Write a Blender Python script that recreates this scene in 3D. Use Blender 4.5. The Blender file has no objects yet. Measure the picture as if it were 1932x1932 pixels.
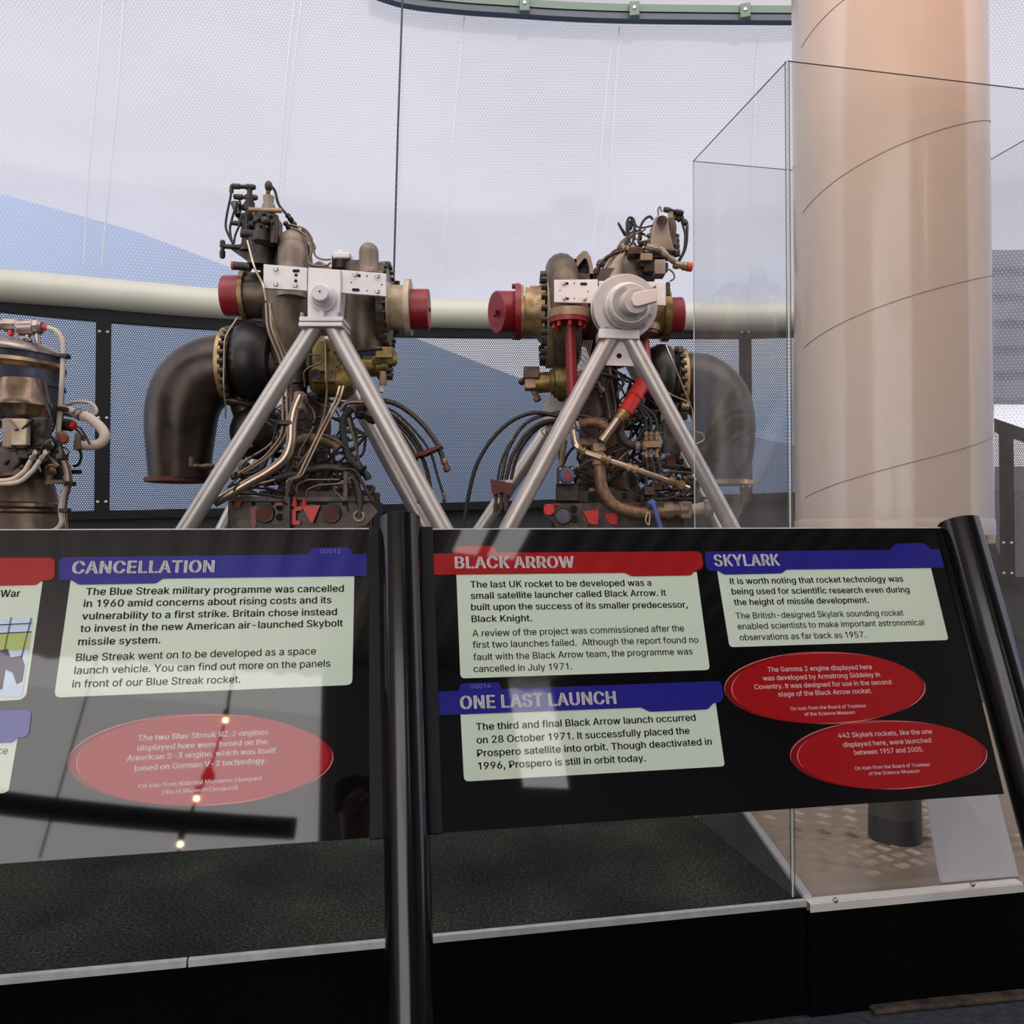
import bpy, math, random
from mathutils import Vector, Matrix
R = math.radians
random.seed(7)
scene = bpy.context.scene
col = scene.collection

# ------------------------------------------------------------------ camera, world, lights, exposure
F, CX, HY, H = 1600.0, 966.0, 1000.0, 1.30        # focal length (px), image centre, horizon row, eye height (m)
cd = bpy.data.cameras.new('camera'); cam = bpy.data.objects.new('camera', cd); col.objects.link(cam)
cam.location = (0, 0, H); cam.rotation_euler = (R(90) + math.atan((HY - 966) / F), 0, 0)
cd.sensor_width = 36.0; cd.lens = 36.0 * F / 1932.0; cd.clip_start = 0.02; cd.clip_end = 200
scene.camera = cam
vs = scene.view_settings
vs.view_transform = 'Standard'; vs.look = 'None'; vs.gamma = 1.0; vs.use_curve_mapping = False
vs.exposure = 0.0
scene.cycles.max_bounces = 8; scene.cycles.transparent_max_bounces = 16
scene.cycles.diffuse_bounces = 3; scene.cycles.glossy_bounces = 3; scene.cycles.transmission_bounces = 6
scene.cycles.caustics_reflective = False; scene.cycles.caustics_refractive = False

def s2l(c):
    return c / 12.92 if c <= 0.04045 else ((c + 0.055) / 1.055) ** 2.4
def rgb(r, g, b):
    return (s2l(r / 255), s2l(g / 255), s2l(b / 255), 1)

class NT:
    def __init__(s, tree): s.t = tree; s.n = tree.nodes; s.l = tree.links
    def new(s, typ, **kw):
        n = s.n.new(typ)
        for k, v in kw.items(): setattr(n, k, v)
        return n
    def link(s, a, b): s.l.new(a, b)
    def math(s, op, a, b=None, c=None):
        n = s.new('ShaderNodeMath', operation=op)
        for i, v in enumerate((a, b, c)):
            if v is None: continue
            if isinstance(v, (int, float)): n.inputs[i].default_value = v
            else: s.link(v, n.inputs[i])
        return n.outputs[0]
    def mix(s, f, a, b):
        n = s.new('ShaderNodeMix', data_type='RGBA')
        for i, v in ((0, f), (6, a), (7, b)):
            if isinstance(v, (int, float, tuple)): n.inputs[i].default_value = v
            else: s.link(v, n.inputs[i])
        return n.outputs[2]
    def ramp(s, f, stops):
        n = s.new('ShaderNodeValToRGB'); e = n.color_ramp.elements
        while len(e) < len(stops): e.new(0.5)
        for i, (p, c) in enumerate(stops): e[i].position = p; e[i].color = c
        s.link(f, n.inputs[0]); return n.outputs[0]
    def noise(s, vec, scale, detail=3, rough=0.5):
        n = s.new('ShaderNodeTexNoise'); n.inputs['Scale'].default_value = scale
        n.inputs['Detail'].default_value = detail; n.inputs['Roughness'].default_value = rough
        if vec is not None: s.link(vec, n.inputs['Vector'])
        return n.outputs['Fac']

# cloudy daylight: pale cloud with blue gaps near the horizon; the southern half behind the visitor is brighter
wd = bpy.data.worlds.new('cloudy_sky'); scene.world = wd; wd.use_nodes = True
w = NT(wd.node_tree); w.n.clear()
tc = w.new('ShaderNodeTexCoord'); sp = w.new('ShaderNodeSeparateXYZ'); w.link(tc.outputs['Generated'], sp.inputs[0])
mp = w.new('ShaderNodeMapping'); mp.inputs['Scale'].default_value = (1.0, 1.0, 3.0); w.link(tc.outputs['Generated'], mp.inputs[0])
cl = w.noise(mp.outputs[0], 3.2, 5, 0.55)
cover = w.math('MULTIPLY_ADD', cl, 0.35, w.math('MULTIPLY', sp.outputs[2], 0.9))
skyc = w.ramp(cover, [(0.13, rgb(126, 162, 218)), (0.27, rgb(172, 196, 232)), (0.40, rgb(238, 236, 247)), (0.54, rgb(222, 218, 225)), (0.72, rgb(198, 193, 198))])
south = w.new('ShaderNodeMapRange'); south.inputs[1].default_value = 0.25; south.inputs[2].default_value = -0.5
south.inputs[3].default_value = 1.0; south.inputs[4].default_value = 5.2; w.link(sp.outputs[1], south.inputs[0])
warm = w.new('ShaderNodeMapRange'); warm.inputs[1].default_value = 0.2; warm.inputs[2].default_value = -0.4; w.link(sp.outputs[1], warm.inputs[0])
skyc = w.mix(warm.outputs[0], skyc, (0.80, 0.77, 0.755, 1))
bg = w.new('ShaderNodeBackground'); w.link(skyc, bg.inputs[0]); w.link(south.outputs[0], bg.inputs[1])
wo = w.new('ShaderNodeOutputWorld'); w.link(bg.outputs[0], wo.inputs[0])

def lamp(name, typ, loc, target, energy, color, **kw):
    d = bpy.data.lights.new(name, typ); d.energy = energy; d.color = color
    for k, v in kw.items(): setattr(d, k, v)
    o = bpy.data.objects.new(name, d); col.objects.link(o); o.location = loc
    o.rotation_euler = (Vector(target) - Vector(loc)).to_track_quat('-Z', 'Y').to_euler()
    return o
lamp('warm_spotlight', 'SPOT', (1.0, 0.9, 4.9), (1.22, 2.7, 3.0), 190, (1.0, 0.38, 0.08), spot_size=R(60), spot_blend=1.0, shadow_soft_size=0.3)

# ------------------------------------------------------------------ helpers
def W(px, py, d):                                   # image ray at depth d (m along +Y)
    return Vector(((px - CX) / F * d, d, H + (HY - py) / F * d))

def catmull(pts, n=6):
    pts = [Vector(p) for p in pts]
    if len(pts) < 3: return pts
    out = []
    P = [pts[0] * 2 - pts[1]] + pts + [pts[-1] * 2 - pts[-2]]
    for i in range(1, len(P) - 2):
        a, b, c, d = P[i - 1:i + 3]
        for k in range(n):
            t = k / n
            out.append(0.5 * ((2 * b) + (c - a) * t + (2 * a - 5 * b + 4 * c - d) * t * t + (3 * b - a - 3 * c + d) * t ** 3))
    out.append(pts[-1]); return out

class MB:
    def __init__(s): s.v = []; s.f = []; s.uv = None
    def box(s, a, b, M=None):
        i = len(s.v)
        for x in (a[0], b[0]):
            for y in (a[1], b[1]):
                for z in (a[2], b[2]):
                    p = Vector((x, y, z)); s.v.append(M @ p if M else p)
        s.f += [tuple(i + k for k in q) for q in ((0, 1, 3, 2), (4, 6, 7, 5), (0, 4, 5, 1), (2, 3, 7, 6), (0, 2, 6, 4), (1, 5, 7, 3))]
        return s
    def ring(s, c, u, v, r, n):
        i = len(s.v)
        for k in range(n):
            a = 2 * math.pi * k / n; s.v.append(c + (u * math.cos(a) + v * math.sin(a)) * r)
        return i
    def tube(s, pts, r, n=10, cap=True, radii=None):
        pts = [Vector(p) for p in pts]; m = len(pts); prev = None; rings = []
        for k in range(m):
            t = (pts[min(k + 1, m - 1)] - pts[max(k - 1, 0)]).normalized()
            if prev is None:
                a = Vector((0, 0, 1)) if abs(t.z) < 0.9 else Vector((1, 0, 0)); u = t.cross(a).normalized()
            else:
                u = prev - t * prev.dot(t)
                u = u.normalized() if u.length > 1e-6 else t.orthogonal().normalized()
            prev = u; rings.append(s.ring(pts[k], u, t.cross(u), radii[k] if radii else r, n))
        for a, b in zip(rings, rings[1:]):
            for k in range(n): s.f.append((a + k, a + (k + 1) % n, b + (k + 1) % n, b + k))
        if cap:
            s.f.append(tuple(rings[0] + k for k in reversed(range(n)))); s.f.append(tuple(rings[-1] + k for k in range(n)))
        return s
    def lathe(s, p0, p1, prof, n=28, cap=True):     # prof: (t along p0->p1, radius)
        p0, p1 = Vector(p0), Vector(p1); ax = (p1 - p0).normalized(); u = ax.orthogonal().normalized(); v = ax.cross(u)
        rings = [s.ring(p0 + (p1 - p0) * t, u, v, max(r, 1e-4), n) for t, r in prof]
        for a, b in zip(rings, rings[1:]):
            for k in range(n): s.f.append((a + k, a + (k + 1) % n, b + (k + 1) % n, b + k))
        if cap:
            s.f.append(tuple(rings[0] + k for k in reversed(range(n)))); s.f.append(tuple(rings[-1] + k for k in range(n)))
        return s
    def cyl(s, p0, p1, r, n=16):
        return s.lathe(p0, p1, [(0, r), (1, r)], n)
    def ball(s, c, r, n=16, squash=1.0):
        c = Vector(c); prof = []
        return s.lathe(c - Vector((0, 0, r * squash)), c + Vector((0, 0, r * squash)),
                       [((1 - math.cos(math.pi * k / n)) / 2, r * math.sin(math.pi * k / n)) for k in range(n + 1)], n * 2, False)
    def torus(s, c, ax, R_, r, n=28, m=10):
        c, ax = Vector(c), Vector(ax).normalized(); u = ax.orthogonal().normalized(); v = ax.cross(u); i = len(s.v)
        for a in range(n):
            d = u * math.cos(2 * math.pi * a / n) + v * math.sin(2 * math.pi * a / n)
            for b in range(m):
                q = 2 * math.pi * b / m; s.v.append(c + d * (R_ + r * math.cos(q)) + ax * (r * math.sin(q)))
        for a in range(n):
            for b in range(m):
                s.f.append((i + a * m + b, i + ((a + 1) % n) * m + b, i + ((a + 1) % n) * m + (b + 1) % m, i + a * m + (b + 1) % m))
        return s
    def prism(s, pts, off):                         # closed outline pushed along a vector
        off = Vector(off); n = len(pts); i = len(s.v)
        s.v += [Vector(p) for p in pts] + [Vector(p) + off for p in pts]
        s.f.append(tuple(i + k for k in range(n))); s.f.append(tuple(i + n + k for k in reversed(range(n))))
        for k in range(n): s.f.append((i + k, i + n + k, i + n + (k + 1) % n, i + (k + 1) % n))
        return s
    def strip(s, rows):                             # grid of points
        i = len(s.v); m = len(rows[0])
        for r in rows: s.v += [Vector(p) for p in r]
        for a in range(len(rows) - 1):
            for b in range(m - 1): s.f.append((i + a * m + b, i + a * m + b + 1, i + (a + 1) * m + b + 1, i + (a + 1) * m + b))
        return s
    def build(s, name, mat, parent=None, org=None, bevel=0, smooth=True, fix=True):
        me = bpy.data.meshes.new(name)
        o_ = Vector(org) if org is not None else Vector((0, 0, 0))
        me.from_pydata([tuple(Vector(p) - o_) for p in s.v], [], s.f); me.update()
        if fix:
            import bmesh
            b = bmesh.new(); b.from_mesh(me); bmesh.ops.recalc_face_normals(b, faces=b.faces); b.to_mesh(me); b.free()
        me.materials.append(mat)
        if smooth:
            me.shade_smooth(); me.set_sharp_from_angle(angle=R(38))
        o = bpy.data.objects.new(name, me); col.objects.link(o)
        if parent is not None: o.parent = parent
        elif org is not None: o.location = o_
        if bevel:
            b = o.modifiers.new('bevel', 'BEVEL'); b.width = bevel; b.segments = 2; b.limit_method = 'ANGLE'
        return o

def tag(o, label, cat=None, group=None, kind=None):
    if label: o['label'] = label
    if cat: o['category'] = cat
    if group: o['group'] = group
    if kind: o['kind'] = kind
    return o
def empty(name, loc, label=None, cat=None, group=None):
    o = bpy.data.objects.new(name, None); col.objects.link(o); o.location = loc; o.empty_display_size = 0.1
    return tag(o, label, cat, group)
def structure(o): o['kind'] = 'structure'; return o

def mat(name, c, rough=0.5, metal=0.0, var=0.0, scale=12, c2=None, bump=0.0, bscale=60, coat=0.0, ior=1.5, spec=0.5):
    m = bpy.data.materials.new(name); m.use_nodes = True; t = NT(m.node_tree); b = t.n['Principled BSDF']
    b.inputs['Roughness'].default_value = rough; b.inputs['Metallic'].default_value = metal
    b.inputs['Coat Weight'].default_value = coat; b.inputs['Coat Roughness'].default_value = 0.03
    b.inputs['IOR'].default_value = ior; b.inputs['Specular IOR Level'].default_value = spec
    tcn = t.new('ShaderNodeTexCoord')
    if var or c2:
        f = t.noise(tcn.outputs['Object'], scale, 5, 0.6)
        d = c2 if c2 else tuple(x * (1 - var) for x in c[:3]) + (1,)
        t.link(t.ramp(f, [(0.38, d), (0.62, c)]), b.inputs['Base Color'])
        t.link(t.math('MULTIPLY_ADD', f, 0.25, max(0, rough - 0.12)), b.inputs['Roughness'])
    else:
        b.inputs['Base Color'].default_value = c
    if bump:
        bp = t.new('ShaderNodeBump'); bp.inputs['Strength'].default_value = bump; bp.inputs['Distance'].default_value = 0.004
        t.link(t.noise(tcn.outputs['Object'], bscale, 4), bp.inputs['Height']); t.link(bp.outputs[0], b.inputs['Normal'])
    return m

M = {}
M['silver'] = mat('silver_paint', rgb(178, 171, 167), 0.38, 0.55, 0.10, 9)
M['plate'] = mat('pale_aluminium', rgb(214, 207, 208), 0.5, 0.15, 0.08, 14)
M['dial'] = mat('dial_silver', rgb(196, 190, 188), 0.45, 0.35, 0.08, 14)
M['bolt'] = mat('bolt_steel', rgb(170, 165, 162), 0.35, 0.8)
M['slot'] = mat('dark_hole', rgb(14, 13, 14), 0.9)
M['bronze'] = mat('dark_bronze', rgb(78, 66, 58), 0.42, 0.55, 0.45, 7, bump=0.1)
M['duct'] = mat('heat_stained_steel', rgb(70, 57, 50), 0.34, 0.6, 0, 5, rgb(40, 33, 30), bump=0.05)
M['taupe'] = mat('taupe_casting', rgb(146, 130, 115), 0.5, 0.25, 0, 8, rgb(116, 101, 88), bump=0.12)
M['casting'] = mat('shaded_olive_brown_casting', rgb(100, 86, 71), 0.42, 0.4, 0, 8, rgb(66, 55, 45), bump=0.12)  # olive brown, darkened further to paint in the shade on the pump bodies
M['tan'] = mat('tan_casting', rgb(158, 134, 104), 0.45, 0.35, 0, 9, rgb(120, 98, 74), bump=0.1)
M['brown'] = mat('brown_oily_steel', rgb(84, 66, 52), 0.4, 0.5, 0, 18, rgb(42, 33, 28), bump=0.2)
M['dark'] = mat('dark_valve_metal', rgb(62, 53, 48), 0.45, 0.4, 0, 22, rgb(30, 26, 25), bump=0.2)
M['black'] = mat('black_volute', rgb(40, 37, 36), 0.4, 0.35, 0.3, 6)
M['rubber'] = mat('black_rubber', rgb(28, 26, 26), 0.55)
M['hose'] = mat('brown_braided_hose', rgb(74, 62, 54), 0.5, 0.3, 0, 60, rgb(44, 37, 34), bump=0.4, bscale=220)
M['tanhose'] = mat('tan_flexible_hose', rgb(132, 108, 84), 0.45, 0.3, 0, 40, rgb(98, 78, 60), bump=0.4, bscale=160)
M['steel'] = mat('bright_pipe_steel', rgb(178, 158, 138), 0.3, 0.85)
M['dullsteel'] = mat('dull_pipe_steel', rgb(120, 105, 92), 0.38, 0.8)
M['red'] = mat('red_cap_paint', rgb(130, 20, 28), 0.42, 0.0, 0.18, 10)
M['brightred'] = mat('bright_red_paint', rgb(204, 42, 36), 0.45, 0.0, 0.25, 26)
M['rust'] = mat('rust_red_flange', rgb(96, 44, 36), 0.6, 0.2, 0.3, 20)
M['olive'] = mat('olive_brass', rgb(134, 112, 56), 0.42, 0.5, 0, 14, rgb(84, 70, 38), bump=0.15)
M['gold'] = mat('gold_passivated', rgb(176, 148, 104), 0.4, 0.5, 0, 12, rgb(118, 96, 66))
M['orange'] = mat('orange_plug', rgb(176, 74, 40), 0.5)
M['blue'] = mat('blue_strap', rgb(70, 92, 158), 0.5)
M['grey'] = mat('grey_frame_plate', rgb(84, 74, 68), 0.5, 0.3, 0, 18, rgb(44, 38, 36))
M['cream'] = mat('cream_cylinder', rgb(196, 178, 152), 0.5, 0.2, 0, 10, rgb(164, 144, 118))
M['gsteel'] = mat('satin_stainless', rgb(172, 158, 150), 0.3, 0.85, 0, 9, rgb(126, 113, 106))
M['gband'] = mat('heat_tinted_band', rgb(150, 124, 100), 0.28, 0.85, 0, 7, rgb(104, 88, 80))
M['gblue'] = mat('blue_grey_tank', rgb(86, 90, 104), 0.35, 0.5, 0, 8, rgb(62, 64, 76))
M['lagging'] = mat('pale_pipe_lagging', rgb(206, 188, 172), 0.6, 0.0, 0.15, 14, bump=0.3)
M['bell'] = mat('nozzle_bell', rgb(140, 122, 106), 0.36, 0.75, 0, 5, rgb(96, 84, 74))
M['framebk'] = mat('black_frame', rgb(12, 12, 15), 0.7, spec=0.2)
M['beam'] = mat('white_beam_paint', rgb(163, 161, 150), 0.4, 0, 0.05, 3)
M['darkwall'] = mat('dark_green_wall', rgb(24, 30, 30), 0.7, 0, 0.3, 3)
M['blackbase'] = mat('matt_black_base', rgb(3, 3, 4), 0.9, spec=0.08)
M['post'] = mat('gloss_black_post', rgb(7, 7, 8), 0.17, 0, 0.0, ior=1.5)
M['clamp'] = mat('black_clamp_bar', rgb(9, 10, 11), 0.5, spec=0.3)
M['trimw'] = mat('pale_edge_trim', rgb(205, 204, 206), 0.4, 0.3, 0.15, 30)
M['alum'] = mat('bright_aluminium_angle', rgb(232, 228, 222), 0.4, 0.2, 0.05, 20)
M['white'] = mat('white_board', rgb(206, 204, 210), 0.3)
M['rail'] = mat('green_grey_rail', rgb(84, 98, 88), 0.5, 0.3)
M['raild'] = mat('grey_rail_lip', rgb(64, 68, 74), 0.5, 0.3)
M['cable'] = mat('black_cable', rgb(14, 14, 15), 0.6)
M['pedestal'] = mat('grey_pedestal', rgb(64, 62, 58), 0.6, 0, 0.15, 9)
M['pedbase'] = mat('black_pedestal_foot', rgb(18, 18, 21), 0.35)
# panel graphics: one gloss laminate over every print
GL = dict(rough=0.03, ior=1.6)
M['board'] = mat('black_gloss_board', rgb(8, 8, 9), **GL)
M['pred'] = mat('print_red', rgb(158, 22, 26), **GL)
M['pred2'] = mat('print_dark_red', rgb(120, 20, 24), **GL)
M['ppink'] = mat('print_pale_red', rgb(214, 120, 112), **GL)
M['pblue'] = mat('print_blue', rgb(38, 36, 132), **GL)
M['pblue2'] = mat('print_violet', rgb(66, 62, 150), **GL)
M['pcard'] = mat('print_pale_green_card', rgb(206, 219, 200), **GL)
M['ptext'] = mat('print_black_text', rgb(14, 14, 15), **GL)
M['pgrey'] = mat('print_grey_text', rgb(70, 72, 72), **GL)
M['pwhite'] = mat('print_white_text', rgb(226, 222, 220), **GL)
M['ppinkt'] = mat('print_pink_text', rgb(255, 240, 238), **GL)
M['pnum'] = mat('print_number', rgb(120, 120, 190), **GL)
M['psky'] = mat('print_sky', rgb(196, 214, 236), **GL)
M['pgrass'] = mat('print_grass', rgb(172, 188, 104), **GL)
M['pviolet'] = mat('print_engine', rgb(60, 42, 66), **GL)

def hexdots(t, uvout, pitch):                        # distance to the nearest point of a hexagonal lattice, in pitches
    def cell(off):
        a = t.new('ShaderNodeVectorMath', operation='ADD'); t.link(uvout, a.inputs[0]); a.inputs[1].default_value = (off[0] * pitch, off[1] * pitch, 0)
        d = t.new('ShaderNodeVectorMath', operation='DIVIDE'); t.link(a.outputs[0], d.inputs[0]); d.inputs[1].default_value = (pitch, pitch * 1.732, 1)
        f = t.new('ShaderNodeVectorMath', operation='FRACTION'); t.link(d.outputs[0], f.inputs[0])
        s_ = t.new('ShaderNodeVectorMath', operation='SUBTRACT'); t.link(f.outputs[0], s_.inputs[0]); s_.inputs[1].default_value = (0.5, 0.5, 0)
        m_ = t.new('ShaderNodeVectorMath', operation='MULTIPLY'); t.link(s_.outputs[0], m_.inputs[0]); m_.inputs[1].default_value = (1, 1.732, 0)
        l_ = t.new('ShaderNodeVectorMath', operation='LENGTH'); t.link(m_.outputs[0], l_.inputs[0]); return l_.outputs['Value']
    return t.math('MINIMUM', cell((0, 0)), cell((0.5, 0.866)))

def film_mat(name, pitch, clear, dotc, filmc):
    m = bpy.data.materials.new(name); m.use_nodes = True; t = NT(m.node_tree); t.n.clear()
    uv = t.new('ShaderNodeUVMap'); d = hexdots(t, uv.outputs[0], pitch)
    dot = t.math('LESS_THAN', d, 0.27)
    tr = t.new('ShaderNodeBsdfTransparent'); tr.inputs[0].default_value = (1, 1, 1, 1)
    tl = t.new('ShaderNodeBsdfTranslucent'); tl.inputs[0].default_value = filmc
    df = t.new('ShaderNodeBsdfDiffuse'); df.inputs[0].default_value = dotc
    gl = t.new('ShaderNodeBsdfGlossy'); gl.inputs['Roughness'].default_value = 0.08; gl.inputs[0].default_value = (1, 1, 1, 1)
    a = t.new('ShaderNodeMixShader'); a.inputs[0].default_value = 1 - clear; t.link(tr.outputs[0], a.inputs[1]); t.link(tl.outputs[0], a.inputs[2])
    b = t.new('ShaderNodeMixShader'); t.link(t.math('MULTIPLY', dot, 0.42), b.inputs[0]); t.link(a.outputs[0], b.inputs[1]); t.link(df.outputs[0], b.inputs[2])
    c = t.new('ShaderNodeMixShader'); c.inputs[0].default_value = 0.02; t.link(b.outputs[0], c.inputs[1]); t.link(gl.outputs[0], c.inputs[2])
    o = t.new('ShaderNodeOutputMaterial'); t.link(c.outputs[0], o.inputs[0]); return m
M['film'] = film_mat('dotted_translucent_film', 0.031, 0.62, rgb(190, 188, 194), rgb(236, 234, 240))
M['backfilm'] = film_mat('clear_dotted_film', 0.031, 0.80, rgb(190, 188, 194), rgb(236, 234, 240))
M['foldline'] = film_mat('film_weld', 0.5, 0.5, rgb(205, 202, 208), rgb(226, 222, 228))
def perf_mat():
    m = bpy.data.materials.new('perforated_steel'); m.use_nodes = True; t = NT(m.node_tree); b = t.n['Principled BSDF']
    b.inputs['Base Color'].default_value = rgb(30, 30, 34); b.inputs['Roughness'].default_value = 0.5
    uv = t.new('ShaderNodeUVMap'); d = hexdots(t, uv.outputs[0], 0.0185)
    tr = t.new('ShaderNodeBsdfTransparent'); mx = t.new('ShaderNodeMixShader')
    t.link(t.math('LESS_THAN', d, 0.35), mx.inputs[0]); t.link(b.outputs[0], mx.inputs[1]); t.link(tr.outputs[0], mx.inputs[2])
    t.link(mx.outputs[0], t.n['Material Output'].inputs[0]); return m
M['perf'] = perf_mat()
def glass_mat():
    m = bpy.data.materials.new('clear_acrylic'); m.use_nodes = True; t = NT(m.node_tree); t.n.clear()
    tr = t.new('ShaderNodeBsdfTransparent'); tr.inputs[0].default_value = (0.94, 0.95, 0.95, 1)
    gl = t.new('ShaderNodeBsdfGlossy'); gl.inputs['Roughness'].default_value = 0.02
    df = t.new('ShaderNodeBsdfDiffuse'); df.inputs[0].default_value = rgb(220, 214, 212)
    lw = t.new('ShaderNodeLayerWeight'); fr = t.math('MULTIPLY_ADD', t.math('POWER', lw.outputs['Facing'], 5.0), 0.9, 0.05)
    tcn = t.new('ShaderNodeTexCoord')
    mp_ = t.new('ShaderNodeMapping'); mp_.inputs['Scale'].default_value = (14, 14, 0.8); t.link(tcn.outputs['Object'], mp_.inputs[0])
    st = t.noise(mp_.outputs[0], 1.0, 3)
    s1 = t.new('ShaderNodeMixShader'); t.link(t.math('MULTIPLY', st, 0.10), s1.inputs[0]); t.link(tr.outputs[0], s1.inputs[1]); t.link(df.outputs[0], s1.inputs[2])
    s2 = t.new('ShaderNodeMixShader'); t.link(fr, s2.inputs[0]); t.link(s1.outputs[0], s2.inputs[1]); t.link(gl.outputs[0], s2.inputs[2])
    o = t.new('ShaderNodeOutputMaterial'); t.link(s2.outputs[0], o.inputs[0]); return m
M['glass'] = glass_mat()
M['glassedge'] = mat('glass_edge', rgb(196, 198, 190), 0.2, 0.0)
M['glassdark'] = mat('glass_edge_dark', rgb(70, 72, 74), 0.2, 0.0)
def carpet_mat():
    m = bpy.data.materials.new('dark_green_carpet'); m.use_nodes = True; t = NT(m.node_tree); b = t.n['Principled BSDF']
    b.inputs['Roughness'].default_value = 0.95; b.inputs['Specular IOR Level'].default_value = 0.1
    tcn = t.new('ShaderNodeTexCoord'); f = t.noise(tcn.outputs['Object'], 120, 6, 0.75); g = t.noise(tcn.outputs['Object'], 3, 3)
    h = t.math('ADD', f, t.math('MULTIPLY_ADD', g, 0.3, -0.15))
    t.link(t.ramp(h, [(0.36, rgb(22, 25, 24)), (0.52, rgb(52, 58, 52)), (0.68, rgb(98, 100, 90))]), b.inputs['Base Color'])
    bp = t.new('ShaderNodeBump'); bp.inputs['Strength'].default_value = 0.9; bp.inputs['Distance'].default_value = 0.01
    t.link(f, bp.inputs['Height']); t.link(bp.outputs[0], b.inputs['Normal']); return m
M['carpet'] = carpet_mat()
M['floor'] = mat('blue_grey_floor', rgb(58, 64, 74), 0.75, 0, 0, 45, rgb(34, 38, 46), bump=0.3, bscale=90)
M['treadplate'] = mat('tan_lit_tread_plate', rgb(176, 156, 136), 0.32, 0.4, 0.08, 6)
M['rocket'] = mat('off_white_gloss_paint', rgb(208, 192, 178), 0.15, 0, 0.0)
M['seam'] = mat('seam_line', rgb(150, 132, 118), 0.5)

M['louvre'] = mat('grey_louvre', rgb(46, 44, 48), 0.7, 0.1, 0.1, 4)
M['bluebackdrop'] = mat('blue_backdrop_sheet', rgb(112, 131, 162), 0.6)
M['ribbed'] = mat('dark_ribbed_sheet', rgb(196, 184, 178), 0.6)
M['woodstrip'] = mat('worn_brown_kickstrip', rgb(78, 64, 50), 0.8, 0, 0, 30, rgb(26, 22, 20))
M['bulb'] = bpy.data.materials.new('warm_bulb'); M['bulb'].use_nodes = True
_b = M['bulb'].node_tree.nodes['Principled BSDF']; _b.inputs['Emission Color'].default_value = (1, 0.78, 0.42, 1); _b.inputs['Emission Strength'].default_value = 60

# ------------------------------------------------------------------ setting
# plan of the curved back wall, from the left side round to the right
PLAN = catmull([(-8.2, 0.0, 0), (-7.4, 3.0, 0), (-5.9, 5.2, 0), (-3.96, 6.56, 0), (-2.49, 7.2, 0), (-0.78, 7.5, 0), (1.58, 7.6, 0), (2.6, 7.55, 0), (4.6, 7.2, 0), (6.8, 5.8, 0), (8.4, 3.2, 0), (9.0, 0.3, 0)], 16)
ARC = [0.0]
for a, b in zip(PLAN, PLAN[1:]): ARC.append(ARC[-1] + (b - a).length)
PXS = [(CX + F * p.x / p.y) if p.y > 1.5 else (-1e5 if p.x < 0 else 1e5) for p in PLAN]
def plan_px(px, inset=0.0):                          # wall point behind an image column, and its arc length
    for k in range(len(PLAN) - 1):
        if PXS[k] <= px <= PXS[k + 1] and PXS[k] > -9e4 and PXS[k + 1] < 9e4:
            t = (px - PXS[k]) / (PXS[k + 1] - PXS[k]); p = PLAN[k].lerp(PLAN[k + 1], t)
            n = (PLAN[k + 1] - PLAN[k]).normalized(); q = p + Vector((n.y, -n.x, 0)) * inset
            return q, ARC[k] + t * (ARC[k + 1] - ARC[k])
    raise ValueError(px)
def wall_pt(px, py, inset=0.0):
    p, s = plan_px(px, inset); return Vector((p.x, p.y, H + (HY - py) / F * p.y))
def arc_pts(s0, s1, inset=0.0, n=40):
    out = []
    for i in range(n + 1):
        s = s0 + (s1 - s0) * i / n
        k = max(j for j in range(len(ARC) - 1) if ARC[j] <= s + 1e-9); k = min(k, len(ARC) - 2)
        t = (s - ARC[k]) / (ARC[k + 1] - ARC[k]); p = PLAN[k].lerp(PLAN[k + 1], t); d = (PLAN[k + 1] - PLAN[k]).normalized()
        out.append((Vector((p.x, p.y, 0)) + Vector((d.y, -d.x, 0)) * inset, s))
    return out
def sheet(name, s0, s1, z0, z1, m, inset=0.0, n=40, nz=1, parent=None):
    ps = arc_pts(s0, s1, inset, n); f0 = z0 if callable(z0) else (lambda s: z0); f1 = z1 if callable(z1) else (lambda s: z1)
    b = MB(); b.strip([[Vector((p.x, p.y, f0(s))), Vector((p.x, p.y, f1(s)))] for p, s in ps])
    o = b.build(name, m, parent, fix=False, smooth=True); me = o.data; uv = me.uv_layers.new(name='UVMap')
    vals = [(s, f(s)) for p, s in ps for f in (f0, f1)]
    for lp in me.loops: uv.data[lp.index].uv = vals[lp.vertex_index]
    return o
S = lambda px: plan_px(px)[1]

b = MB(); b.box((-12, -9, -0.05), (12, 9.5, 0)); structure(b.build('floor', M['floor'], smooth=False))
ZT = 5.92                                            # top of the film on the rail side
def par(s):                                          # parapet height under the perforated panels
    if s > S(1852): return 0.85
    t = (s - S(0)) / (S(1500) - S(0)); return 1.385 + 0.20 * min(1.6, max(-0.2, t))
def partop(s): return 3.045 + 0.035 * min(1.6, max(-0.2, (s - S(0)) / (S(1500) - S(0))))
PT = partop; sw = S(1700)
structure(sheet('wall_back_film', 0.02, sw, lambda s: partop(s) + 0.1, lambda s: 6.03 if s > S(740) else 7.0, M['film'], -0.12, 90))
structure(sheet('wall_right_film', sw, ARC[-1] - 0.02, 1.65, 7.6, M['film'], -0.12, 40))
# parapet below the perforated panels
ps = arc_pts(0.02, ARC[-1] - 0.02, -0.02, 80); b = MB()
b.strip([[Vector((p.x, p.y, 0)), Vector((p.x, p.y, par(s) - 0.015)), Vector((p.x * 1.02, p.y * 1.02, par(s) - 0.015)), Vector((p.x * 1.02, p.y * 1.02, 0))] for p, s in ps])
structure(b.build('wall_back', M['darkwall'], smooth=False))
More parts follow.
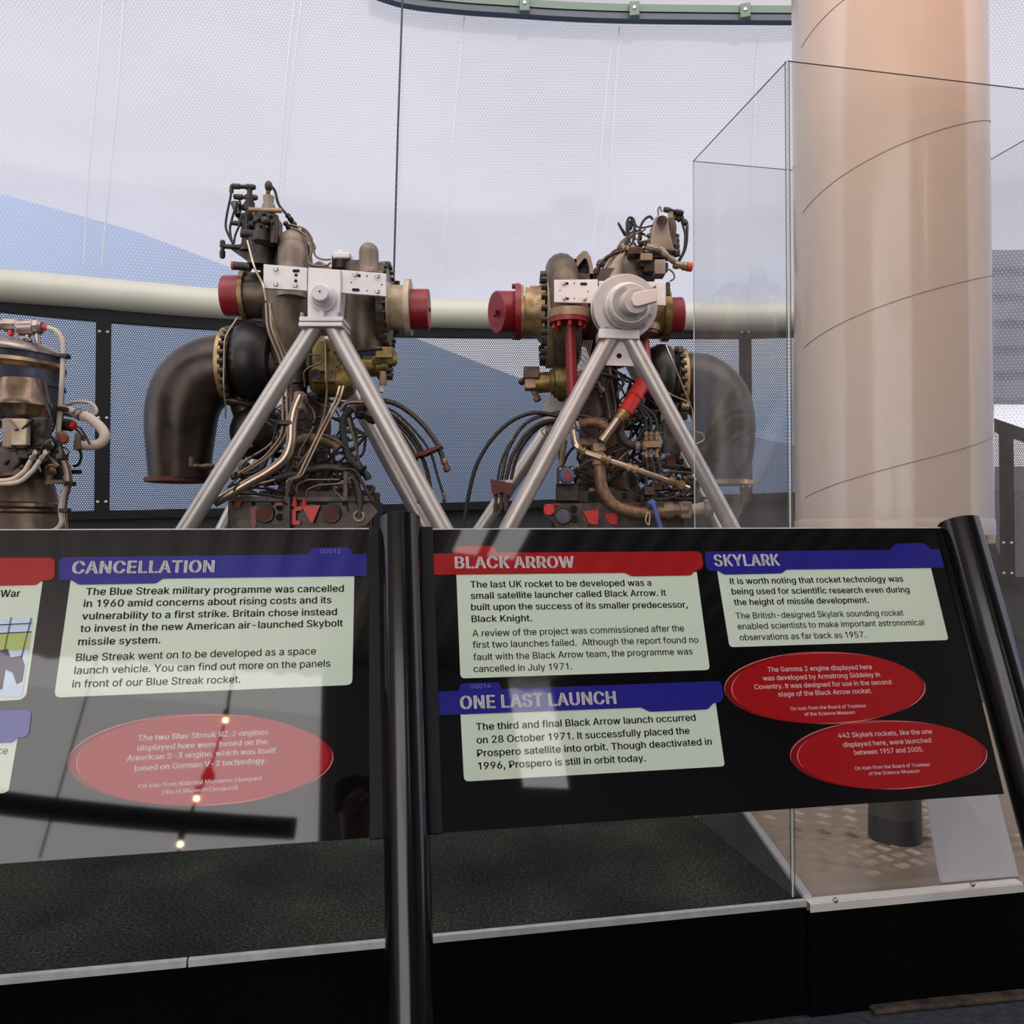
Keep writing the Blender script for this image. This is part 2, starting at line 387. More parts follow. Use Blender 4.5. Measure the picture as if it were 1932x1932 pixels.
# left edge film reaches higher, rail along the top on the right
RAILP = [(690, -34), (760, -12), (860, 0), (960, 7), (1075, 14), (1190, 18), (1350, 20), (1505, 21), (1640, 22)]
def rail(name, o0, o1, inset, t, m, parent=None, org=None):
    rows = []; b = MB(); pts = catmull([wall_pt(x, y, 0.0) for x, y in RAILP], 6)
    for p in pts:
        d = Vector((p.x, p.y, 0)).normalized(); q = p - d * inset; r = d * t; u = Vector((0, 0, 1))
        rows.append([q + u * o0, q + u * o1, q + r + u * o1, q + r + u * o0, q + u * o0])
    b.strip(rows); return b.build(name, m, parent, org)
rr = empty('curtain_rail', (0, 7.4, 5.86), 'curved green grey rail with clamps along the top of the pale film', 'rail')
rail('rail_track', 0.008, 0.075, 0.06, 0.10, M['rail'], rr, rr.location); rail('rail_lip', -0.055, 0.0, 0.05, 0.08, M['raild'], rr, rr.location)
for px, py in ((990, 9), (1200, 18), (1412, 21)):
    p = wall_pt(px, py, 0); d = Vector((p.x, p.y, 0)).normalized(); c = p - d * 0.09
    Mx = Matrix.Translation(c) @ d.to_track_quat('Y', 'Z').to_matrix().to_4x4()
    b = MB(); b.box((-0.045, -0.02, -0.06), (0.045, 0.05, 0.07), Mx); cl_ = b.build('rail_clamp', M['rail'], rr, rr.location, bevel=0.006)
    b = MB(); b.cyl(Mx @ Vector((0, -0.03, 0.01)), Mx @ Vector((0, -0.018, 0.01)), 0.014); b.build('clamp_bolt', M['bolt'], cl_, rr.location)
# big white tube beam
pts = [p + Vector((0, 0, partop(s) + 0.225 - 0.02 * 0)) for p, s in arc_pts(0.3, S(1640), 0.02, 70)]
BZ = lambda px: 0
pts = []
for px, y0, y1 in ((-420, 480, 566), (-200, 488, 570), (0, 503, 576), (200, 523, 588), (420, 545, 603), (620, 555, 613), (820, 563, 621), (1100, 568, 623), (1310, 570, 625), (1500, 571, 626), (1620, 572, 627), (1750, 573, 629), (1850, 575, 630)):
    p = wall_pt(px, (y0 + y1) / 2, 0.0); pts.append(p)
b = MB(); b.tube(catmull(pts, 6), 0.138, 20); bm_ = b.build('tube_beam', M['beam']); bm_['kind'] = 'structure'; bm_.name = 'trim_beam'
# perforated panels in black frames
def panel(s0, s1, label, bolts=(True, True), top=None):
    partop = top or PT
    ps = arc_pts(s0, s1, 0.03, 1); o = empty('perforated_panel', (ps[0][0].x, ps[0][0].y, par(s0)), label, 'panel', None); og = o.location
    sheet_o = None
    n = max(2, int((s1 - s0) / 0.12)); pp = arc_pts(s0 + 0.04, s1 - 0.04, 0.03, n)
    b = MB(); b.strip([[Vector((p.x, p.y, par(s) + 0.01)) - og, Vector((p.x, p.y, partop(s) - 0.01)) - og] for p, s in pp])
    ms = b.build('mesh_sheet', M['perf'], o, fix=False); uv = ms.data.uv_layers.new(name='UVMap')
    vals = [(s, z) for p, s in pp for z in (par(s), partop(s))]
    for lp in ms.data.loops: uv.data[lp.index].uv = vals[lp.vertex_index]
    fr = MB(); q = arc_pts(s0, s1, 0.02, n)
    for z0, z1 in ((-0.02, 0.05), (-0.055, 0.06)):
        rows = []
        for p, s in q:
            d = Vector((p.x, p.y, 0)).normalized(); z = par(s) if z0 > -0.03 else partop(s)
            rows.append([p - d * 0.03 + Vector((0, 0, z + z0)), p - d * 0.03 + Vector((0, 0, z + z1)), p + d * 0.03 + Vector((0, 0, z + z1)), p + d * 0.03 + Vector((0, 0, z + z0)), p - d * 0.03 + Vector((0, 0, z + z0))])
        fr.strip(rows)
    for s in (s0 + 0.028, s1 - 0.028):
        p, _ = arc_pts(s, s + 1e-3, 0.02, 1)[0]; d = Vector((p.x, p.y, 0)).normalized()
        Mx = Matrix.Translation(p) @ d.to_track_quat('Y', 'Z').to_matrix().to_4x4()
        fr.box((-0.028, -0.034, par(s) - 0.02), (0.028, 0.03, partop(s) + 0.05), Mx)
    f_ = fr.build('frame', M['framebk'], o, og, smooth=False)
    for s, on in ((s0 + 0.03, bolts[0]), (s1 - 0.03, bolts[1])):
        if not on: continue
        p, _ = arc_pts(s, s + 1e-3, 0.02, 1)[0]; d = Vector((p.x, p.y, 0)).normalized()
        for zz in ((0.12, 0.80, 1.50) if top is None else (0.08, 0.34)):
            c = p - d * 0.036 + Vector((0, 0, par(s) + zz)); b = MB(); b.lathe(c + d * 0.004, c - d * 0.008, [(0, 0.013), (0.6, 0.012), (1, 0.006)], 12)
            b.build('bolt', M['bolt'], f_, og)
    return o
panel(S(-600), S(192), 'black framed perforated metal panel at far left behind the small steel engine')
panel(S(192), S(1407), 'wide black framed perforated metal panel behind the two large engines')
panel(S(1407), S(1700), 'black framed perforated metal panel partly behind the off white rocket')
panel(S(1700), S(1899), 'narrow black framed perforated panel with a sloping top, right of the off white rocket', (False, True), lambda s: 2.23 - 0.42 * (s - S(1862)))
panel(S(1899), S(2060), 'black framed perforated panel with a sloping top, at the right edge of the picture', (True, False), lambda s: 2.23 - 0.42 * (s - S(1862)))
# film welds and the hanging cable
for i, tr_ in enumerate(([(187, -70), (172, 150), (160, 320), (152, 495)], [(226, -70), (214, 150), (205, 260), (186, 500)], [(569, -70), (545, 150), (530, 330), (520, 540)], [(555, -70), (533, 150), (522, 330), (510, 540)],
                         [(875, 20), (858, 200), (845, 380), (828, 560)], [(1174, 40), (1160, 250), (1150, 420), (1135, 560)], [(1160, 60), (1140, 250), (1122, 500)], [(1440, 60), (1428, 300), (1418, 560)])):
    b = MB(); b.tube(catmull([wall_pt(x, y, -0.09) for x, y in tr_], 6), 0.007, 6); o = b.build('trim_%d' % (i + 1), M['foldline']); o['kind'] = 'structure'
b = MB(); b.tube([wall_pt(758, -20, 0.25), wall_pt(750, 240, 0.25), wall_pt(742, 560, 0.25)], 0.0085, 8)
tag(b.build('hanging_cable', M['cable'], org=wall_pt(742, 560, 0.25)), 'thin black cable hanging straight down in front of the pale film between the engines', 'cable')
# outside: blue roof seen through the film, grey louvred building, dark gabled hut
def flat(name, pts, thick, m, label, cat):
    b = MB(); c = sum((Vector(p) for p in pts), Vector()) / len(pts); b.prism(pts, thick); return tag(b.build(name, m, org=c, smooth=False), label, cat)
flat('blue_backdrop', [W(-900, 150, 10.5), W(0, 362, 10.5), W(250, 432, 10.5), W(480, 520, 10.5), W(1000, 720, 10.5), W(1450, 830, 10.5), W(1800, 900, 10.5), W(1800, 1100, 10.5), W(-900, 1100, 10.5)], (-0.6, 2.0, 0), M['bluebackdrop'], 'blue sloping roof outside, seen through the film at the left', 'backdrop')  # added blue sheet, gives the blue seen through film and mesh
hb = empty('louvred_building', W(1960, 1000, 13.5), 'grey building with horizontal louvres outside, right of the rocket', 'building'); hb.location.z = 0
b = MB(); b.box((W(1780, 0, 14).x, 14.0, 0.0), (W(2300, 0, 14).x, 16.0, W(0, 468, 14).z)); b.build('wall', M['louvre'], hb, hb.location, smooth=False)
for k in range(6):
    y = 474 + k * 49
    b = MB(); a = W(1780, y, 13.95); c = W(2300, y + 34, 13.95); b.box((a.x, 13.80, c.z), (c.x, 14.0, a.z)); b.build('louvre', M['louvre'], hb, hb.location, bevel=0.03)
b = MB(); a = W(1868, 762, 13.9); c = W(2300, 880, 13.9); b.box((a.x, 13.92, c.z), (c.x, 14.0, a.z)); b.build('window', M['white'], hb, hb.location, smooth=False)

# platform, base, tread plate corner
def base_y(x): return 2.316 + 0.2 * (x - 0.773)
ZP = 0.30
def bp(px, py, z=ZP):                                # point on the horizontal plane z under a pixel
    d = (H - z) * F / (py - HY); return W(px, py, d)
U3 = Vector((0.9806, 0.1961, 0)); N3 = Vector((0.1961, -0.9806, 0))
A = bp(1511, 1691); L = A - U3 * 6.5; back = -N3
b = MB(); step = bp(1395, 1527)
sd = (step - A).normalized()
outl = [L, A, A + sd * 0.62, A + sd * 6.2, L + back * 4.0]
b.prism([Vector((p.x, p.y, ZP)) for p in outl], (0, 0, -0.02)); structure(b.build('floor_carpet', M['carpet'], smooth=False))
def wallstrip(name, p, q, z0, z1, t, m):
    b = MB(); d = (q - p).normalized(); n = Vector((d.y, -d.x, 0)) * t
    b.prism([Vector((p.x, p.y, z0)), Vector((q.x, q.y, z0)), Vector((q.x, q.y, z1)), Vector((p.x, p.y, z1))], n); return b
o = wallstrip('x', L, A, 0, ZP - 0.012, 0.012, None).build('wall_plinth', M['blackbase'], smooth=False); structure(o)
J = bp(362, 1800)
for p, q, nm in ((L, J - U3 * 0.002, 'trim_edge_left'), (J + U3 * 0.002, A, 'trim_edge_right')):
    structure(wallstrip('x', p, q, ZP - 0.012, ZP + 0.004, 0.016, None).build(nm, M['trimw'], smooth=False))
# right corner unit with tread plate
B0 = bp(1517, 1694); B1 = B0 + U3 * 2.6
cu = MB(); cu.prism([Vector((p.x, p.y, ZP - 0.012)) for p in (B0, B1, B1 + back * 2.5, B0 + back * 2.5 + U3 * 0.0)], (0, 0, -0.01))
o = wallstrip('x', B0 - back * 0.004, B1 - back * 0.004, 0, ZP - 0.024, 0.012, None).build('wall_plinth_right', M['blackbase'], smooth=False); structure(o)
tp = MB(); e1, e2 = sd, U3
tpts = [B0, B1, B1 + back * 2.2, A + sd * 2.4]
tp.prism([Vector((p.x, p.y, ZP - 0.004)) for p in tpts], (0, 0, -0.02)); structure(tp.build('floor_tread_plate', M['treadplate'], smooth=False))
tr_ = MB()                                           # raised five bar tread pattern
dx = (U3 * 0.8 + back * 0.2).normalized(); dy = Vector((-dx.y, dx.x, 0)); pit = 0.062
for i in range(-2, 34):
    for j in range(-12, 30):
        c = B0 + U3 * 0.10 + back * 0.16 + dx * (i * pit) + dy * (j * pit)
        rel = c - B0; v_ = rel.dot(back); u_ = rel.dot(U3)
        if v_ < 0.14 or v_ > 1.2 or u_ < 0.03 or u_ > 1.0: continue
        lim = (A + sd * 2 - A); crossz = sd.x * (c - A).y - sd.y * (c - A).x
        if crossz > -0.05: continue
        alt = (i + j) % 2; d1, d2 = (dx, dy) if alt else (dy, dx)
        for k in range(5):
            m_ = c + d2 * ((k - 2) * 0.0095)
            Mx = Matrix(((d1.x, d2.x, 0, m_.x), (d1.y, d2.y, 0, m_.y), (0, 0, 1, ZP - 0.004), (0, 0, 0, 1)))
            i0 = len(tr_.v)
            for (a_, b_, z_) in ((-.024, 0, 0), (0, -.003, 0), (.024, 0, 0), (0, .003, 0), (0, 0, .004)): tr_.v.append(Mx @ Vector((a_, b_, z_)))
            tr_.f += [(i0, i0 + 1, i0 + 4), (i0 + 1, i0 + 2, i0 + 4), (i0 + 2, i0 + 3, i0 + 4), (i0 + 3, i0, i0 + 4)]
o = tr_.build('floor_tread_bars', M['treadplate']); o['kind'] = 'structure'
# white edge along the carpet joint
b = wallstrip('x', A + sd * 0.0, A + sd * 1.2, ZP - 0.01, ZP + 0.012, 0.022, None); structure(b.build('trim_carpet_joint', M['trimw'], smooth=False))
# aluminium angle with two screws
al = empty('aluminium_angle', B0, 'bright aluminium edge angle with screws below the glass case', 'trim')
b = wallstrip('x', B0 - back * 0.016, B0 - back * 0.016 + U3 * 0.66, ZP - 0.022, ZP + 0.0, 0.003, None); b.box((0, 0, 0), (0.001, 0.001, 0.001), Matrix.Translation(B0 + Vector((0, 0, -0.02))))
p = B0 - back * 0.016; q = p + U3 * 0.66
b.prism([Vector((v.x, v.y, ZP)) for v in (p, q, q + back * 0.03, p + back * 0.03)], (0, 0, 0.003)); b.build('angle_strip', M['alum'], al, al.location, smooth=False)
for px, py in ((1552, 1692), (1845, 1662)):
    t = (W(px, py, 2.35) - B0).dot(U3); c = B0 + U3 * t - back * 0.019; 
    c.z = H - (py - HY) / F * c.y
    b = MB(); b.lathe(c + back * 0.004, c - back * 0.006, [(0, .007), (.6, .007), (1, .003)], 12); b.build('screw', M['bolt'], al, al.location)
# white board leaning in the case, at the right
wl = [bp(1770, 1661), bp(1914, 1648)]; tl = [W(1720, 1349, 2.53), W(1838, 1341, 2.61)]
p = wl[0]; b = MB(); b.prism([Vector((wl[0].x, wl[0].y, ZP + .002)), Vector((wl[1].x, wl[1].y, ZP + .002)), tl[1], tl[0]], back * 0.010)
tag(b.build('white_board', M['white'], org=(p.x, p.y, ZP), smooth=False), 'plain white board standing at the right end of the tread plate', 'board')
# kick strip on the floor at the lower right
p = bp(1640, 1902, 0.0); q = bp(1990, 1868, 0.0)
b = wallstrip('x', p + back * 0.03, q + back * 0.03, 0, 0.014, 0.04, None)
tag(b.build('kick_strip', M['woodstrip'], org=(p.x, p.y, 0), bevel=0.006, smooth=False), 'worn brown strip lying along the foot of the black plinth', 'strip')

# behind the visitor: clear film wall with a dark beam, dark ribbed ceiling and wall
o = MB(); o.strip([[(-8.2, -7.6, 0.4), (-8.2, -7.6, 6.55)], [(1.25, -7.6, 0.4), (1.25, -7.6, 6.05)]])
o = o.build('wall_behind_film', M['backfilm'], fix=False); uv = o.data.uv_layers.new(name='UVMap')
for lp in o.data.loops:
    v = o.data.vertices[lp.vertex_index].co; uv.data[lp.index].uv = (v.x, v.z)
structure(o)
def ribbed(name, p, ux, uy, nu, lu, lv, th):
    b = MB(); p, ux, uy = Vector(p), Vector(ux), Vector(uy); n = ux.cross(uy).normalized(); rows = []
    for k in range(nu + 1):
        t = k / nu * lu; off = n * (0.05 if (k // 2) % 2 else 0.0); rows.append([p + ux * t + off, p + ux * t + uy * lv + off])
    b.strip(rows); i = len(b.v); c = [p - n * th, p + ux * lu - n * th, p + ux * lu + uy * lv - n * th, p + uy * lv - n * th]
    b.v += c; b.f.append((i, i + 1, i + 2, i + 3)); return structure(b.build(name, M['ribbed'], smooth=False, fix=False))
# the ceiling has one film skylight, the back wall one tall film slit
ribbed('ceiling', (-8.4, -8.0, 6.9), (1, 0, 0), (0, 1, 0), 100, 10.75, 8.2, -0.1); ribbed('ceiling_right', (3.25, -8.0, 6.9), (1, 0, 0), (0, 1, 0), 56, 6.0, 8.2, -0.1)
ribbed('ceiling_front', (2.35, -4.2, 6.9), (1, 0, 0), (0, 1, 0), 8, 0.9, 4.4, -0.1); ribbed('ceiling_rear', (2.35, -8.0, 6.9), (1, 0, 0), (0, 1, 0), 8, 0.9, 3.1, -0.1); ribbed('ceiling_bar', (2.72, -4.9, 6.88), (1, 0, 0), (0, 1, 0), 2, 0.12, 0.7, -0.1)
def film_quad(name, pts):
    o = MB(); o.strip([pts[:2], pts[2:]]); o = o.build(name, M['backfilm'], fix=False); uv = o.data.uv_layers.new(name='UVMap')
    for lp in o.data.loops: v = o.data.vertices[lp.vertex_index].co; uv.data[lp.index].uv = (v.x, v.y + v.z)
    return structure(o)
film_quad('ceiling_skylight', [(2.35, -4.9, 6.92), (2.35, -4.2, 6.92), (3.25, -4.9, 6.92), (3.25, -4.2, 6.92)])
film_quad('wall_behind_slit_film', [(4.12, -7.7, 5.05), (4.12, -7.7, 7.0), (4.88, -7.7, 5.2), (4.88, -7.7, 7.0)])
ribbed('wall_behind', (1.25, -7.7, 0), (1, 0, 0), (0, 0, 1), 26, 2.87, 7.0, 0.1); ribbed('wall_behind_right', (4.88, -7.7, 0), (1, 0, 0), (0, 0, 1), 37, 4.17, 7.0, 0.1); ribbed('wall_behind_low', (4.12, -7.7, 0), (1, 0, 0), (0, 0, 1), 8, 0.76, 5.1, 0.1)
ribbed('wall_right', (9.0, -7.7, 0), (0, 1, 0), (0, 0, 1), 70, 8.0, 7.0, 0.1)
ribbed('wall_left', (-8.3, 0.3, 0), (0, -1, 0), (0, 0, 1), 70, 8.0, 7.0, 0.1)

# ------------------------------------------------------------------ information panels on leaning posts
TAU = R(20.3)
PW = Vector((-0.1961 * math.sin(TAU), 0.9806 * math.sin(TAU), math.cos(TAU)))     # up the slope
PN = U3.cross(PW).normalized()                                                    # towards the visitor
P0 = W(755, 999, 1.80)
RM = Matrix((U3, PW, PN)).transposed().to_4x4()
def hit(px, py, off=0.0):
    d = Vector(((px - CX) / F, 1, (HY - py) / F)); o = Vector((0, 0, H)); t = (P0 + PN * off - o).dot(PN) / d.dot(PN); return o + d * t
def reflect(px, py, yplane):                          # where the mirror image seen at a pixel stands, on the plane y = yplane
    p = hit(px, py); d = (p - Vector((0, 0, H))).normalized(); r = d - PN * 2 * d.dot(PN); return p + r * ((yplane - p.y) / r.y)
# outlines of a plain grotesque alphabet: character code: (advance, closed outlines as x, y pairs), 500 = 1 em
ALPHA_RAW = {
65: (240, [[8, 0, 101, 254, 138, 254, 231, 0, 198, 0, 144, 151, 138, 167, 132, 186, 129, 197, 125, 210, 121, 224, 116, 239, 123, 239, 118, 224, 114, 209, 110, 197, 106, 185, 100, 166, 95, 151, 43, 0], [55, 71, 55, 99, 185, 99, 185, 71]]),
66: (228, [[30, 0, 30, 254, 121, 254, 145, 252, 164, 245, 180, 235, 190, 221, 197, 205, 199, 187, 198, 172, 193, 160, 178, 143, 157, 133, 157, 131, 170, 129, 182, 123, 192, 114, 201, 102, 207, 86, 209, 68, 207, 50, 200, 33, 189, 20, 172, 9, 162, 5, 151, 2, 138, 1, 123, 0], [62, 29, 122, 29, 148, 31, 165, 40, 175, 53, 178, 68, 176, 81, 171, 92, 163, 102, 153, 109, 140, 114, 124, 115, 62, 115], [62, 143, 119, 143, 132, 144, 144, 148, 154, 155, 162, 163, 166, 174, 168, 186, 165, 202, 156, 214, 141, 223, 120, 226, 62, 226]]),
67: (255, [[134, -3, 118, -2, 103, 1, 88, 6, 75, 12, 63, 21, 52, 32, 43, 44, 35, 58, 28, 73, 24, 90, 21, 108, 20, 127, 21, 146, 24, 165, 28, 181, 35, 197, 43, 210, 52, 223, 63, 233, 75, 242, 88, 249, 103, 254, 118, 257, 134, 258, 152, 256, 170, 252, 186, 245, 201, 236, 214, 224, 224, 209, 232, 193, 236, 174, 204, 174, 195, 197, 179, 214, 158, 224, 134, 228, 111, 225, 92, 216, 83, 210, 75, 202, 68, 192, 62, 182, 58, 170, 54, 157, 52, 143, 52, 127, 52, 111, 54, 97, 58, 84, 63, 72, 68, 62, 75, 53, 83, 45, 92, 38, 112, 29, 134, 26, 158, 30, 179, 40, 195, 57, 204, 80, 236, 80, 232, 62, 224, 45, 214, 31, 201, 19, 187, 9, 170, 2, 153, -2]]),
68: (251, [[109, 0, 48, 0, 48, 29, 107, 29, 122, 29, 136, 31, 148, 35, 159, 40, 169, 47, 177, 55, 184, 64, 189, 75, 194, 86, 197, 99, 199, 113, 200, 128, 199, 142, 197, 156, 194, 169, 190, 180, 184, 191, 177, 200, 169, 208, 160, 214, 149, 219, 138, 223, 125, 225, 110, 226, 47, 226, 47, 254, 113, 254, 131, 253, 147, 251, 162, 246, 176, 239, 189, 231, 200, 221, 209, 209, 217, 196, 223, 181, 227, 164, 230, 147, 231, 128, 230, 109, 227, 91, 223, 74, 217, 59, 209, 46, 199, 34, 188, 24, 175, 15, 161, 9, 145, 4, 128, 1], [62, 254, 62, 0, 30, 0, 30, 254]]),
69: (209, [[30, 0, 30, 254, 186, 254, 186, 226, 62, 226, 62, 143, 178, 143, 178, 114, 62, 114, 62, 29, 188, 29, 188, 0]]),
70: (205, [[30, 0, 30, 254, 185, 254, 185, 226, 62, 226, 62, 139, 173, 139, 173, 111, 62, 111, 62, 0]]),
71: (260, [[134, -3, 118, -2, 102, 1, 88, 6, 75, 13, 63, 21, 52, 32, 42, 44, 35, 58, 28, 73, 24, 90, 21, 108, 20, 127, 21, 146, 24, 165, 28, 181, 35, 197, 42, 210, 52, 223, 62, 233, 74, 242, 88, 249, 102, 254, 117, 257, 132, 258, 152, 256, 170, 252, 187, 245, 202, 235, 214, 222, 225, 208, 232, 192, 237, 174, 204, 174, 194, 197, 178, 213, 158, 224, 133, 228, 111, 225, 92, 216, 75, 202, 62, 182, 58, 170, 54, 157, 52, 143, 52, 127, 52, 111, 54, 97, 58, 84, 63, 72, 68, 62, 75, 53, 83, 45, 92, 38, 112, 29, 134, 26, 155, 29, 172, 36, 187, 47, 198, 62, 205, 80, 207, 101, 217, 100, 141, 100, 141, 128, 239, 128, 239, 100, 238, 85, 236, 71, 231, 58, 225, 45, 218, 34, 209, 25, 199, 16, 188, 9, 176, 4, 163, 0, 149, -3]]),
72: (258, [[30, 0, 30, 254, 62, 254, 62, 144, 196, 144, 196, 254, 228, 254, 228, 0, 196, 0, 196, 116, 62, 116, 62, 0]]),
73: (150, [[16, 0, 16, 29, 59, 29, 59, 226, 16, 226, 16, 254, 135, 254, 135, 226, 91, 226, 91, 29, 135, 29, 135, 0]]),
74: (198, [[93, -3, 76, -2, 62, 2, 49, 8, 38, 16, 28, 27, 22, 40, 18, 56, 17, 73, 17, 86, 49, 86, 49, 73, 52, 52, 61, 37, 75, 28, 93, 25, 110, 28, 124, 37, 133, 52, 136, 73, 136, 254, 168, 254, 168, 73, 167, 56, 163, 40, 156, 27, 147, 16, 136, 8, 123, 2, 108, -2]]),
75: (233, [[52, 73, 52, 108, 70, 131, 87, 152, 106, 172, 182, 254, 224, 254, 116, 138, 114, 138], [30, 0, 30, 254, 62, 254, 62, 167, 62, 112, 62, 97, 62, 0], [186, 0, 94, 130, 114, 155, 224, 0]]),
76: (196, [[30, 0, 30, 254, 62, 254, 62, 29, 181, 29, 181, 0]]),
77: (314, [[30, 0, 30, 254, 76, 254, 139, 94, 144, 79, 150, 61, 156, 42, 161, 24, 154, 24, 159, 41, 165, 61, 171, 79, 176, 94, 238, 254, 284, 254, 284, 0, 252, 0, 252, 145, 252, 163, 253, 184, 253, 207, 253, 229, 256, 229, 249, 205, 241, 181, 234, 161, 228, 145, 171, 0, 143, 0, 85, 145, 80, 160, 72, 181, 65, 204, 56, 229, 59, 229, 60, 208, 60, 186, 61, 164, 61, 145, 61, 0]]),
78: (262, [[30, 0, 30, 254, 68, 254, 172, 91, 181, 75, 194, 53, 207, 27, 202, 27, 200, 54, 200, 79, 199, 97, 199, 254, 232, 254, 232, 0, 193, 0, 101, 145, 89, 165, 74, 191, 65, 207, 54, 226, 60, 227, 61, 192, 62, 164, 62, 145, 62, 0]]),
79: (267, [[133, -3, 118, -2, 103, 1, 88, 6, 75, 12, 63, 21, 52, 32, 43, 44, 35, 58, 28, 73, 24, 90, 21, 108, 20, 127, 21, 146, 24, 165, 28, 181, 35, 197, 43, 210, 52, 223, 63, 233, 75, 242, 88, 249, 103, 254, 118, 257, 133, 258, 149, 257, 164, 254, 179, 249, 192, 242, 204, 233, 215, 223, 224, 210, 232, 197, 238, 181, 243, 165, 246, 146, 247, 127, 246, 108, 243, 90, 238, 73, 232, 58, 224, 44, 215, 32, 204, 21, 192, 12, 179, 6, 164, 1, 149, -2], [133, 26, 155, 29, 175, 38, 184, 44, 191, 52, 198, 61, 204, 72, 209, 84, 212, 97, 214, 111, 215, 127, 214, 143, 212, 157, 209, 170, 204, 182, 198, 193, 191, 202, 184, 210, 175, 216, 155, 225, 133, 228, 112, 225, 92, 216, 83, 210, 75, 202, 69, 193, 63, 182, 58, 170, 54, 157, 52, 143, 52, 127, 52, 111, 54, 97, 58, 84, 63, 72, 69, 62, 75, 52, 83, 45, 92, 38, 112, 29]]),
80: (222, [[30, 0, 30, 254, 118, 254, 132, 254, 144, 252, 156, 248, 166, 244, 183, 231, 195, 215, 202, 195, 204, 174, 202, 152, 195, 133, 183, 116, 166, 104, 156, 99, 144, 96, 132, 94, 118, 93, 55, 93, 55, 121, 116, 121, 134, 123, 149, 128, 159, 136, 167, 147, 171, 160, 172, 174, 171, 188, 167, 201, 159, 211, 148, 219, 134, 224, 116, 226, 62, 226, 62, 0]]),
81: (267, [[123, 80, 156, 80, 185, 42, 192, 32, 234, -24, 200, -24, 173, 13, 166, 23], [133, -3, 118, -2, 103, 1, 88, 6, 75, 12, 63, 21, 52, 32, 43, 44, 35, 58, 28, 73, 24, 90, 21, 108, 20, 127, 21, 146, 24, 165, 28, 181, 35, 197, 43, 210, 52, 223, 63, 233, 75, 242, 88, 249, 103, 254, 118, 257, 133, 258, 149, 257, 164, 254, 179, 249, 192, 242, 204, 233, 215, 223, 224, 210, 232, 197, 238, 181, 243, 165, 246, 146, 247, 127, 246, 108, 243, 90, 238, 73, 232, 58, 224, 44, 215, 32, 204, 21, 192, 12, 179, 6, 164, 1, 149, -2], [133, 26, 155, 29, 175, 38, 184, 44, 191, 52, 198, 61, 204, 72, 209, 84, 212, 97, 214, 111, 215, 127, 214, 143, 212, 157, 209, 170, 204, 182, 198, 193, 191, 202, 184, 210, 175, 216, 155, 225, 133, 228, 112, 225, 92, 216, 83, 210, 75, 202, 69, 193, 63, 182, 58, 170, 54, 157, 52, 143, 52, 127, 52, 111, 54, 97, 58, 84, 63, 72, 69, 62, 75, 52, 83, 45, 92, 38, 112, 29]]),
82: (224, [[30, 0, 30, 254, 118, 254, 132, 254, 145, 252, 156, 249, 167, 244, 183, 232, 195, 217, 202, 198, 205, 176, 202, 154, 195, 136, 183, 120, 166, 109, 156, 104, 145, 101, 132, 99, 118, 99, 48, 99, 48, 128, 117, 128, 135, 129, 149, 133, 160, 141, 167, 150, 171, 162, 173, 176, 171, 190, 167, 202, 159, 212, 149, 220, 134, 224, 116, 226, 62, 226, 62, 0], [177, 0, 115, 115, 151, 115, 214, 0]]),
83: (223, [[112, -4, 98, -4, 86, -2, 74, 1, 64, 5, 46, 15, 32, 30, 23, 48, 19, 68, 52, 68, 55, 55, 62, 44, 71, 35, 83, 29, 112, 25, 128, 26, 143, 30, 155, 37, 165, 46, 171, 57, 173, 70, 171, 81, 166, 89, 148, 102, 122, 111, 92, 120, 77, 124, 64, 130, 53, 137, 43, 145, 36, 153, 30, 163, 27, 174, 26, 186, 29, 206, 37, 224, 51, 238, 69, 249, 79, 253, 90, 256, 101, 257, 114, 258, 126, 257, 137, 256, 148, 253, 158, 249, 175, 238, 189, 224, 197, 208, 200, 189, 169, 189, 163, 206, 151, 219, 134, 227, 112, 229, 97, 228, 84, 224, 73, 218, 64, 209, 59, 199, 58, 188, 60, 176, 65, 167, 85, 154, 106, 147, 132, 140, 156, 132, 179, 119, 197, 99, 202, 85, 204, 69, 201, 50, 193, 32, 180, 17, 162, 5, 151, 1, 139, -2, 126, -4]]),
84: (224, [[16, 226, 16, 254, 208, 254, 208, 226, 128, 226, 128, 0, 96, 0, 96, 226]]),
85: (259, [[129, -4, 115, -3, 101, -1, 89, 3, 77, 8, 66, 14, 57, 22, 49, 30, 42, 40, 37, 51, 33, 62, 31, 74, 30, 87, 30, 254, 62, 254, 62, 89, 64, 72, 70, 57, 80, 44, 94, 34, 110, 28, 129, 26, 149, 28, 165, 34, 179, 44, 188, 57, 194, 72, 196, 89, 196, 254, 229, 254, 229, 87, 228, 74, 226, 62, 222, 51, 216, 40, 210, 30, 201, 22, 192, 14, 182, 8, 170, 3, 157, -1, 144, -3]]),
86: (240, [[102, 0, 8, 254, 42, 254, 96, 103, 101, 88, 108, 69, 111, 57, 115, 45, 119, 31, 124, 15, 117, 15, 122, 31, 126, 45, 130, 58, 133, 69, 140, 88, 145, 103, 197, 254, 231, 254, 139, 0]]),
87: (343, [[78, 0, 8, 254, 41, 254, 82, 98, 88, 73, 93, 47, 98, 20, 95, 20, 100, 47, 106, 73, 112, 98, 153, 254, 190, 254, 231, 98, 237, 73, 243, 47, 249, 20, 244, 20, 249, 47, 255, 73, 261, 98, 302, 254, 335, 254, 265, 0, 228, 0, 184, 161, 176, 196, 168, 237, 175, 237, 167, 197, 159, 161, 115, 0]]),
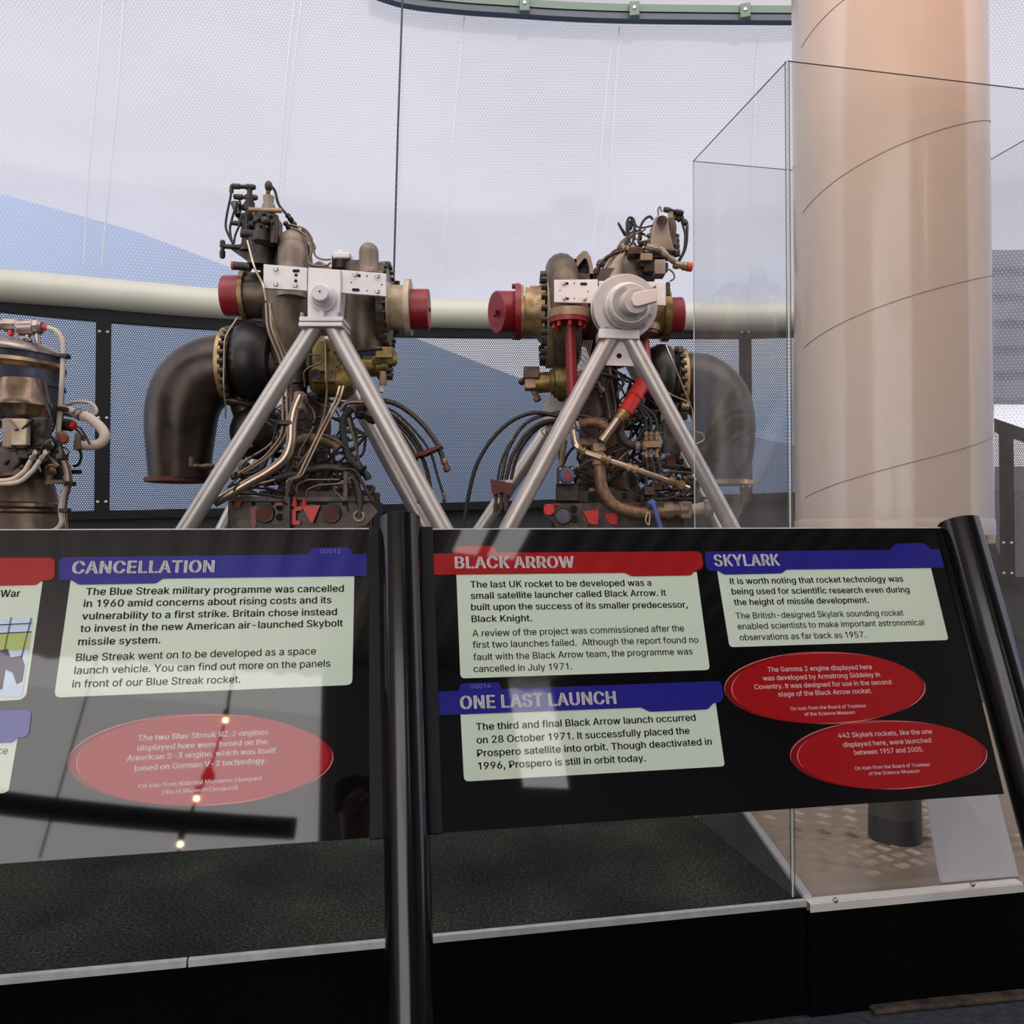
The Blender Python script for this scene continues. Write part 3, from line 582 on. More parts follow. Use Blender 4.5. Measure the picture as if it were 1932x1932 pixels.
88: (237, [[9, 0, 109, 142, 109, 118, 15, 254, 52, 254, 89, 200, 102, 181, 112, 164, 122, 146, 116, 146, 126, 164, 136, 181, 149, 200, 187, 254, 223, 254, 129, 119, 129, 143, 228, 0, 191, 0, 146, 65, 134, 83, 125, 98, 115, 116, 122, 116, 113, 98, 103, 83, 91, 65, 46, 0]]),
89: (236, [[102, 0, 102, 104, 8, 254, 46, 254, 96, 172, 111, 146, 125, 115, 112, 115, 126, 146, 140, 172, 191, 254, 228, 254, 134, 104, 134, 0]]),
90: (219, [[21, 0, 21, 23, 137, 193, 153, 215, 170, 238, 174, 227, 143, 226, 111, 226, 20, 226, 20, 254, 198, 254, 198, 231, 84, 64, 67, 40, 49, 17, 45, 27, 76, 28, 107, 29, 200, 29, 200, 0]]),
97: (195, [[80, -4, 63, -3, 47, 2, 34, 11, 24, 22, 17, 37, 15, 54, 17, 69, 22, 80, 29, 90, 39, 97, 63, 105, 89, 110, 105, 112, 117, 113, 133, 117, 136, 121, 138, 127, 138, 128, 133, 148, 120, 161, 110, 164, 98, 165, 75, 161, 59, 150, 50, 137, 20, 146, 29, 161, 39, 173, 52, 182, 66, 188, 97, 192, 119, 190, 143, 180, 153, 172, 161, 160, 167, 145, 168, 126, 168, 0, 138, 0, 138, 26, 136, 26, 126, 12, 108, 1, 95, -3], [85, 23, 101, 24, 114, 29, 124, 37, 132, 47, 136, 57, 138, 69, 138, 95, 130, 91, 116, 88, 100, 86, 88, 84, 67, 79, 52, 70, 47, 62, 46, 52, 51, 36, 65, 26]]),
98: (212, [[115, -4, 99, -3, 86, 2, 69, 16, 59, 29, 56, 29, 56, 0, 26, 0, 26, 254, 57, 254, 57, 160, 59, 160, 69, 173, 86, 186, 98, 191, 115, 192, 137, 189, 156, 180, 173, 166, 185, 146, 189, 135, 193, 122, 194, 109, 195, 94, 194, 80, 193, 66, 189, 54, 185, 42, 173, 23, 157, 8, 137, -1], [110, 23, 126, 26, 140, 33, 150, 44, 158, 58, 163, 75, 164, 95, 163, 114, 158, 131, 150, 145, 140, 156, 126, 163, 110, 165, 94, 163, 81, 156, 70, 145, 62, 131, 58, 114, 56, 95, 58, 75, 63, 58, 70, 43, 81, 32, 94, 26]]),
99: (198, [[104, -4, 91, -3, 79, -1, 69, 3, 58, 8, 49, 15, 41, 23, 34, 32, 28, 43, 23, 54, 20, 66, 18, 80, 17, 94, 18, 108, 20, 122, 23, 134, 28, 146, 34, 156, 41, 165, 49, 173, 58, 180, 69, 185, 79, 189, 91, 191, 104, 192, 130, 189, 153, 178, 170, 161, 181, 138, 151, 131, 145, 145, 135, 155, 121, 162, 104, 165, 86, 162, 73, 155, 62, 144, 54, 129, 50, 112, 48, 94, 50, 75, 54, 59, 62, 44, 73, 33, 86, 26, 104, 23, 121, 26, 135, 33, 146, 44, 152, 59, 181, 51, 171, 28, 153, 11, 130, 0]]),
100: (212, [[98, -4, 75, -1, 56, 8, 40, 23, 27, 42, 23, 54, 20, 66, 18, 80, 17, 94, 18, 109, 20, 122, 23, 135, 27, 146, 40, 166, 56, 180, 75, 189, 98, 192, 114, 191, 126, 186, 144, 173, 153, 160, 155, 160, 155, 254, 186, 254, 186, 0, 156, 0, 156, 29, 153, 29, 143, 16, 126, 2, 114, -3], [102, 23, 118, 26, 132, 32, 142, 43, 150, 58, 154, 75, 156, 95, 154, 114, 150, 131, 142, 145, 132, 156, 118, 163, 102, 165, 86, 163, 72, 156, 62, 145, 54, 131, 50, 114, 48, 95, 50, 75, 54, 58, 62, 44, 73, 33, 86, 26]]),
101: (202, [[106, -4, 93, -3, 80, -1, 69, 3, 58, 8, 49, 15, 41, 23, 34, 32, 28, 42, 23, 54, 20, 66, 18, 79, 17, 93, 18, 108, 20, 121, 23, 133, 28, 145, 33, 155, 40, 165, 48, 173, 58, 180, 68, 185, 78, 189, 90, 191, 103, 192, 133, 187, 147, 180, 160, 170, 170, 157, 179, 141, 184, 121, 186, 97, 186, 85, 37, 85, 37, 110, 169, 110, 155, 101, 153, 119, 149, 134, 141, 147, 131, 157, 118, 163, 103, 165, 87, 163, 73, 157, 62, 147, 54, 135, 50, 121, 48, 105, 48, 89, 50, 69, 55, 53, 64, 40, 76, 31, 90, 25, 106, 23, 127, 26, 143, 36, 153, 53, 182, 45, 177, 32, 168, 20, 156, 10, 141, 2, 125, -3]]),
102: (127, [[114, 190, 114, 164, 3, 164, 3, 190], [40, 0, 40, 216, 42, 231, 48, 243, 57, 252, 68, 259, 94, 265, 111, 263, 121, 260, 114, 234, 107, 236, 97, 237, 85, 235, 77, 230, 72, 221, 71, 209, 71, 0]]),
103: (213, [[103, -75, 84, -74, 67, -70, 53, -63, 41, -55, 25, -35, 51, -20, 61, -33, 77, -44, 89, -48, 103, -49, 124, -46, 141, -38, 152, -23, 156, -3, 156, 34, 153, 34, 143, 21, 126, 8, 114, 4, 97, 2, 76, 5, 56, 13, 40, 27, 28, 45, 23, 56, 20, 68, 18, 81, 17, 96, 18, 110, 20, 123, 23, 135, 27, 147, 40, 166, 56, 180, 76, 189, 98, 192, 114, 191, 127, 186, 144, 173, 154, 159, 157, 159, 157, 190, 186, 190, 186, -4, 183, -27, 175, -45, 162, -59, 145, -68, 125, -73], [102, 30, 118, 32, 132, 38, 142, 47, 150, 61, 155, 77, 156, 96, 155, 115, 150, 132, 142, 146, 132, 156, 119, 163, 102, 165, 86, 163, 73, 156, 62, 145, 54, 131, 50, 115, 48, 96, 50, 78, 54, 61, 62, 48, 73, 38, 86, 32]]),
104: (205, [[57, 113, 57, 0, 26, 0, 26, 254, 57, 254, 57, 144, 51, 144, 62, 166, 76, 181, 94, 189, 114, 192, 132, 190, 148, 184, 161, 174, 170, 160, 177, 142, 179, 120, 179, 0, 148, 0, 148, 118, 145, 137, 136, 152, 123, 161, 105, 165, 92, 163, 80, 159, 71, 151, 63, 141, 58, 129]]),
105: (83, [[26, 0, 26, 190, 57, 190, 57, 0], [42, 221, 34, 223, 27, 227, 22, 234, 21, 242, 22, 249, 27, 256, 34, 260, 42, 262, 50, 260, 57, 256, 62, 249, 63, 242, 62, 234, 57, 227, 50, 223]]),
106: (83, [[26, 190, 57, 190, 57, -15, 55, -31, 51, -45, 43, -56, 32, -65, 19, -70, 2, -71, -5, -71, -5, -43, 1, -43, 12, -42, 20, -36, 25, -27, 26, -15], [42, 221, 34, 223, 27, 227, 22, 234, 20, 242, 22, 249, 27, 256, 34, 260, 42, 262, 50, 260, 57, 256, 61, 249, 63, 242, 61, 234, 57, 227, 50, 223]]),
107: (190, [[55, 68, 55, 106, 60, 106, 142, 190, 180, 190, 92, 100, 89, 100], [26, 0, 26, 254, 57, 254, 57, 0], [147, 0, 74, 93, 96, 114, 186, 0]]),
108: (95, [[70, -1, 50, 2, 37, 10, 29, 24, 26, 42, 26, 254, 57, 254, 57, 49, 58, 38, 60, 31, 65, 27, 73, 26, 80, 26, 85, 27, 90, 1, 81, 0]]),
109: (305, [[26, 0, 26, 190, 56, 190, 56, 148, 54, 148, 59, 162, 66, 173, 86, 188, 110, 193, 129, 190, 144, 180, 154, 166, 160, 147, 156, 147, 161, 160, 169, 172, 190, 187, 204, 192, 218, 193, 234, 191, 249, 186, 261, 177, 270, 164, 276, 148, 278, 128, 278, 0, 248, 0, 248, 127, 245, 145, 236, 156, 224, 163, 209, 165, 197, 164, 187, 160, 173, 145, 168, 124, 168, 0, 137, 0, 137, 130, 134, 144, 126, 156, 115, 163, 100, 165, 79, 160, 70, 154, 63, 145, 58, 133, 57, 119, 57, 0]]),
110: (205, [[57, 113, 57, 0, 26, 0, 26, 190, 56, 190, 56, 144, 51, 144, 62, 166, 76, 181, 94, 189, 114, 192, 132, 190, 147, 184, 160, 174, 170, 160, 176, 142, 179, 120, 179, 0, 148, 0, 148, 118, 145, 137, 136, 152, 123, 161, 105, 165, 92, 163, 80, 159, 71, 151, 63, 141, 58, 129]]),
111: (208, [[104, -4, 91, -3, 79, -1, 69, 3, 58, 8, 49, 15, 41, 23, 34, 32, 28, 43, 23, 54, 20, 66, 18, 80, 17, 94, 18, 108, 20, 122, 23, 134, 28, 146, 34, 156, 41, 165, 49, 173, 58, 180, 69, 185, 79, 189, 91, 191, 104, 192, 116, 191, 128, 189, 139, 185, 149, 180, 159, 173, 167, 165, 174, 156, 180, 146, 184, 134, 188, 122, 190, 108, 191, 94, 190, 80, 188, 66, 184, 54, 180, 43, 174, 32, 167, 23, 159, 15, 149, 8, 139, 3, 128, -1, 116, -3], [104, 23, 121, 26, 135, 33, 146, 44, 154, 59, 158, 75, 160, 94, 158, 112, 154, 129, 146, 144, 135, 155, 121, 162, 104, 165, 86, 162, 73, 155, 62, 144, 54, 129, 50, 112, 48, 94, 50, 75, 54, 59, 62, 44, 73, 33, 86, 26]]),
112: (212, [[26, -71, 26, 190, 56, 190, 56, 160, 59, 160, 69, 173, 86, 186, 98, 191, 115, 192, 137, 189, 156, 180, 173, 166, 185, 146, 189, 135, 193, 122, 194, 109, 195, 94, 194, 80, 193, 66, 189, 54, 185, 42, 173, 23, 157, 8, 137, -1, 115, -4, 99, -3, 86, 2, 69, 16, 59, 29, 57, 29, 57, -71], [110, 23, 126, 26, 140, 33, 150, 44, 158, 58, 163, 75, 164, 95, 163, 114, 158, 131, 150, 145, 140, 156, 126, 163, 110, 165, 94, 163, 81, 156, 70, 145, 62, 131, 58, 114, 56, 95, 58, 75, 63, 58, 70, 43, 81, 32, 94, 26]]),
113: (212, [[186, -71, 155, -71, 155, 29, 153, 29, 143, 16, 126, 2, 114, -3, 98, -4, 75, -1, 56, 8, 40, 23, 27, 42, 23, 54, 20, 66, 18, 80, 17, 94, 18, 109, 20, 122, 23, 135, 27, 146, 40, 166, 56, 180, 75, 189, 98, 192, 114, 191, 126, 186, 144, 173, 153, 160, 156, 160, 156, 190, 186, 190], [102, 23, 118, 26, 132, 32, 142, 43, 150, 58, 154, 75, 156, 95, 154, 114, 150, 131, 142, 145, 132, 156, 118, 163, 102, 165, 86, 163, 72, 156, 62, 145, 54, 131, 50, 114, 48, 95, 50, 75, 54, 58, 62, 44, 73, 33, 86, 26]]),
114: (130, [[26, 0, 26, 190, 56, 190, 56, 160, 58, 160, 65, 173, 76, 184, 90, 190, 107, 192, 115, 192, 122, 192, 122, 161, 115, 162, 103, 163, 91, 161, 80, 157, 70, 151, 63, 142, 58, 131, 57, 118, 57, 0]]),
115: (182, [[91, -4, 72, -3, 56, 2, 42, 9, 31, 19, 23, 32, 18, 47, 47, 53, 53, 40, 62, 30, 75, 25, 91, 23, 108, 25, 122, 31, 131, 40, 134, 51, 132, 60, 127, 68, 118, 74, 106, 78, 75, 85, 52, 93, 36, 104, 27, 119, 23, 137, 26, 152, 33, 166, 43, 177, 58, 185, 74, 190, 94, 192, 112, 191, 127, 186, 140, 179, 149, 170, 162, 145, 134, 139, 129, 149, 121, 158, 110, 164, 94, 166, 78, 164, 65, 158, 57, 150, 54, 139, 56, 129, 62, 122, 72, 116, 86, 111, 115, 105, 137, 97, 153, 86, 162, 71, 166, 53, 163, 37, 156, 24, 145, 12, 130, 3, 112, -2]]),
116: (114, [[102, 190, 102, 164, 3, 164, 3, 190], [32, 236, 63, 236, 63, 49, 64, 38, 68, 31, 75, 26, 85, 25, 93, 26, 101, 27, 107, 1, 96, -1, 84, -2, 62, 1, 46, 11, 36, 26, 32, 46]]),
117: (205, [[91, -3, 73, -1, 57, 5, 44, 15, 35, 29, 28, 47, 26, 69, 26, 190, 57, 190, 57, 72, 60, 52, 68, 37, 82, 28, 100, 25, 113, 27, 125, 31, 134, 38, 142, 48, 146, 61, 148, 76, 148, 190, 179, 190, 179, 0, 149, 0, 149, 46, 154, 46, 149, 34, 143, 23, 136, 15, 129, 8, 111, 0]]),
118: (195, [[81, 0, 9, 190, 42, 190, 83, 78, 93, 43, 103, 10, 92, 10, 101, 43, 112, 78, 152, 190, 186, 190, 113, 0]]),
119: (284, [[69, 0, 11, 190, 44, 190, 67, 107, 77, 68, 88, 21, 82, 21, 93, 67, 103, 107, 126, 190, 158, 190, 181, 107, 191, 68, 201, 21, 196, 21, 206, 68, 217, 107, 240, 190, 272, 190, 215, 0, 184, 0, 159, 86, 152, 112, 145, 140, 138, 169, 145, 169, 138, 140, 131, 112, 124, 86, 99, 0]]),
120: (189, [[10, 0, 86, 109, 86, 86, 14, 190, 50, 190, 74, 153, 90, 127, 104, 103, 88, 103, 101, 127, 117, 153, 141, 190, 176, 190, 104, 84, 104, 107, 179, 0, 143, 0, 115, 43, 100, 68, 86, 91, 102, 91, 89, 68, 74, 43, 46, 0]]),
121: (195, [[24, -69, 31, -43, 36, -44, 52, -44, 65, -37, 71, -29, 75, -18, 81, -1, 9, 190, 42, 190, 83, 78, 93, 43, 103, 10, 92, 10, 101, 43, 112, 78, 153, 190, 186, 190, 102, -29, 88, -54, 70, -68, 46, -73, 32, -72]]),
122: (190, [[21, 0, 21, 23, 127, 160, 127, 161, 24, 161, 24, 190, 166, 190, 166, 165, 63, 30, 63, 28, 169, 28, 169, 0]]),
48: (227, [[113, -3, 100, -2, 87, 0, 76, 5, 65, 12, 56, 21, 47, 31, 40, 43, 34, 57, 30, 72, 27, 89, 25, 107, 24, 127, 25, 147, 27, 165, 30, 182, 35, 197, 40, 211, 48, 223, 56, 234, 65, 242, 76, 249, 87, 254, 100, 257, 113, 258, 127, 257, 139, 254, 151, 249, 161, 242, 171, 234, 179, 223, 186, 211, 192, 197, 197, 182, 200, 165, 202, 147, 203, 127, 202, 107, 200, 89, 197, 72, 192, 57, 186, 43, 179, 31, 171, 21, 162, 12, 151, 5, 140, 0, 127, -2], [113, 25, 131, 28, 145, 37, 157, 52, 165, 72, 168, 84, 170, 97, 171, 111, 172, 127, 171, 143, 170, 157, 168, 170, 165, 182, 157, 203, 145, 218, 131, 227, 113, 230, 96, 227, 82, 218, 70, 203, 62, 182, 59, 170, 56, 157, 55, 143, 55, 127, 55, 111, 56, 97, 59, 84, 62, 72, 70, 52, 82, 37, 96, 28]]),
49: (227, [[38, 0, 38, 27, 195, 27, 195, 0], [138, 254, 138, 0, 106, 0, 106, 224, 105, 224, 43, 179, 43, 213, 99, 254]]),
50: (227, [[32, 0, 32, 24, 117, 114, 130, 129, 141, 141, 155, 163, 160, 186, 159, 198, 154, 209, 146, 218, 137, 224, 125, 228, 112, 230, 98, 228, 86, 224, 77, 216, 69, 207, 65, 195, 64, 181, 33, 181, 35, 202, 43, 221, 55, 237, 72, 248, 91, 255, 112, 258, 134, 255, 153, 248, 169, 237, 181, 223, 188, 205, 191, 186, 185, 159, 179, 145, 168, 129, 161, 121, 153, 111, 144, 101, 133, 90, 76, 30, 76, 28, 195, 28, 195, 0]]),
51: (227, [[109, -3, 87, -1, 66, 5, 49, 15, 35, 29, 26, 46, 22, 66, 55, 66, 57, 54, 63, 44, 72, 35, 83, 30, 109, 25, 124, 26, 138, 30, 149, 37, 157, 46, 163, 58, 165, 72, 163, 86, 158, 98, 150, 109, 137, 117, 121, 122, 101, 124, 78, 124, 78, 150, 144, 224, 144, 226, 35, 226, 35, 254, 186, 254, 186, 230, 106, 139, 106, 144, 119, 145, 132, 144, 144, 142, 154, 138, 172, 127, 185, 111, 194, 93, 196, 72, 194, 51, 185, 33, 172, 18, 154, 6, 144, 2, 133, -1, 121, -3]]),
52: (227, [[20, 53, 20, 79, 123, 254, 155, 254, 54, 83, 54, 81, 207, 81, 207, 53], [141, 0, 141, 61, 141, 73, 141, 159, 171, 159, 171, 0]]),
53: (227, [[111, -3, 89, -1, 70, 6, 54, 16, 41, 30, 33, 47, 30, 65, 61, 65, 64, 54, 69, 44, 87, 30, 111, 25, 125, 27, 138, 32, 149, 41, 157, 52, 162, 66, 164, 81, 162, 97, 157, 111, 148, 122, 137, 131, 124, 137, 109, 138, 84, 134, 64, 123, 34, 126, 48, 254, 183, 254, 183, 226, 75, 226, 67, 151, 68, 151, 89, 162, 115, 167, 131, 165, 147, 160, 161, 153, 172, 143, 182, 130, 189, 116, 194, 99, 195, 82, 195, 70, 193, 58, 189, 48, 184, 38, 171, 21, 154, 8, 144, 3, 134, -1, 123, -3]]),
54: (227, [[113, -3, 91, -1, 71, 7, 55, 20, 42, 37, 34, 58, 32, 81, 34, 100, 40, 119, 45, 130, 51, 142, 59, 156, 69, 170, 126, 254, 161, 254, 75, 131, 73, 131, 83, 144, 98, 153, 117, 157, 139, 155, 158, 147, 173, 136, 185, 120, 192, 101, 194, 79, 192, 56, 184, 36, 171, 20, 155, 7, 135, -1], [113, 24, 127, 26, 139, 31, 149, 40, 157, 51, 162, 64, 164, 79, 162, 94, 157, 107, 149, 118, 139, 126, 127, 131, 113, 133, 99, 131, 87, 126, 77, 118, 69, 107, 64, 94, 62, 79, 64, 64, 69, 51, 77, 40, 87, 31, 99, 26]]),
55: (227, [[48, 0, 162, 224, 162, 226, 31, 226, 31, 254, 195, 254, 195, 224, 82, 0]]),
56: (227, [[113, -3, 101, -3, 89, -1, 78, 2, 68, 6, 50, 17, 37, 31, 29, 48, 26, 68, 28, 83, 33, 98, 40, 110, 51, 121, 63, 128, 76, 132, 76, 133, 59, 141, 46, 154, 38, 171, 35, 190, 38, 209, 45, 225, 57, 239, 73, 249, 92, 256, 113, 258, 134, 256, 153, 249, 169, 239, 181, 225, 188, 209, 191, 190, 188, 171, 180, 154, 167, 141, 150, 133, 150, 132, 164, 128, 176, 121, 186, 110, 194, 98, 199, 83, 200, 68, 198, 48, 189, 31, 176, 17, 158, 6, 148, 2, 137, -1, 126, -3], [113, 25, 129, 26, 142, 30, 153, 37, 161, 46, 167, 57, 168, 69, 167, 83, 161, 94, 153, 104, 141, 111, 128, 116, 113, 118, 98, 116, 85, 111, 73, 104, 65, 94, 59, 83, 58, 69, 59, 57, 64, 46, 73, 37, 84, 30, 97, 26], [113, 145, 126, 146, 137, 150, 146, 157, 154, 165, 158, 176, 160, 188, 158, 200, 154, 210, 147, 218, 138, 225, 126, 229, 113, 230, 100, 229, 89, 225, 79, 218, 72, 210, 68, 200, 66, 188, 68, 176, 72, 165, 79, 157, 89, 150, 100, 146]]),
57: (227, [[113, 258, 135, 255, 155, 247, 171, 234, 184, 217, 192, 197, 194, 173, 192, 155, 186, 135, 181, 124, 175, 112, 167, 99, 158, 84, 100, 0, 65, 0, 151, 124, 154, 124, 144, 111, 128, 101, 109, 97, 87, 100, 69, 107, 53, 119, 41, 134, 34, 154, 32, 176, 34, 198, 42, 218, 55, 235, 71, 247, 91, 255], [113, 230, 99, 228, 87, 223, 77, 215, 69, 204, 64, 191, 63, 176, 64, 161, 69, 148, 77, 137, 87, 129, 99, 123, 113, 122, 127, 123, 139, 129, 149, 137, 157, 147, 162, 160, 164, 175, 162, 190, 157, 204, 150, 215, 139, 223, 127, 228]]),
46: (94, [[48, -2, 39, -1, 31, 4, 26, 12, 25, 20, 26, 29, 31, 37, 39, 42, 48, 43, 56, 42, 64, 37, 69, 29, 71, 20, 69, 12, 64, 4, 56, -1]]),
44: (94, [[19, -60, 34, 36, 68, 36, 42, -60]]),
45: (227, [[168, 122, 168, 94, 57, 94, 57, 122]]),
40: (137, [[45, 103, 45, 117, 46, 132, 48, 147, 50, 162, 66, 221, 71, 234, 76, 247, 82, 259, 88, 270, 118, 270, 95, 214, 81, 157, 79, 143, 77, 129, 76, 116, 76, 103, 80, 57, 94, 8, 99, -5, 105, -19, 111, -33, 118, -48, 88, -48, 78, -29, 69, -11, 62, 8, 56, 27, 51, 46, 47, 66, 45, 84]]),
41: (137, [[19, -48, 26, -33, 32, -18, 38, -4, 43, 9, 57, 58, 61, 103, 61, 116, 60, 129, 58, 143, 56, 157, 41, 214, 19, 270, 48, 270, 54, 259, 60, 247, 66, 234, 71, 221, 86, 162, 89, 147, 91, 132, 92, 117, 92, 103, 91, 84, 89, 65, 86, 46, 81, 27, 74, 8, 67, -11, 58, -30, 48, -48]]),
}
ALPHA_RAW[73] = (92, [[30, 0, 30, 254, 62, 254, 62, 0]])
ALPHA_RAW[108] = (84, [[26, 0, 26, 254, 57, 254, 57, 0]])
ALPHA_RAW[49] = (200, [[136, 254, 136, 0, 104, 0, 104, 196, 46, 176, 46, 204, 112, 254]])
ALPHA = {chr(k): (v[0] / 500, [[(o[i] / 500, o[i + 1] / 500) for i in range(0, len(o), 2)] for o in v[1]]) for k, v in ALPHA_RAW.items()}
CAP = max(y for o in ALPHA['B'][1] for x, y in o); ES = 0.727 / CAP
GM = {}
def glyph(ch):                                       # filled outline of one letter, made once
    if ch not in GM:
        outs = ALPHA[ch][1]; area = lambda o: sum(o[i - 1][0] * o[i][1] - o[i][0] * o[i - 1][1] for i in range(len(o)))
        ar = [area(o) for o in outs]; sg = 1 if ar[max(range(len(ar)), key=lambda k: abs(ar[k]))] > 0 else -1
        def inside(q, o):
            r = False
            for i in range(len(o)):
                (x1, y1), (x2, y2) = o[i - 1], o[i]
                if (y1 > q[1]) != (y2 > q[1]) and q[0] < (x2 - x1) * (q[1] - y1) / (y2 - y1) + x1: r = not r
            return r
        gv, gf = [], []
        for k, o_ in enumerate(outs):
            if ar[k] * sg < 0: continue
            cu = bpy.data.curves.new('t', 'CURVE'); cu.dimensions = '2D'; cu.fill_mode = 'BOTH'
            for c_ in [o_] + [h for j, h in enumerate(outs) if ar[j] * sg < 0 and inside(h[0], o_)]:
                sp_ = cu.splines.new('POLY'); sp_.points.add(len(c_) - 1); sp_.use_cyclic_u = True
                for q_, (px_, py_) in zip(sp_.points, c_): q_.co = (px_ * ES, py_ * ES, 0, 1)
            o = bpy.data.objects.new('t', cu); col.objects.link(o); bpy.context.view_layer.update()
            me = bpy.data.meshes.new_from_object(o.evaluated_get(bpy.context.evaluated_depsgraph_get())); i = len(gv)
            gv += [(v.co.x, v.co.y) for v in me.vertices]; gf += [tuple(i + n for n in f.vertices) for f in me.polygons]
            bpy.data.objects.remove(o); bpy.data.curves.remove(cu); bpy.data.meshes.remove(me)
        GM[ch] = (gv, gf)
    return GM[ch]
def raw_text(s, bold=0.0, track=-0.012):             # bold: the letter printed several times, a hair apart
    vs_, fs, x = [], [], 0.0
    offs = [(0, 0)] if not bold else [(-bold, 0), (-bold * .35, bold * .35), (bold * .35, -bold * .35), (bold, 0)]
    for ch in s:
        if ch == ' ': x += 0.26; continue
        gv, gf = glyph(ch)
        for dx_, dy_ in offs:
            i = len(vs_); vs_ += [(u + x + dx_, v + dy_) for u, v in gv]; fs += [tuple(i + k for k in f) for f in gf]
        x += ALPHA[ch][0] * ES + bold * 1.2 + track
    return vs_, fs
class Panel:
    def __init__(s, name, corner, label):
        s.o = hit(*corner); s.root = empty(name, s.o, label, 'information panel'); s.root.rotation_euler = RM.to_euler()
    def loc(s, px, py):
        d = hit(px, py) - s.o; return d.dot(U3), d.dot(PW)
    def shape(s, name, pts, z, m, parent=None, th=0.0004, rnd=0):
        q = [s.loc(*p) for p in pts]
        if rnd: q = rounded(q, rnd)
        b = MB(); b.prism([Vector((x, y, z - th)) for x, y in q], (0, 0, th)); return b.build(name, m, parent or s.root, smooth=False)
    def lines(s, name, rows, px_size, z, m, parent, bold=0.0, tilt=None):
        b = MB()
        for txt, xl, yl, xr, yr in rows:
            vs_, fs = raw_text(txt, bold)
            if not vs_: continue
            x0 = min(v[0] for v in vs_); x1 = max(v[0] for v in vs_)
            a, c = s.loc(xl, yl), s.loc(xr, yr); em = s.loc(xl, yl - px_size)[1] - a[1]
            sx = (c[0] - a[0]) / (x1 - x0); sl = (c[1] - a[1]) / (c[0] - a[0]); i = len(b.v)
            for x, y in vs_:
                X = (x - x0) * sx; b.v.append(Vector((a[0] + X, a[1] + X * sl + y * em, z)))
            b.f += [tuple(i + k for k in f) for f in fs]
        return b.build(name, m, parent, smooth=False, fix=False)
    def heading(s, txt, xl, yl, xr, yr, px_size, z, m, parent):
        # stencil capitals: each letter broken by an upright gap, edges nicked by wear
        import bmesh
        a, c = s.loc(xl, yl), s.loc(xr, yr); em = s.loc(xl, yl - px_size)[1] - a[1]; sl = (c[1] - a[1]) / (c[0] - a[0])
        bw = 0.046; vs_, fs = raw_text(txt, bw, 0.0); x0 = min(v[0] for v in vs_); x1 = max(v[0] for v in vs_); sx = (c[0] - a[0]) / (x1 - x0)
        bm = bmesh.new(); bv = [bm.verts.new((x, y, 0)) for x, y in vs_]
        for f in fs:
            try: bm.faces.new([bv[k] for k in f])
            except ValueError: pass
        rnd = random.Random(txt); cuts = []; x = 0.0
        for ch in txt:
            if ch == ' ': x += 0.26; continue
            gx = [v[0] for v in glyph(ch)[0]]; lo, hi = min(gx) + x, max(gx) + x
            fr_ = {'A': .5, 'W': .5, 'Y': .5, 'L': .62, 'E': .52, 'T': None, 'I': None, 'N': .36, 'K': .42, 'R': .42, 'B': .42}.get(ch, .5)
            if fr_ is not None: cuts.append((lo + (hi - lo) * fr_, 0.018, R(90)))
            x += ALPHA[ch][0] * ES + bw * 1.2
        def cut(x, y, hw, ang):
            nx, ny = math.sin(ang), -math.cos(ang)
            for sgn in (-1, 1):
                bmesh.ops.bisect_plane(bm, geom=bm.verts[:] + bm.edges[:] + bm.faces[:], plane_co=(x + nx * hw * sgn, y + ny * hw * sgn, 0), plane_no=(nx, ny, 0), dist=1e-6)
            kill = [f for f in bm.faces if abs((f.calc_center_median().x - x) * nx + (f.calc_center_median().y - y) * ny) < hw]
            bmesh.ops.delete(bm, geom=kill, context='FACES')
        for x, hw, ang in cuts: cut(x, 0.36, hw, ang)
        for k in range(len(txt) // 2): cut(x0 + (x1 - x0) * rnd.random(), 0.1 + 0.55 * rnd.random(), rnd.uniform(0.003, 0.007), R(rnd.uniform(60, 112)))
        b = MB(); bm.verts.index_update()
        for v in bm.verts:
            X = (v.co.x - x0) * sx; b.v.append(Vector((a[0] + X, a[1] + X * sl + v.co.y * em, z)))
        b.f = [tuple(v.index for v in f.verts) for f in bm.faces]; bm.free()
        return b.build('heading_text', m, parent, smooth=False, fix=False)
    def ellipse(s, name, cx, cy, rx, ry, tilt, z, m, parent=None, a0=0, a1=360, w=None, n=72):
        pts = []
        for k in range(n + (1 if w else 0)):
            a = R(a0 + (a1 - a0) * k / n); x, y = math.cos(a) * rx, -math.sin(a) * ry; t = R(tilt)
            pts.append((cx + x * math.cos(t) + y * math.sin(t), cy - x * math.sin(t) + y * math.cos(t)))
        if w is None: return s.shape(name, pts, z, m, parent)
        inner = []
        for k, (x, y) in enumerate(pts):
            f = math.sin(math.pi * k / n) * w; inner.append((x - (x - cx) / rx * f, y - (y - cy) / ry * f * 0.8))
        return s.shape(name, pts + inner[::-1], z, m, parent)
def rounded(q, r):
    out = []; n = len(q); rs = r if isinstance(r, (list, tuple)) else [r] * n
    for k in range(n):
        p, a, b_ = Vector(q[k]), Vector(q[k - 1]), Vector(q[(k + 1) % n]); rr_ = rs[k]
        if rr_ <= 0: out.append(tuple(p)); continue
        da, db = (a - p), (b_ - p); rr_ = min(rr_, da.length * 0.45, db.length * 0.45); s_, e_ = p + da.normalized() * rr_, p + db.normalized() * rr_
        for i in range(6):
            t = i / 5; out.append(tuple(s_ * (1 - t) ** 2 + p * 2 * t * (1 - t) + e_ * t * t))
    return out
Z0, Z1, Z2, Z3, Z4 = 0.0, 0.0006, 0.0012, 0.0018, 0.0024
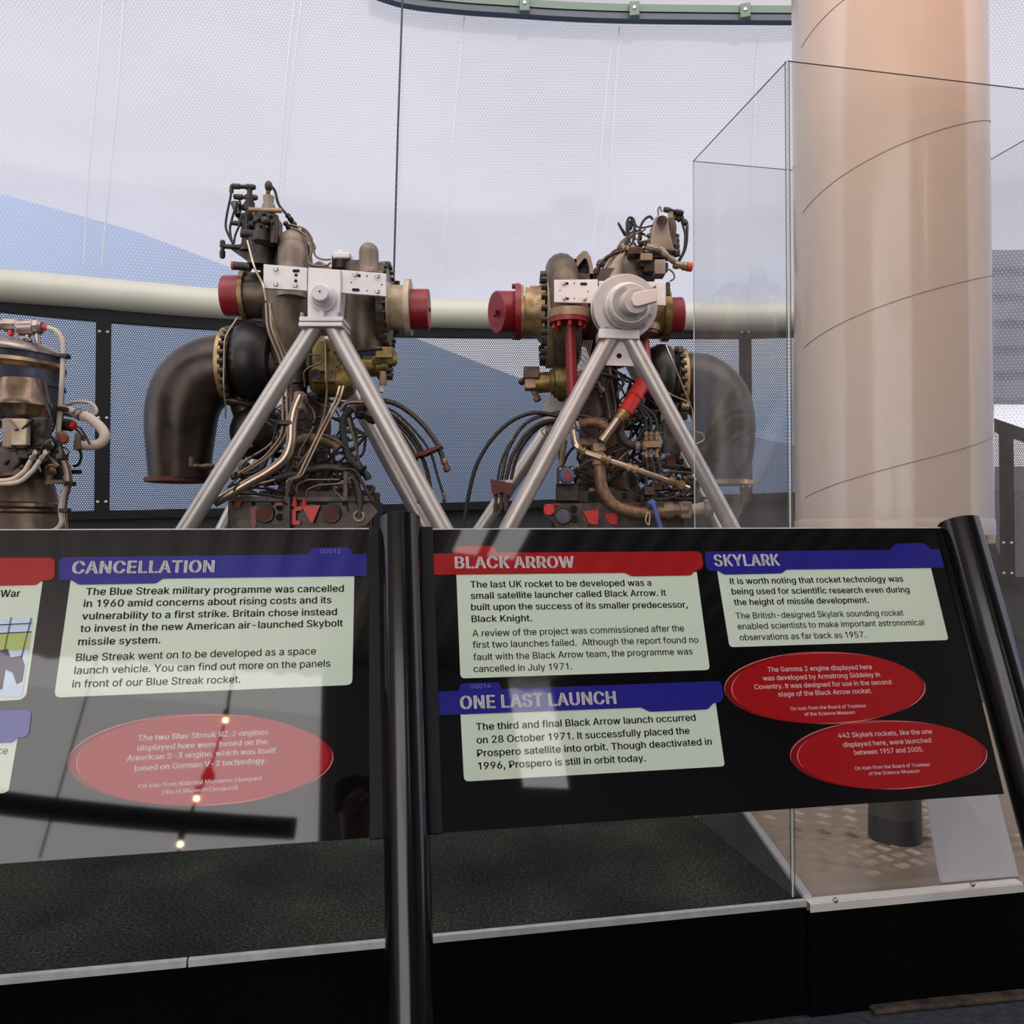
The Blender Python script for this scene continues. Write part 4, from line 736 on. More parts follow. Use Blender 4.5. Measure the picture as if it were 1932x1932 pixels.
# ---- left panel
LP = Panel('info_panel', (697, 1578), 'black info panel at the left headed CANCELLATION, with one red oval')
LP.shape('board', [(-262, 1001), (696, 998.5), (702, 1576), (-262, 1643)], Z0, M['board'], th=0.010)
LP.shape('top_edge_glint', [(-262, 999.3), (696, 996.6), (696, 998.6), (-262, 1001.2)], Z1, M['trimw'], th=0.011)  # pale strip standing for the light caught by the board edge
cd1 = LP.shape('text_card', [(135, 1092), (669, 1085), (666, 1291), (106, 1315)], Z1, M['pcard'], rnd=[0, 0, .012, .012])
LP.lines('body_text', [
 ('The Blue Streak military programme was cancelled', 163.2, 1123, 649.3, 1116.3), ('in 1960 amid concerns about rising costs and its', 159.1, 1145.4, 626.1, 1137.9),
 ('vulnerability to a first strike. Britain chose instead', 156.5, 1168.8, 636.6, 1160.3), ('to invest in the new American air-launched Skybolt', 153.2, 1192.3, 647.8, 1181.5),
 ('missile system.', 149.8, 1216.9, 304.9, 1213.2)], 18.6, Z2, M['ptext'], cd1, 0.022)
LP.lines('body_text', [('Blue Streak went on to be developed as a space', 146.1, 1246.7, 597.4, 1234), ('launch vehicle. You can find out more on the panels', 143.1, 1271, 624.3, 1257.2),
 ('in front of our Blue Streak rocket.', 139.4, 1296.3, 455.4, 1287)], 19.4, Z2, M['ptext'], cd1, 0.007)
hd = LP.shape('header_band', [(118, 1052), (583, 1046.5), (588, 1036), (596, 1033.5), (656, 1033), (662, 1036), (664, 1046), (692, 1045.5), (691, 1087), (308, 1092), (296, 1101), (150, 1103.5), (137, 1095), (116, 1095.5), (112.5, 1090), (113, 1060)], Z3, M['pblue'], rnd=.004)
LP.heading('CANCELLATION', 136.8, 1082.7, 405, 1080, 31.5, Z4, M['pwhite'], hd)
LP.lines('number_text', [('00012', 604.5, 1044.7, 643, 1044)], 11, Z4, M['pnum'], hd)
c1 = LP.shape('text_card', [(-262, 1104), (82, 1097), (54, 1310), (44, 1319), (-262, 1334)], Z1, M['pcard'], rnd=[0, 0, .005, .01, 0])
LP.lines('body_text', [('Cold War', -46, 1127.6, 39.5, 1126)], 18.6, Z2, M['ptext'], c1, 0.022)
ph = LP.shape('photo_print', [(-200, 1176), (65, 1165), (60, 1215), (46, 1312), (-200, 1324)], Z2, M['psky'], c1)
LP.shape('photo_field', [(-200, 1205), (61, 1193), (57, 1225), (-200, 1237)], Z3, M['pgrass'], ph)
LP.shape('photo_engine', [(-4, 1228), (18, 1224), (23, 1240), (44, 1237), (50, 1255), (46, 1284), (36, 1290), (28, 1268), (14, 1262), (8, 1300), (-4, 1296)], Z4, M['pviolet'], ph)
b = MB()
for x0_, y0_, x1_, y1_ in ((24, 1165, 12, 1228), (62, 1166, 44, 1240), (-60, 1182, 62, 1176), (-60, 1198, 62, 1192)):
    a, c = LP.loc(x0_, y0_), LP.loc(x1_, y1_); b.tube([Vector((a[0], a[1], Z4)), Vector((c[0], c[1], Z4))], 0.0009, 4)
b.build('photo_frame_lines', M['pviolet'], ph)
LP.shape('header_band', [(-262, 1053), (98, 1053), (105, 1058), (105, 1088), (98, 1095), (80, 1096), (70, 1104), (-262, 1111)], Z3, M['pred'], rnd=.004)
c2 = LP.shape('text_card', [(-262, 1404), (39, 1388), (23, 1488), (15, 1493), (-262, 1512)], Z1, M['pcard'], rnd=[0, 0, .006, .006, 0])
LP.lines('body_text', [('ce', 0, 1421, 19.8, 1420.4)], 19, Z2, M['pgrey'], c2)
LP.shape('header_band', [(-262, 1346), (57, 1338), (64, 1343), (60, 1383), (52, 1389), (38, 1390), (30, 1399), (-262, 1410)], Z3, M['pblue2'], rnd=.004)
def oval(P, cx, cy, rx, ry, tilt, ox):
    o_ = P.ellipse('caption_oval', cx, cy, rx, ry, tilt, Z2, M['pred'])
    P.ellipse('oval_swoosh', cx - ox, cy - 1, rx, ry, tilt, Z1, M['pred2'], o_); P.ellipse('oval_swoosh', cx + ox * 0.8, cy + 1, rx * 0.98, ry * 0.94, tilt, Z1 - 0.0002, M['pred2'], o_)
    P.ellipse('oval_highlight', cx - ox, cy - 1, rx, ry, tilt, Z2 + 0.0003, M['ppink'], o_, 88, 192, 2.6); P.ellipse('oval_highlight', cx, cy, rx, ry, tilt, Z2 + 0.0003, M['ppink'], o_, 60, 118, 2.0)
    P.ellipse('oval_highlight', cx, cy, rx, ry, tilt, Z2 + 0.0004, M['ppink'], o_, 150, 205, 2.0); P.ellipse('oval_highlight', cx + ox * .8, cy + 1, rx * .98, ry * .94, tilt, Z2 + 0.0003, M['ppink'], o_, -42, 12, 2.6)
    P.ellipse('oval_highlight', cx, cy, rx, ry, tilt, Z2 + 0.0004, M['ppink'], o_, 262, 305, 2.4); return o_
ov = oval(LP, 386, 1431.5, 237, 85, 1.8, 16)
LP.lines('caption_text', [('The two Blue Streak RZ.2 engines', 263.9, 1395.8, 509, 1383.9), ('displayed here were based on the', 263.1, 1414.4, 507.6, 1401.8), ('American S-3 engine, which was itself', 244.1, 1433.1, 523.3, 1418.2),
 ('based on German V-2 technology.', 258.3, 1452, 505.8, 1436.8)], 14.2, Z3, M['ppinkt'], ov, 0.032)
LP.lines('caption_text', [('On loan from National Museums Liverpool', 266.1, 1483.8, 496.1, 1468.9), ('(World Museum Liverpool)', 310.1, 1495, 451.7, 1486.4)], 10.6, Z3, M['ppinkt'], ov, 0.026)
# ---- right panel
RP = Panel('info_panel', (838, 1566), 'black info panel at the right headed BLACK ARROW, ONE LAST LAUNCH and SKYLARK')
RP.shape('board', [(816, 999), (1774, 996.5), (1888, 1494.5), (837, 1567)], Z0, M['board'], th=0.010)
RP.shape('top_edge_glint', [(816, 997.2), (1775, 994.6), (1775, 996.8), (816, 999.4)], Z1, M['trimw'], th=0.011)  # again a pale strip in place of light on the edge
k1 = RP.shape('text_card', [(861, 1083), (1314, 1079), (1338, 1263), (869, 1279)], Z1, M['pcard'], rnd=[0, 0, .010, .010])
RP.lines('body_text', [('The last UK rocket to be developed was a', 887.7, 1108.9, 1228.6, 1105.2), ('small satellite launcher called Black Arrow. It', 888.4, 1130.1, 1256.6, 1124),
 ('built upon the success of its smaller predecessor,', 889, 1151.3, 1296.6, 1146.2), ('Black Knight.', 890, 1173.5, 1003.8, 1171.8)], 17, Z2, M['ptext'], k1, 0.020)
RP.lines('body_text', [('A review of the project was commissioned after the', 891.5, 1200.8, 1290.1, 1190.6), ('first two launches failed.  Although the report found no', 892.1, 1222.3, 1316.7, 1212.1),
 ('fault with the Black Arrow team, the programme was', 893.2, 1245.2, 1305.8, 1234), ('cancelled in July 1971.', 893.8, 1267.4, 1078.6, 1262.3)], 17.4, Z2, M['ptext'], k1, 0.007)
h1 = RP.shape('header_band', [(817, 1045), (857, 1044.5), (861, 1033), (867, 1031), (929, 1030.5), (933, 1034), (936, 1043), (1316, 1040.5), (1323, 1045), (1326, 1068), (1320, 1075.5), (1311, 1077), (1302, 1086), (1190, 1087.5), (1179, 1081), (818, 1085)], Z3, M['pred'], rnd=.004)
RP.heading('BLACK ARROW', 858.3, 1072.7, 1083.8, 1071.4, 30, Z4, M['pwhite'], h1)
k2 = RP.shape('text_card', [(869, 1342), (1348, 1322), (1365, 1443), (876, 1471.5)], Z1, M['pcard'], rnd=[0, 0, .008, .010])
RP.lines('body_text', [('The third and final Black Arrow launch occurred', 898.6, 1376, 1310.9, 1358), ('on 28 October 1971. It successfully placed the', 899.7, 1400.7, 1299.3, 1382.6),
 ('Prospero satellite into orbit. Though deactivated in', 900.7, 1425.3, 1341, 1402.7), ('1996, Prospero is still in orbit today.', 902.7, 1449.2, 1216.7, 1433.5)], 18.4, Z2, M['ptext'], k2, 0.018)
h2 = RP.shape('header_band', [(826, 1304), (866, 1302), (868, 1291), (874, 1288), (938, 1286), (943, 1289), (946, 1299), (1352, 1284), (1359, 1288), (1363, 1316), (1357, 1323), (1343, 1326), (1333, 1337), (1224, 1341.5), (1208, 1333.5), (829, 1348)], Z3, M['pblue'], rnd=.004)
RP.heading('ONE LAST LAUNCH', 868.6, 1336.4, 1161.7, 1326.2, 33, Z4, M['pwhite'], h2)
RP.lines('number_text', [('00014', 887.4, 1298.2, 926, 1296.8)], 11, Z4, M['pnum'], h2)
k3 = RP.shape('text_card', [(1352, 1075), (1755, 1071), (1787, 1207), (1375, 1220.5)], Z1, M['pcard'], rnd=[0, 0, .008, .010])
RP.lines('body_text', [('It is worth noting that rocket technology was', 1376.9, 1102.3, 1703.3, 1097.4), ('being used for scientific research even during', 1380.1, 1121.6, 1714.8, 1117.7), ('the height of missile development.', 1384.1, 1141.9, 1637.9, 1137.3)], 16, Z2, M['ptext'], k3, 0.020)
RP.lines('body_text', [('The British-designed Skylark sounding rocket', 1387.7, 1167.4, 1703.3, 1161.2), ('enabled scientists to make important astronomical', 1390.9, 1187.3, 1741.6, 1179.2), ('observations as far back as 1957.', 1394.5, 1207.9, 1632, 1202.1)], 16, Z2, M['ptext'], k3, 0.007)
h3 = RP.shape('header_band', [(1332, 1041), (1678, 1038), (1684, 1029), (1692, 1026), (1737, 1024.5), (1746, 1028), (1754, 1037), (1772, 1036.5), (1780, 1071.5), (1482, 1075), (1474, 1082), (1366, 1084.5), (1354, 1077.5), (1336, 1077.5), (1331, 1072), (1328.5, 1047)], Z3, M['pblue'], rnd=.004)
RP.heading('SKYLARK', 1347.4, 1068.6, 1470.8, 1067.3, 29.5, Z4, M['pwhite'], h3)
ov = oval(RP, 1556.5, 1297, 179, 67, 0.6, 13)
RP.lines('caption_text', [('The Gamma 2 engine displayed here', 1446.5, 1266.8, 1642.5, 1261.6), ('was developed by Armstrong Siddeley in', 1437.4, 1283.2, 1657.2, 1275.7), ('Coventry. It was designed for use in the second', 1421.4, 1299.5, 1678.5, 1289.7), ('stage of the Black Arrow rocket.', 1465.8, 1313.3, 1641.8, 1306.1)], 12.4, Z3, M['ppinkt'], ov, 0.014)
RP.lines('caption_text', [('On loan from the Board of Trustees', 1488.7, 1338.8, 1630, 1332.9), ('of the Science Museum', 1514.9, 1349.2, 1609.4, 1345.3)], 9, Z3, M['ppinkt'], ov, 0.012)
ov = oval(RP, 1675, 1422, 175, 64, 0.6, 13)
RP.lines('caption_text', [('442 Skylark rockets, like the one', 1578, 1390.1, 1753.7, 1382), ('displayed here, were launched', 1586.9, 1407.5, 1752.1, 1398.3), ('between 1957 and 2005.', 1607.8, 1421.9, 1737.7, 1415.3)], 12.4, Z3, M['ppinkt'], ov, 0.014)
RP.lines('caption_text', [('On loan from the Board of Trustees', 1608.8, 1450, 1749.4, 1442.5), ('of the Science Museum', 1634.3, 1459.8, 1729.5, 1454.6)], 9, Z3, M['ppinkt'], ov, 0.012)
# ---- leaning posts with clamp bars
def lean_post(px, r, ztop, off, label, clamps):
    c = hit(px, 999, off); top = c + PW * ztop; foot = c - PW * (c.z / PW.z); foot.z = 0.0
    o = empty('barrier_post', foot, label, 'post'); b = MB(); b.cyl(foot + PW * 0.012, top, r, 48); b.build('tube', M['post'], o, foot)
    b = MB(); b.torus(top, PW, r - 0.002, 0.0022, 40, 8); b.lathe(top - PW * 0.004, top + PW * 0.0005, [(0, r - .002), (1, r - .003)], 40); b.build('end_cap', M['clamp'], o, foot)
    b = MB(); b.lathe(foot, foot + Vector((0, 0, 0.012)), [(0, r * 1.9), (1, r * 1.9)], 40); b.build('foot_plate', M['clamp'], o, foot)
    for pts, in clamps:
        b = MB(); b.prism([hit(x, y, 0.004) for x, y in pts], -PN * 0.022); b.build('clamp_bar', M['clamp'], o, foot, bevel=0.002)
    return o
lean_post(755, 0.0425, 0.024, 0.012, 'glossy black round post between the two info panels', [([(696, 995), (716, 995), (727, 1578), (699, 1580)],), ([(793, 993), (816, 993), (838, 1569), (806, 1571)],)])
lean_post(1812, 0.047, 0.018, 0.006, 'glossy black round post at the right end of the info panels', [])
lean_post(-330, 0.0425, 0.024, 0.012, 'glossy black round post beyond the left info panel', [])

# ------------------------------------------------------------------ things mirrored in the gloss boards, standing behind the visitor
pts = [reflect(x, y, -7.2) for x, y in ((-160, 1480), (0, 1510), (250, 1538), (420, 1551), (560, 1559))]
b = MB(); b.tube(catmull(pts, 5), 0.13, 16); o = b.build('trim_beam_behind', M['clamp']); o['kind'] = 'structure'
b = MB(); b.tube([reflect(190, 1230, -6.9), reflect(82, 1614, -6.9)], 0.012, 8)
tag(b.build('tie_cable', M['cable'], org=reflect(82, 1614, -6.9)), 'thin black tie cable before the bright film behind the visitor', 'cable')
fl = [reflect(x, y, -3.6) for x, y in ((445, 1265), (435, 1310), (428, 1357), (398, 1450), (375, 1503), (345, 1590), (332, 1640))]
b = MB(); b.tube(catmull(fl, 5), 0.012, 8)
tag(b.build('lamp_cable', M['cable'], org=fl[0]), 'black lamp cable strung up behind the visitor, carrying three warm bulbs', 'cable')
for (x, y), lb in zip(((428, 1357), (375, 1503), (345, 1588)), ('highest', 'middle', 'lowest')):
    p = reflect(x, y, -3.55); o = empty('festoon_lamp', p, 'round warm bulb, %s of the three on the lamp cable mirrored in the left panel' % lb, 'lamp', 'bulbs on the lamp cable')
    b = MB(); b.ball(p, 0.021, 10); b.build('bulb', M['bulb'], o, p)
    b = MB(); b.lathe(p + Vector((0, 0, 0.03)), p + Vector((0, 0, 0.10)), [(0, .022), (.8, .026), (1, .012)], 14); b.build('socket', M['clamp'], o, p)
p = reflect(397, 1456, -3.55); b = MB(); b.lathe(p - Vector((0, 0, .06)), p + Vector((0, 0, .06)), [(0, .05), (.3, .055), (1, .02)], 16)
tag(b.build('junction_box', M['clamp'], org=p), 'dark round junction fitting on the lamp cable behind the visitor', 'junction box')

# ------------------------------------------------------------------ off white rocket in its clear case
rk = empty('rocket', (1.2, 2.68, ZP), 'tall off white rocket tube with spiral seams standing inside the clear case', 'rocket'); og = rk.location.copy(); og.z = ZP - 0.004
rk.location = og
rc = Vector((1.235, 2.765, 0)); RR = 0.296
b = MB(); b.cyl(rc + Vector((0, 0, 1.315)), rc + Vector((0, 0, 6.2)), RR, 96); b.build('tube', M['rocket'], rk, og)
b = MB(); b.lathe(rc + Vector((0, 0, 1.285)), rc + Vector((0, 0, 1.335)), [(0, RR - .01), (0, RR + .003), (0.8, RR + .003), (1, RR)], 96); b.build('tail_ring', M['rocket'], rk, og)
b = MB(); a0 = math.atan2(-1, 0)
b.box((RR + 0.0, -0.03, 1.255), (RR + 0.030, 0.03, 1.298), Matrix.Translation(rc)); b.box((RR - 0.05, -0.03, 1.275), (RR + 0.01, 0.03, 1.298), Matrix.Translation(rc)); b.build('tail_bracket', M['rocket'], rk, og, bevel=0.004)
for zl, zr in ((1010 - 70, 810), (660, 523), (405, 240), (90, -60), (-230, -350)):
    pts = []; zl_, zr_ = H + (HY - zl) / F * 2.76, H + (HY - zr) / F * 2.76
    for k in range(31):
        a = R(188 + 164 * k / 30); pts.append(rc + Vector((math.cos(a) * (RR + .0004), math.sin(a) * (RR + .0004), zl_ + (zr_ - zl_) * k / 30)))
    b = MB(); b.tube(pts, 0.0014, 6); b.build('spiral_seam', M['seam'], rk, og)
pc = Vector((1.25, 2.79, 0))
b = MB(); b.cyl(pc + Vector((0, 0, ZP + 0.035)), pc + Vector((0, 0, 1.30)), 0.080, 40); b.build('stem', M['pedestal'], rk, og)
b = MB(); b.lathe(pc + Vector((0, 0, ZP - 0.004)), pc + Vector((0, 0, ZP + 0.075)), [(0, .082), (.4, .082), (1, .0815)], 40); b.build('stem_foot', M['pedbase'], rk, og)
# clear case
gc = empty('glass_case', (B0.x, B0.y, ZP), 'tall clear acrylic display case around the rocket', 'display case'); gl = gc.location.copy()
T0 = W(1491, 105, 2.325); zt = T0.z; base0 = Vector((T0.x, T0.y, 0)); W_ = 1.02
lb_ = W(1311, 298, 2.325 * 895 / 702); bk = Vector((lb_.x - T0.x, lb_.y - T0.y, 0))
def pane(p, q, z0, z1, name='pane'):
    d = (q - p).normalized(); n = Vector((d.y, -d.x, 0)) * 0.008; b = MB()
    b.strip([[Vector((p.x, p.y, z0)), Vector((p.x, p.y, z1))], [Vector((q.x, q.y, z0)), Vector((q.x, q.y, z1))]]); return b.build(name, M['glass'], gc, gl, smooth=False, fix=False)
c00, c10 = base0, base0 + U3 * W_; c01, c11 = c00 + bk, c10 + bk
for p, q in ((c00, c10), (c00, c01), (c10, c11), (c01, c11)): pane(p, q, ZP + 0.004, zt)
b = MB()
for p, q in ((c00, c10), (c00, c01), (c10, c11), (c01, c11)): b.tube([Vector((p.x, p.y, zt)), Vector((q.x, q.y, zt))], 0.0016, 6)
b.build('top_rim', M['glassdark'], gc, gl)
b = MB(); b.tube([c00 + Vector((0, 0, ZP + .004)), c00 + Vector((0, 0, zt))], 0.0024, 8)
for p in (c01, c10, c11): b.tube([p + Vector((0, 0, ZP + .004)), p + Vector((0, 0, zt))], 0.002, 6)
b.build('corner_joint', M['glassedge'], gc, gl)
b = MB(); b.tube([c00 + Vector((-.0045, .004, ZP + .004)), c00 + Vector((-.0045, .004, zt))], 0.0012, 6); b.tube([c00 + Vector((.0075, .006, ZP + .004)), c00 + Vector((.0075, .006, zt))], 0.0012, 6); b.build('corner_shadow_line', M['glassdark'], gc, gl)

# ------------------------------------------------------------------ engines
class Rig:
    def __init__(s, name, px, depth, label, cat, z=ZP, group=None):
        p = W(px, HY, depth); p.z = z; s.d = depth; s.root = empty(name, p, label, cat, group); s.og = p
    def p(s, q, dy=0.0):
        d = s.d + (q[2] if len(q) > 2 else dy); return W(q[0], q[1], d)
    def r(s, px, dy=0.0): return px / F * (s.d + dy)
    def done(s, b, name, m, parent=None, bevel=0, smooth=True): return b.build(name, M[m], parent or s.root, s.og, bevel=bevel, smooth=smooth)
    def tube(s, name, pts, r, m, dy=0.0, parent=None, n=10, smooth=6):
        b = MB(); b.tube(catmull([s.p(q, dy) for q in pts], smooth), s.r(r, dy), n); return s.done(b, name, m, parent)
    def pipe(s, name, pts, r, m, dy=0.0, parent=None):     # straight runs with tight bends
        P = [s.p(q, dy) for q in pts]; out = [P[0]]
        for a, c, e in zip(P, P[1:], P[2:]):
            rr_ = min((a - c).length, (e - c).length) * 0.35; u, v = c + (a - c).normalized() * rr_, c + (e - c).normalized() * rr_
            out += [u * (1 - t) ** 2 + c * 2 * t * (1 - t) + v * t * t for t in (0, .25, .5, .75, 1)]
        out.append(P[-1]); b = MB(); b.tube(out, s.r(r, dy), 8); return s.done(b, name, m, parent)
    def cyl(s, name, p0, p1, r, m, dy=0.0, parent=None, prof=None, n=28):
        b = MB(); pr = prof or [(0, 1), (1, 1)]; b.lathe(s.p(p0, dy), s.p(p1, dy), [(t, s.r(r, dy) * k) for t, k in pr], n); return s.done(b, name, m, parent)
    def box(s, name, x0, y0, x1, y1, d0, d1, m, parent=None, bevel=0.004):
        a = s.p((x0, y0), d0); c = s.p((x1, y1), d0); b = MB(); b.box((a.x, s.d + d0, c.z), (c.x, s.d + d1, a.z)); return s.done(b, name, m, parent, bevel)
    def poly(s, name, pts, dy, th, m, parent=None, bevel=0.0):
        b = MB(); b.prism([s.p(q, dy) for q in pts], (0, th, 0)); return s.done(b, name, m, parent, bevel, smooth=False)
    def ball(s, name, c, r, m, dy=0.0, parent=None, sq=1.0):
        b = MB(); b.ball(s.p(c, dy), s.r(r, dy), 14, sq); return s.done(b, name, m, parent)
    def torus(s, name, c, ax, R_, r, m, dy=0.0, parent=None):
        b = MB(); b.torus(s.p(c, dy), ax, s.r(R_, dy), s.r(r, dy), 44, 14); return s.done(b, name, m, parent)
    def boltring(s, name, c, ax, R_, r, n, L_, m, dy=0.0, parent=None):   # ring of bolt heads, each a piece of its own
        ax = Vector(ax).normalized(); u = ax.orthogonal().normalized(); v = ax.cross(u); cc = s.p(c, dy)
        for k in range(n):
            a = 2 * math.pi * k / n; q = cc + (u * math.cos(a) + v * math.sin(a)) * s.r(R_, dy); b = MB(); b.cyl(q - ax * s.r(L_, dy), q + ax * s.r(L_, dy), s.r(r, dy), 8); s.done(b, name, m, parent)
    def bolt(s, x, y, r, dy, parent, m='bolt'):
        b = MB(); c = s.p((x, y), dy); b.lathe(c + Vector((0, .004, 0)), c - Vector((0, s.r(r) * 0.9, 0)), [(0, s.r(r) * 1.35), (.35, s.r(r) * 1.35), (.4, s.r(r)), (.9, s.r(r)), (1, s.r(r) * .8)], 6); return s.done(b, 'bolt', m, parent)
    def slot(s, x0, y0, x1, y1, r, dy, parent):
        b = MB(); a, c = s.p((x0, y0), dy), s.p((x1, y1), dy); q = s.r(r); pts = []; d = (c - a); d = d.normalized() if d.length > 1e-6 else Vector((1, 0, 0)); n_ = Vector((-d.z, 0, d.x))
        for k in range(9): t = math.pi * k / 8; pts.append(c + (n_ * math.cos(t) + d * math.sin(t)) * q)
        for k in range(9): t = math.pi * k / 8; pts.append(a - (n_ * math.cos(t) + d * math.sin(t)) * q)
        b.prism(pts, (0, 0.003, 0)); return s.done(b, 'slot', 'slot', parent, smooth=False)
    def fitting(s, name, p0, p1, r, m, dy=0.0, parent=None):
        return s.cyl(name, p0, p1, r, m, dy, parent, [(0, .8), (.1, 1), (.35, 1), (.36, .75), (.6, .75), (.61, 1.05), (.9, 1.05), (1, .7)], 8)
    def clutter(s, seed, region, n, anchors, rr=(1.3, 3.2), mats=('brown', 'dark', 'dark', 'hose', 'dullsteel', 'rubber', 'rubber'), dys=(-.25, .25), bits=12):
        rn = random.Random(seed); x0, y0, x1, y1 = region
        for k in range(n):
            a = rn.choice(anchors); c = rn.choice(anchors)
            if a == c: continue
            d0, d1 = rn.uniform(*dys), rn.uniform(*dys); mid = []
            for t in (.33, .66):
                mid.append((a[0] + (c[0] - a[0]) * t + rn.uniform(-30, 30), a[1] + (c[1] - a[1]) * t + rn.uniform(-22, 34), d0 + (d1 - d0) * t))
            s.tube('pipe' if k % 2 else 'hose', [(a[0], a[1], d0)] + mid + [(c[0], c[1], d1)], rn.uniform(*rr), rn.choice(mats), 0, n=7, smooth=5)
        for k in range(bits):
            x, y, d = rn.uniform(x0, x1), rn.uniform(y0, y1), rn.uniform(*dys); t = rn.random(); L_ = rn.uniform(9, 20)
            if t < .5:
                q = rn.uniform(0, 6.28); v = s.fitting('valve', (x, y, d), (x + math.cos(q) * L_, y + math.sin(q) * L_, d + rn.uniform(-.03, .03)), rn.uniform(4.5, 8), rn.choice(('brown', 'dark', 'dark', 'bronze', 'tan')))
            else:
                s.box('bracket', x, y, x + L_ * rn.uniform(.5, 1.2), y + L_ * rn.uniform(.4, 1), d, d + .05, rn.choice(('brown', 'dark', 'grey', 'bronze')))

def stand(name, d, label, apex_plate, legs, rear, foot_y):
    pass
def leg(s, parent, p0, p1, r, dy):
    # straight tube carried on down to the carpet, with a foot plate
    a, c = s.p(p0, dy), s.p(p1, dy); v = (c - a); k = (ZP + 0.012 - a.z) / v.z; e = a + v * k
    b = MB(); b.tube([a, e], s.r(r, dy), 24); o = s.done(b, 'leg', 'silver', parent)
    b = MB(); b.box((e.x - .07, e.y - .07, ZP), (e.x + .07, e.y + .07, ZP + .012)); s.done(b, 'foot_plate', 'silver', o, bevel=.003); return o

# ---- left large engine (axis 4.5 m away) and its stand
G = Rig('engine_stand', 606, 4.5, 'silver A-frame stand with a boxy trunnion head, carrying the left large engine', 'stand')
D0 = -0.40
hd_ = G.poly('trunnion_block', [(579, 501), (641, 506), (641, 545), (637, 607), (578, 604), (578, 545)], D0, 0.12, 'plate', bevel=.004)
G.poly('trunnion_rib', [(600, 555), (610, 556), (609, 606), (599, 605)], D0 - .03, .05, 'plate', hd_, .003)
G.cyl('trunnion_boss', (608, 562, D0 + .01), (603, 554, D0 - .10), 23, 'plate', 0, hd_, [(0, 1), (.45, 1), (.5, .78), (.95, .74), (1, .66)])
G.cyl('trunnion_pin', (603, 554, D0 - .09), (601, 549, D0 - .15), 14.5, 'plate', 0, hd_, [(0, 1), (.9, 1), (1, .88)])
G.slot(601, 547, 601, 547, 1.6, D0 - .153, hd_)
G.box('base_plate', 562, 595, 645, 604, D0 - .07, D0 + .12, 'plate', bevel=.004)
q = G.box('base_plate', 561, 605.5, 644, 614, D0 - .075, D0 + .125, 'plate', bevel=.004)
for x in (568, 638): G.cyl('bolt', (x, 588, D0 - .05), (x, 597, D0 - .05), 3.4, 'bolt', 0, q, n=8)
lp_ = G.poly('side_plate', [(494, 495), (577, 502), (577, 546), (494, 541)], D0 + .02, .022, 'plate', bevel=.002)
rp_ = G.poly('side_plate', [(642, 506), (727, 513), (727, 557), (641, 550)], D0 + .02, .022, 'plate', bevel=.002)
for x, y in ((518, 506), (518, 534.5), (555, 537)): G.bolt(x, y, 4.4, D0 + .02, lp_)
for x0, y0, x1, y1, r in ((552, 508, 560, 508, 2.6), (556, 516, 556, 516, 2.8), (555.5, 527, 555.5, 527, 2.8)): G.slot(x0, y0, x1, y1, r, D0 + .018, lp_)
for x, y in ((668, 516), (710, 519), (710, 548)): G.bolt(x, y, 4.6, D0 + .02, rp_)
for x0, y0, x1, y1, r in ((674, 517, 676, 517, 2.5), (665, 544, 674, 544.5, 2.6), (691, 518, 691, 518, 1.3), (661, 530, 661, 530, 1.2), (719, 534, 719, 534, 1.2), (691, 546, 691, 546, 1.2)): G.slot(x0, y0, x1, y1, r, D0 + .018, rp_)
leg(G, None, (594, 612), (350, 1000), 17.2, D0); leg(G, None, (625, 612), (838, 1000), 17.2, D0)
leg(G, None, (608, 640), (806, 1000), 15.2, .45); leg(G, None, (600, 640), (422, 1000), 15.2, .45)
G.box('rear_bracket', 580, 540, 640, 640, .42, .52, 'silver')

E = Rig('rocket_engine', 600, 4.5, 'large brown rocket engine, left of the two on stands, elbow duct at its left', 'rocket engine')
# exhaust elbow
cen = [(446, 697), (425, 697), (402, 700), (376, 713), (355, 737), (343, 770), (339, 810), (338, 860), (338, 903)]
rad = [64, 66, 67, 68, 68, 67, 64.5, 59, 55]
pts = [E.p(q, 0) for q in cen]; cp = catmull(pts, 4); rr2 = []
for k in range(len(cp)): i, t = divmod(k / 4, 1); i = int(i); rr2.append(E.r(rad[i] + (rad[min(i + 1, len(rad) - 1)] - rad[i]) * t))
b = MB(); b.tube(cp, 0, 40, radii=rr2); el = E.done(b, 'exhaust_elbow', 'duct')
E.cyl('duct_flange', (331, 902), (331, 910), 56, 'rust', 0, el, n=40)
E.cyl('probe_boss', (362, 862, -.2), (362, 880, -.2), 6, 'brown', 0, el); E.fitting('probe_fitting', (360, 880, -.2), (402, 880, -.2), 6, 'brown', 0, el)
E.cyl('turbine_flange', (425, 690), (436, 690), 72, 'gold', 0, prof=[(0, 1), (1, 1)], n=44)
E.boltring('flange_lug', (438, 690), (1, 0, 0), 70, 6, 26, 5, 'brown', 0)
E.cyl('turbine_ring', (436, 690), (446, 690), 66, 'dark', 0, n=44)
E.cyl('turbine_housing', (446, 683), (512, 683), 74, 'black', 0, prof=[(0, .80), (.1, .92), (.3, 1), (.55, 1), (.8, .9), (1, .7)], n=44)
E.pipe('drain_wire', [(445, 598, -.3), (421, 635, -.35), (420, 730, -.35), (424, 760, -.32), (424, 790, -.3)], 1.5, 'steel', 0)
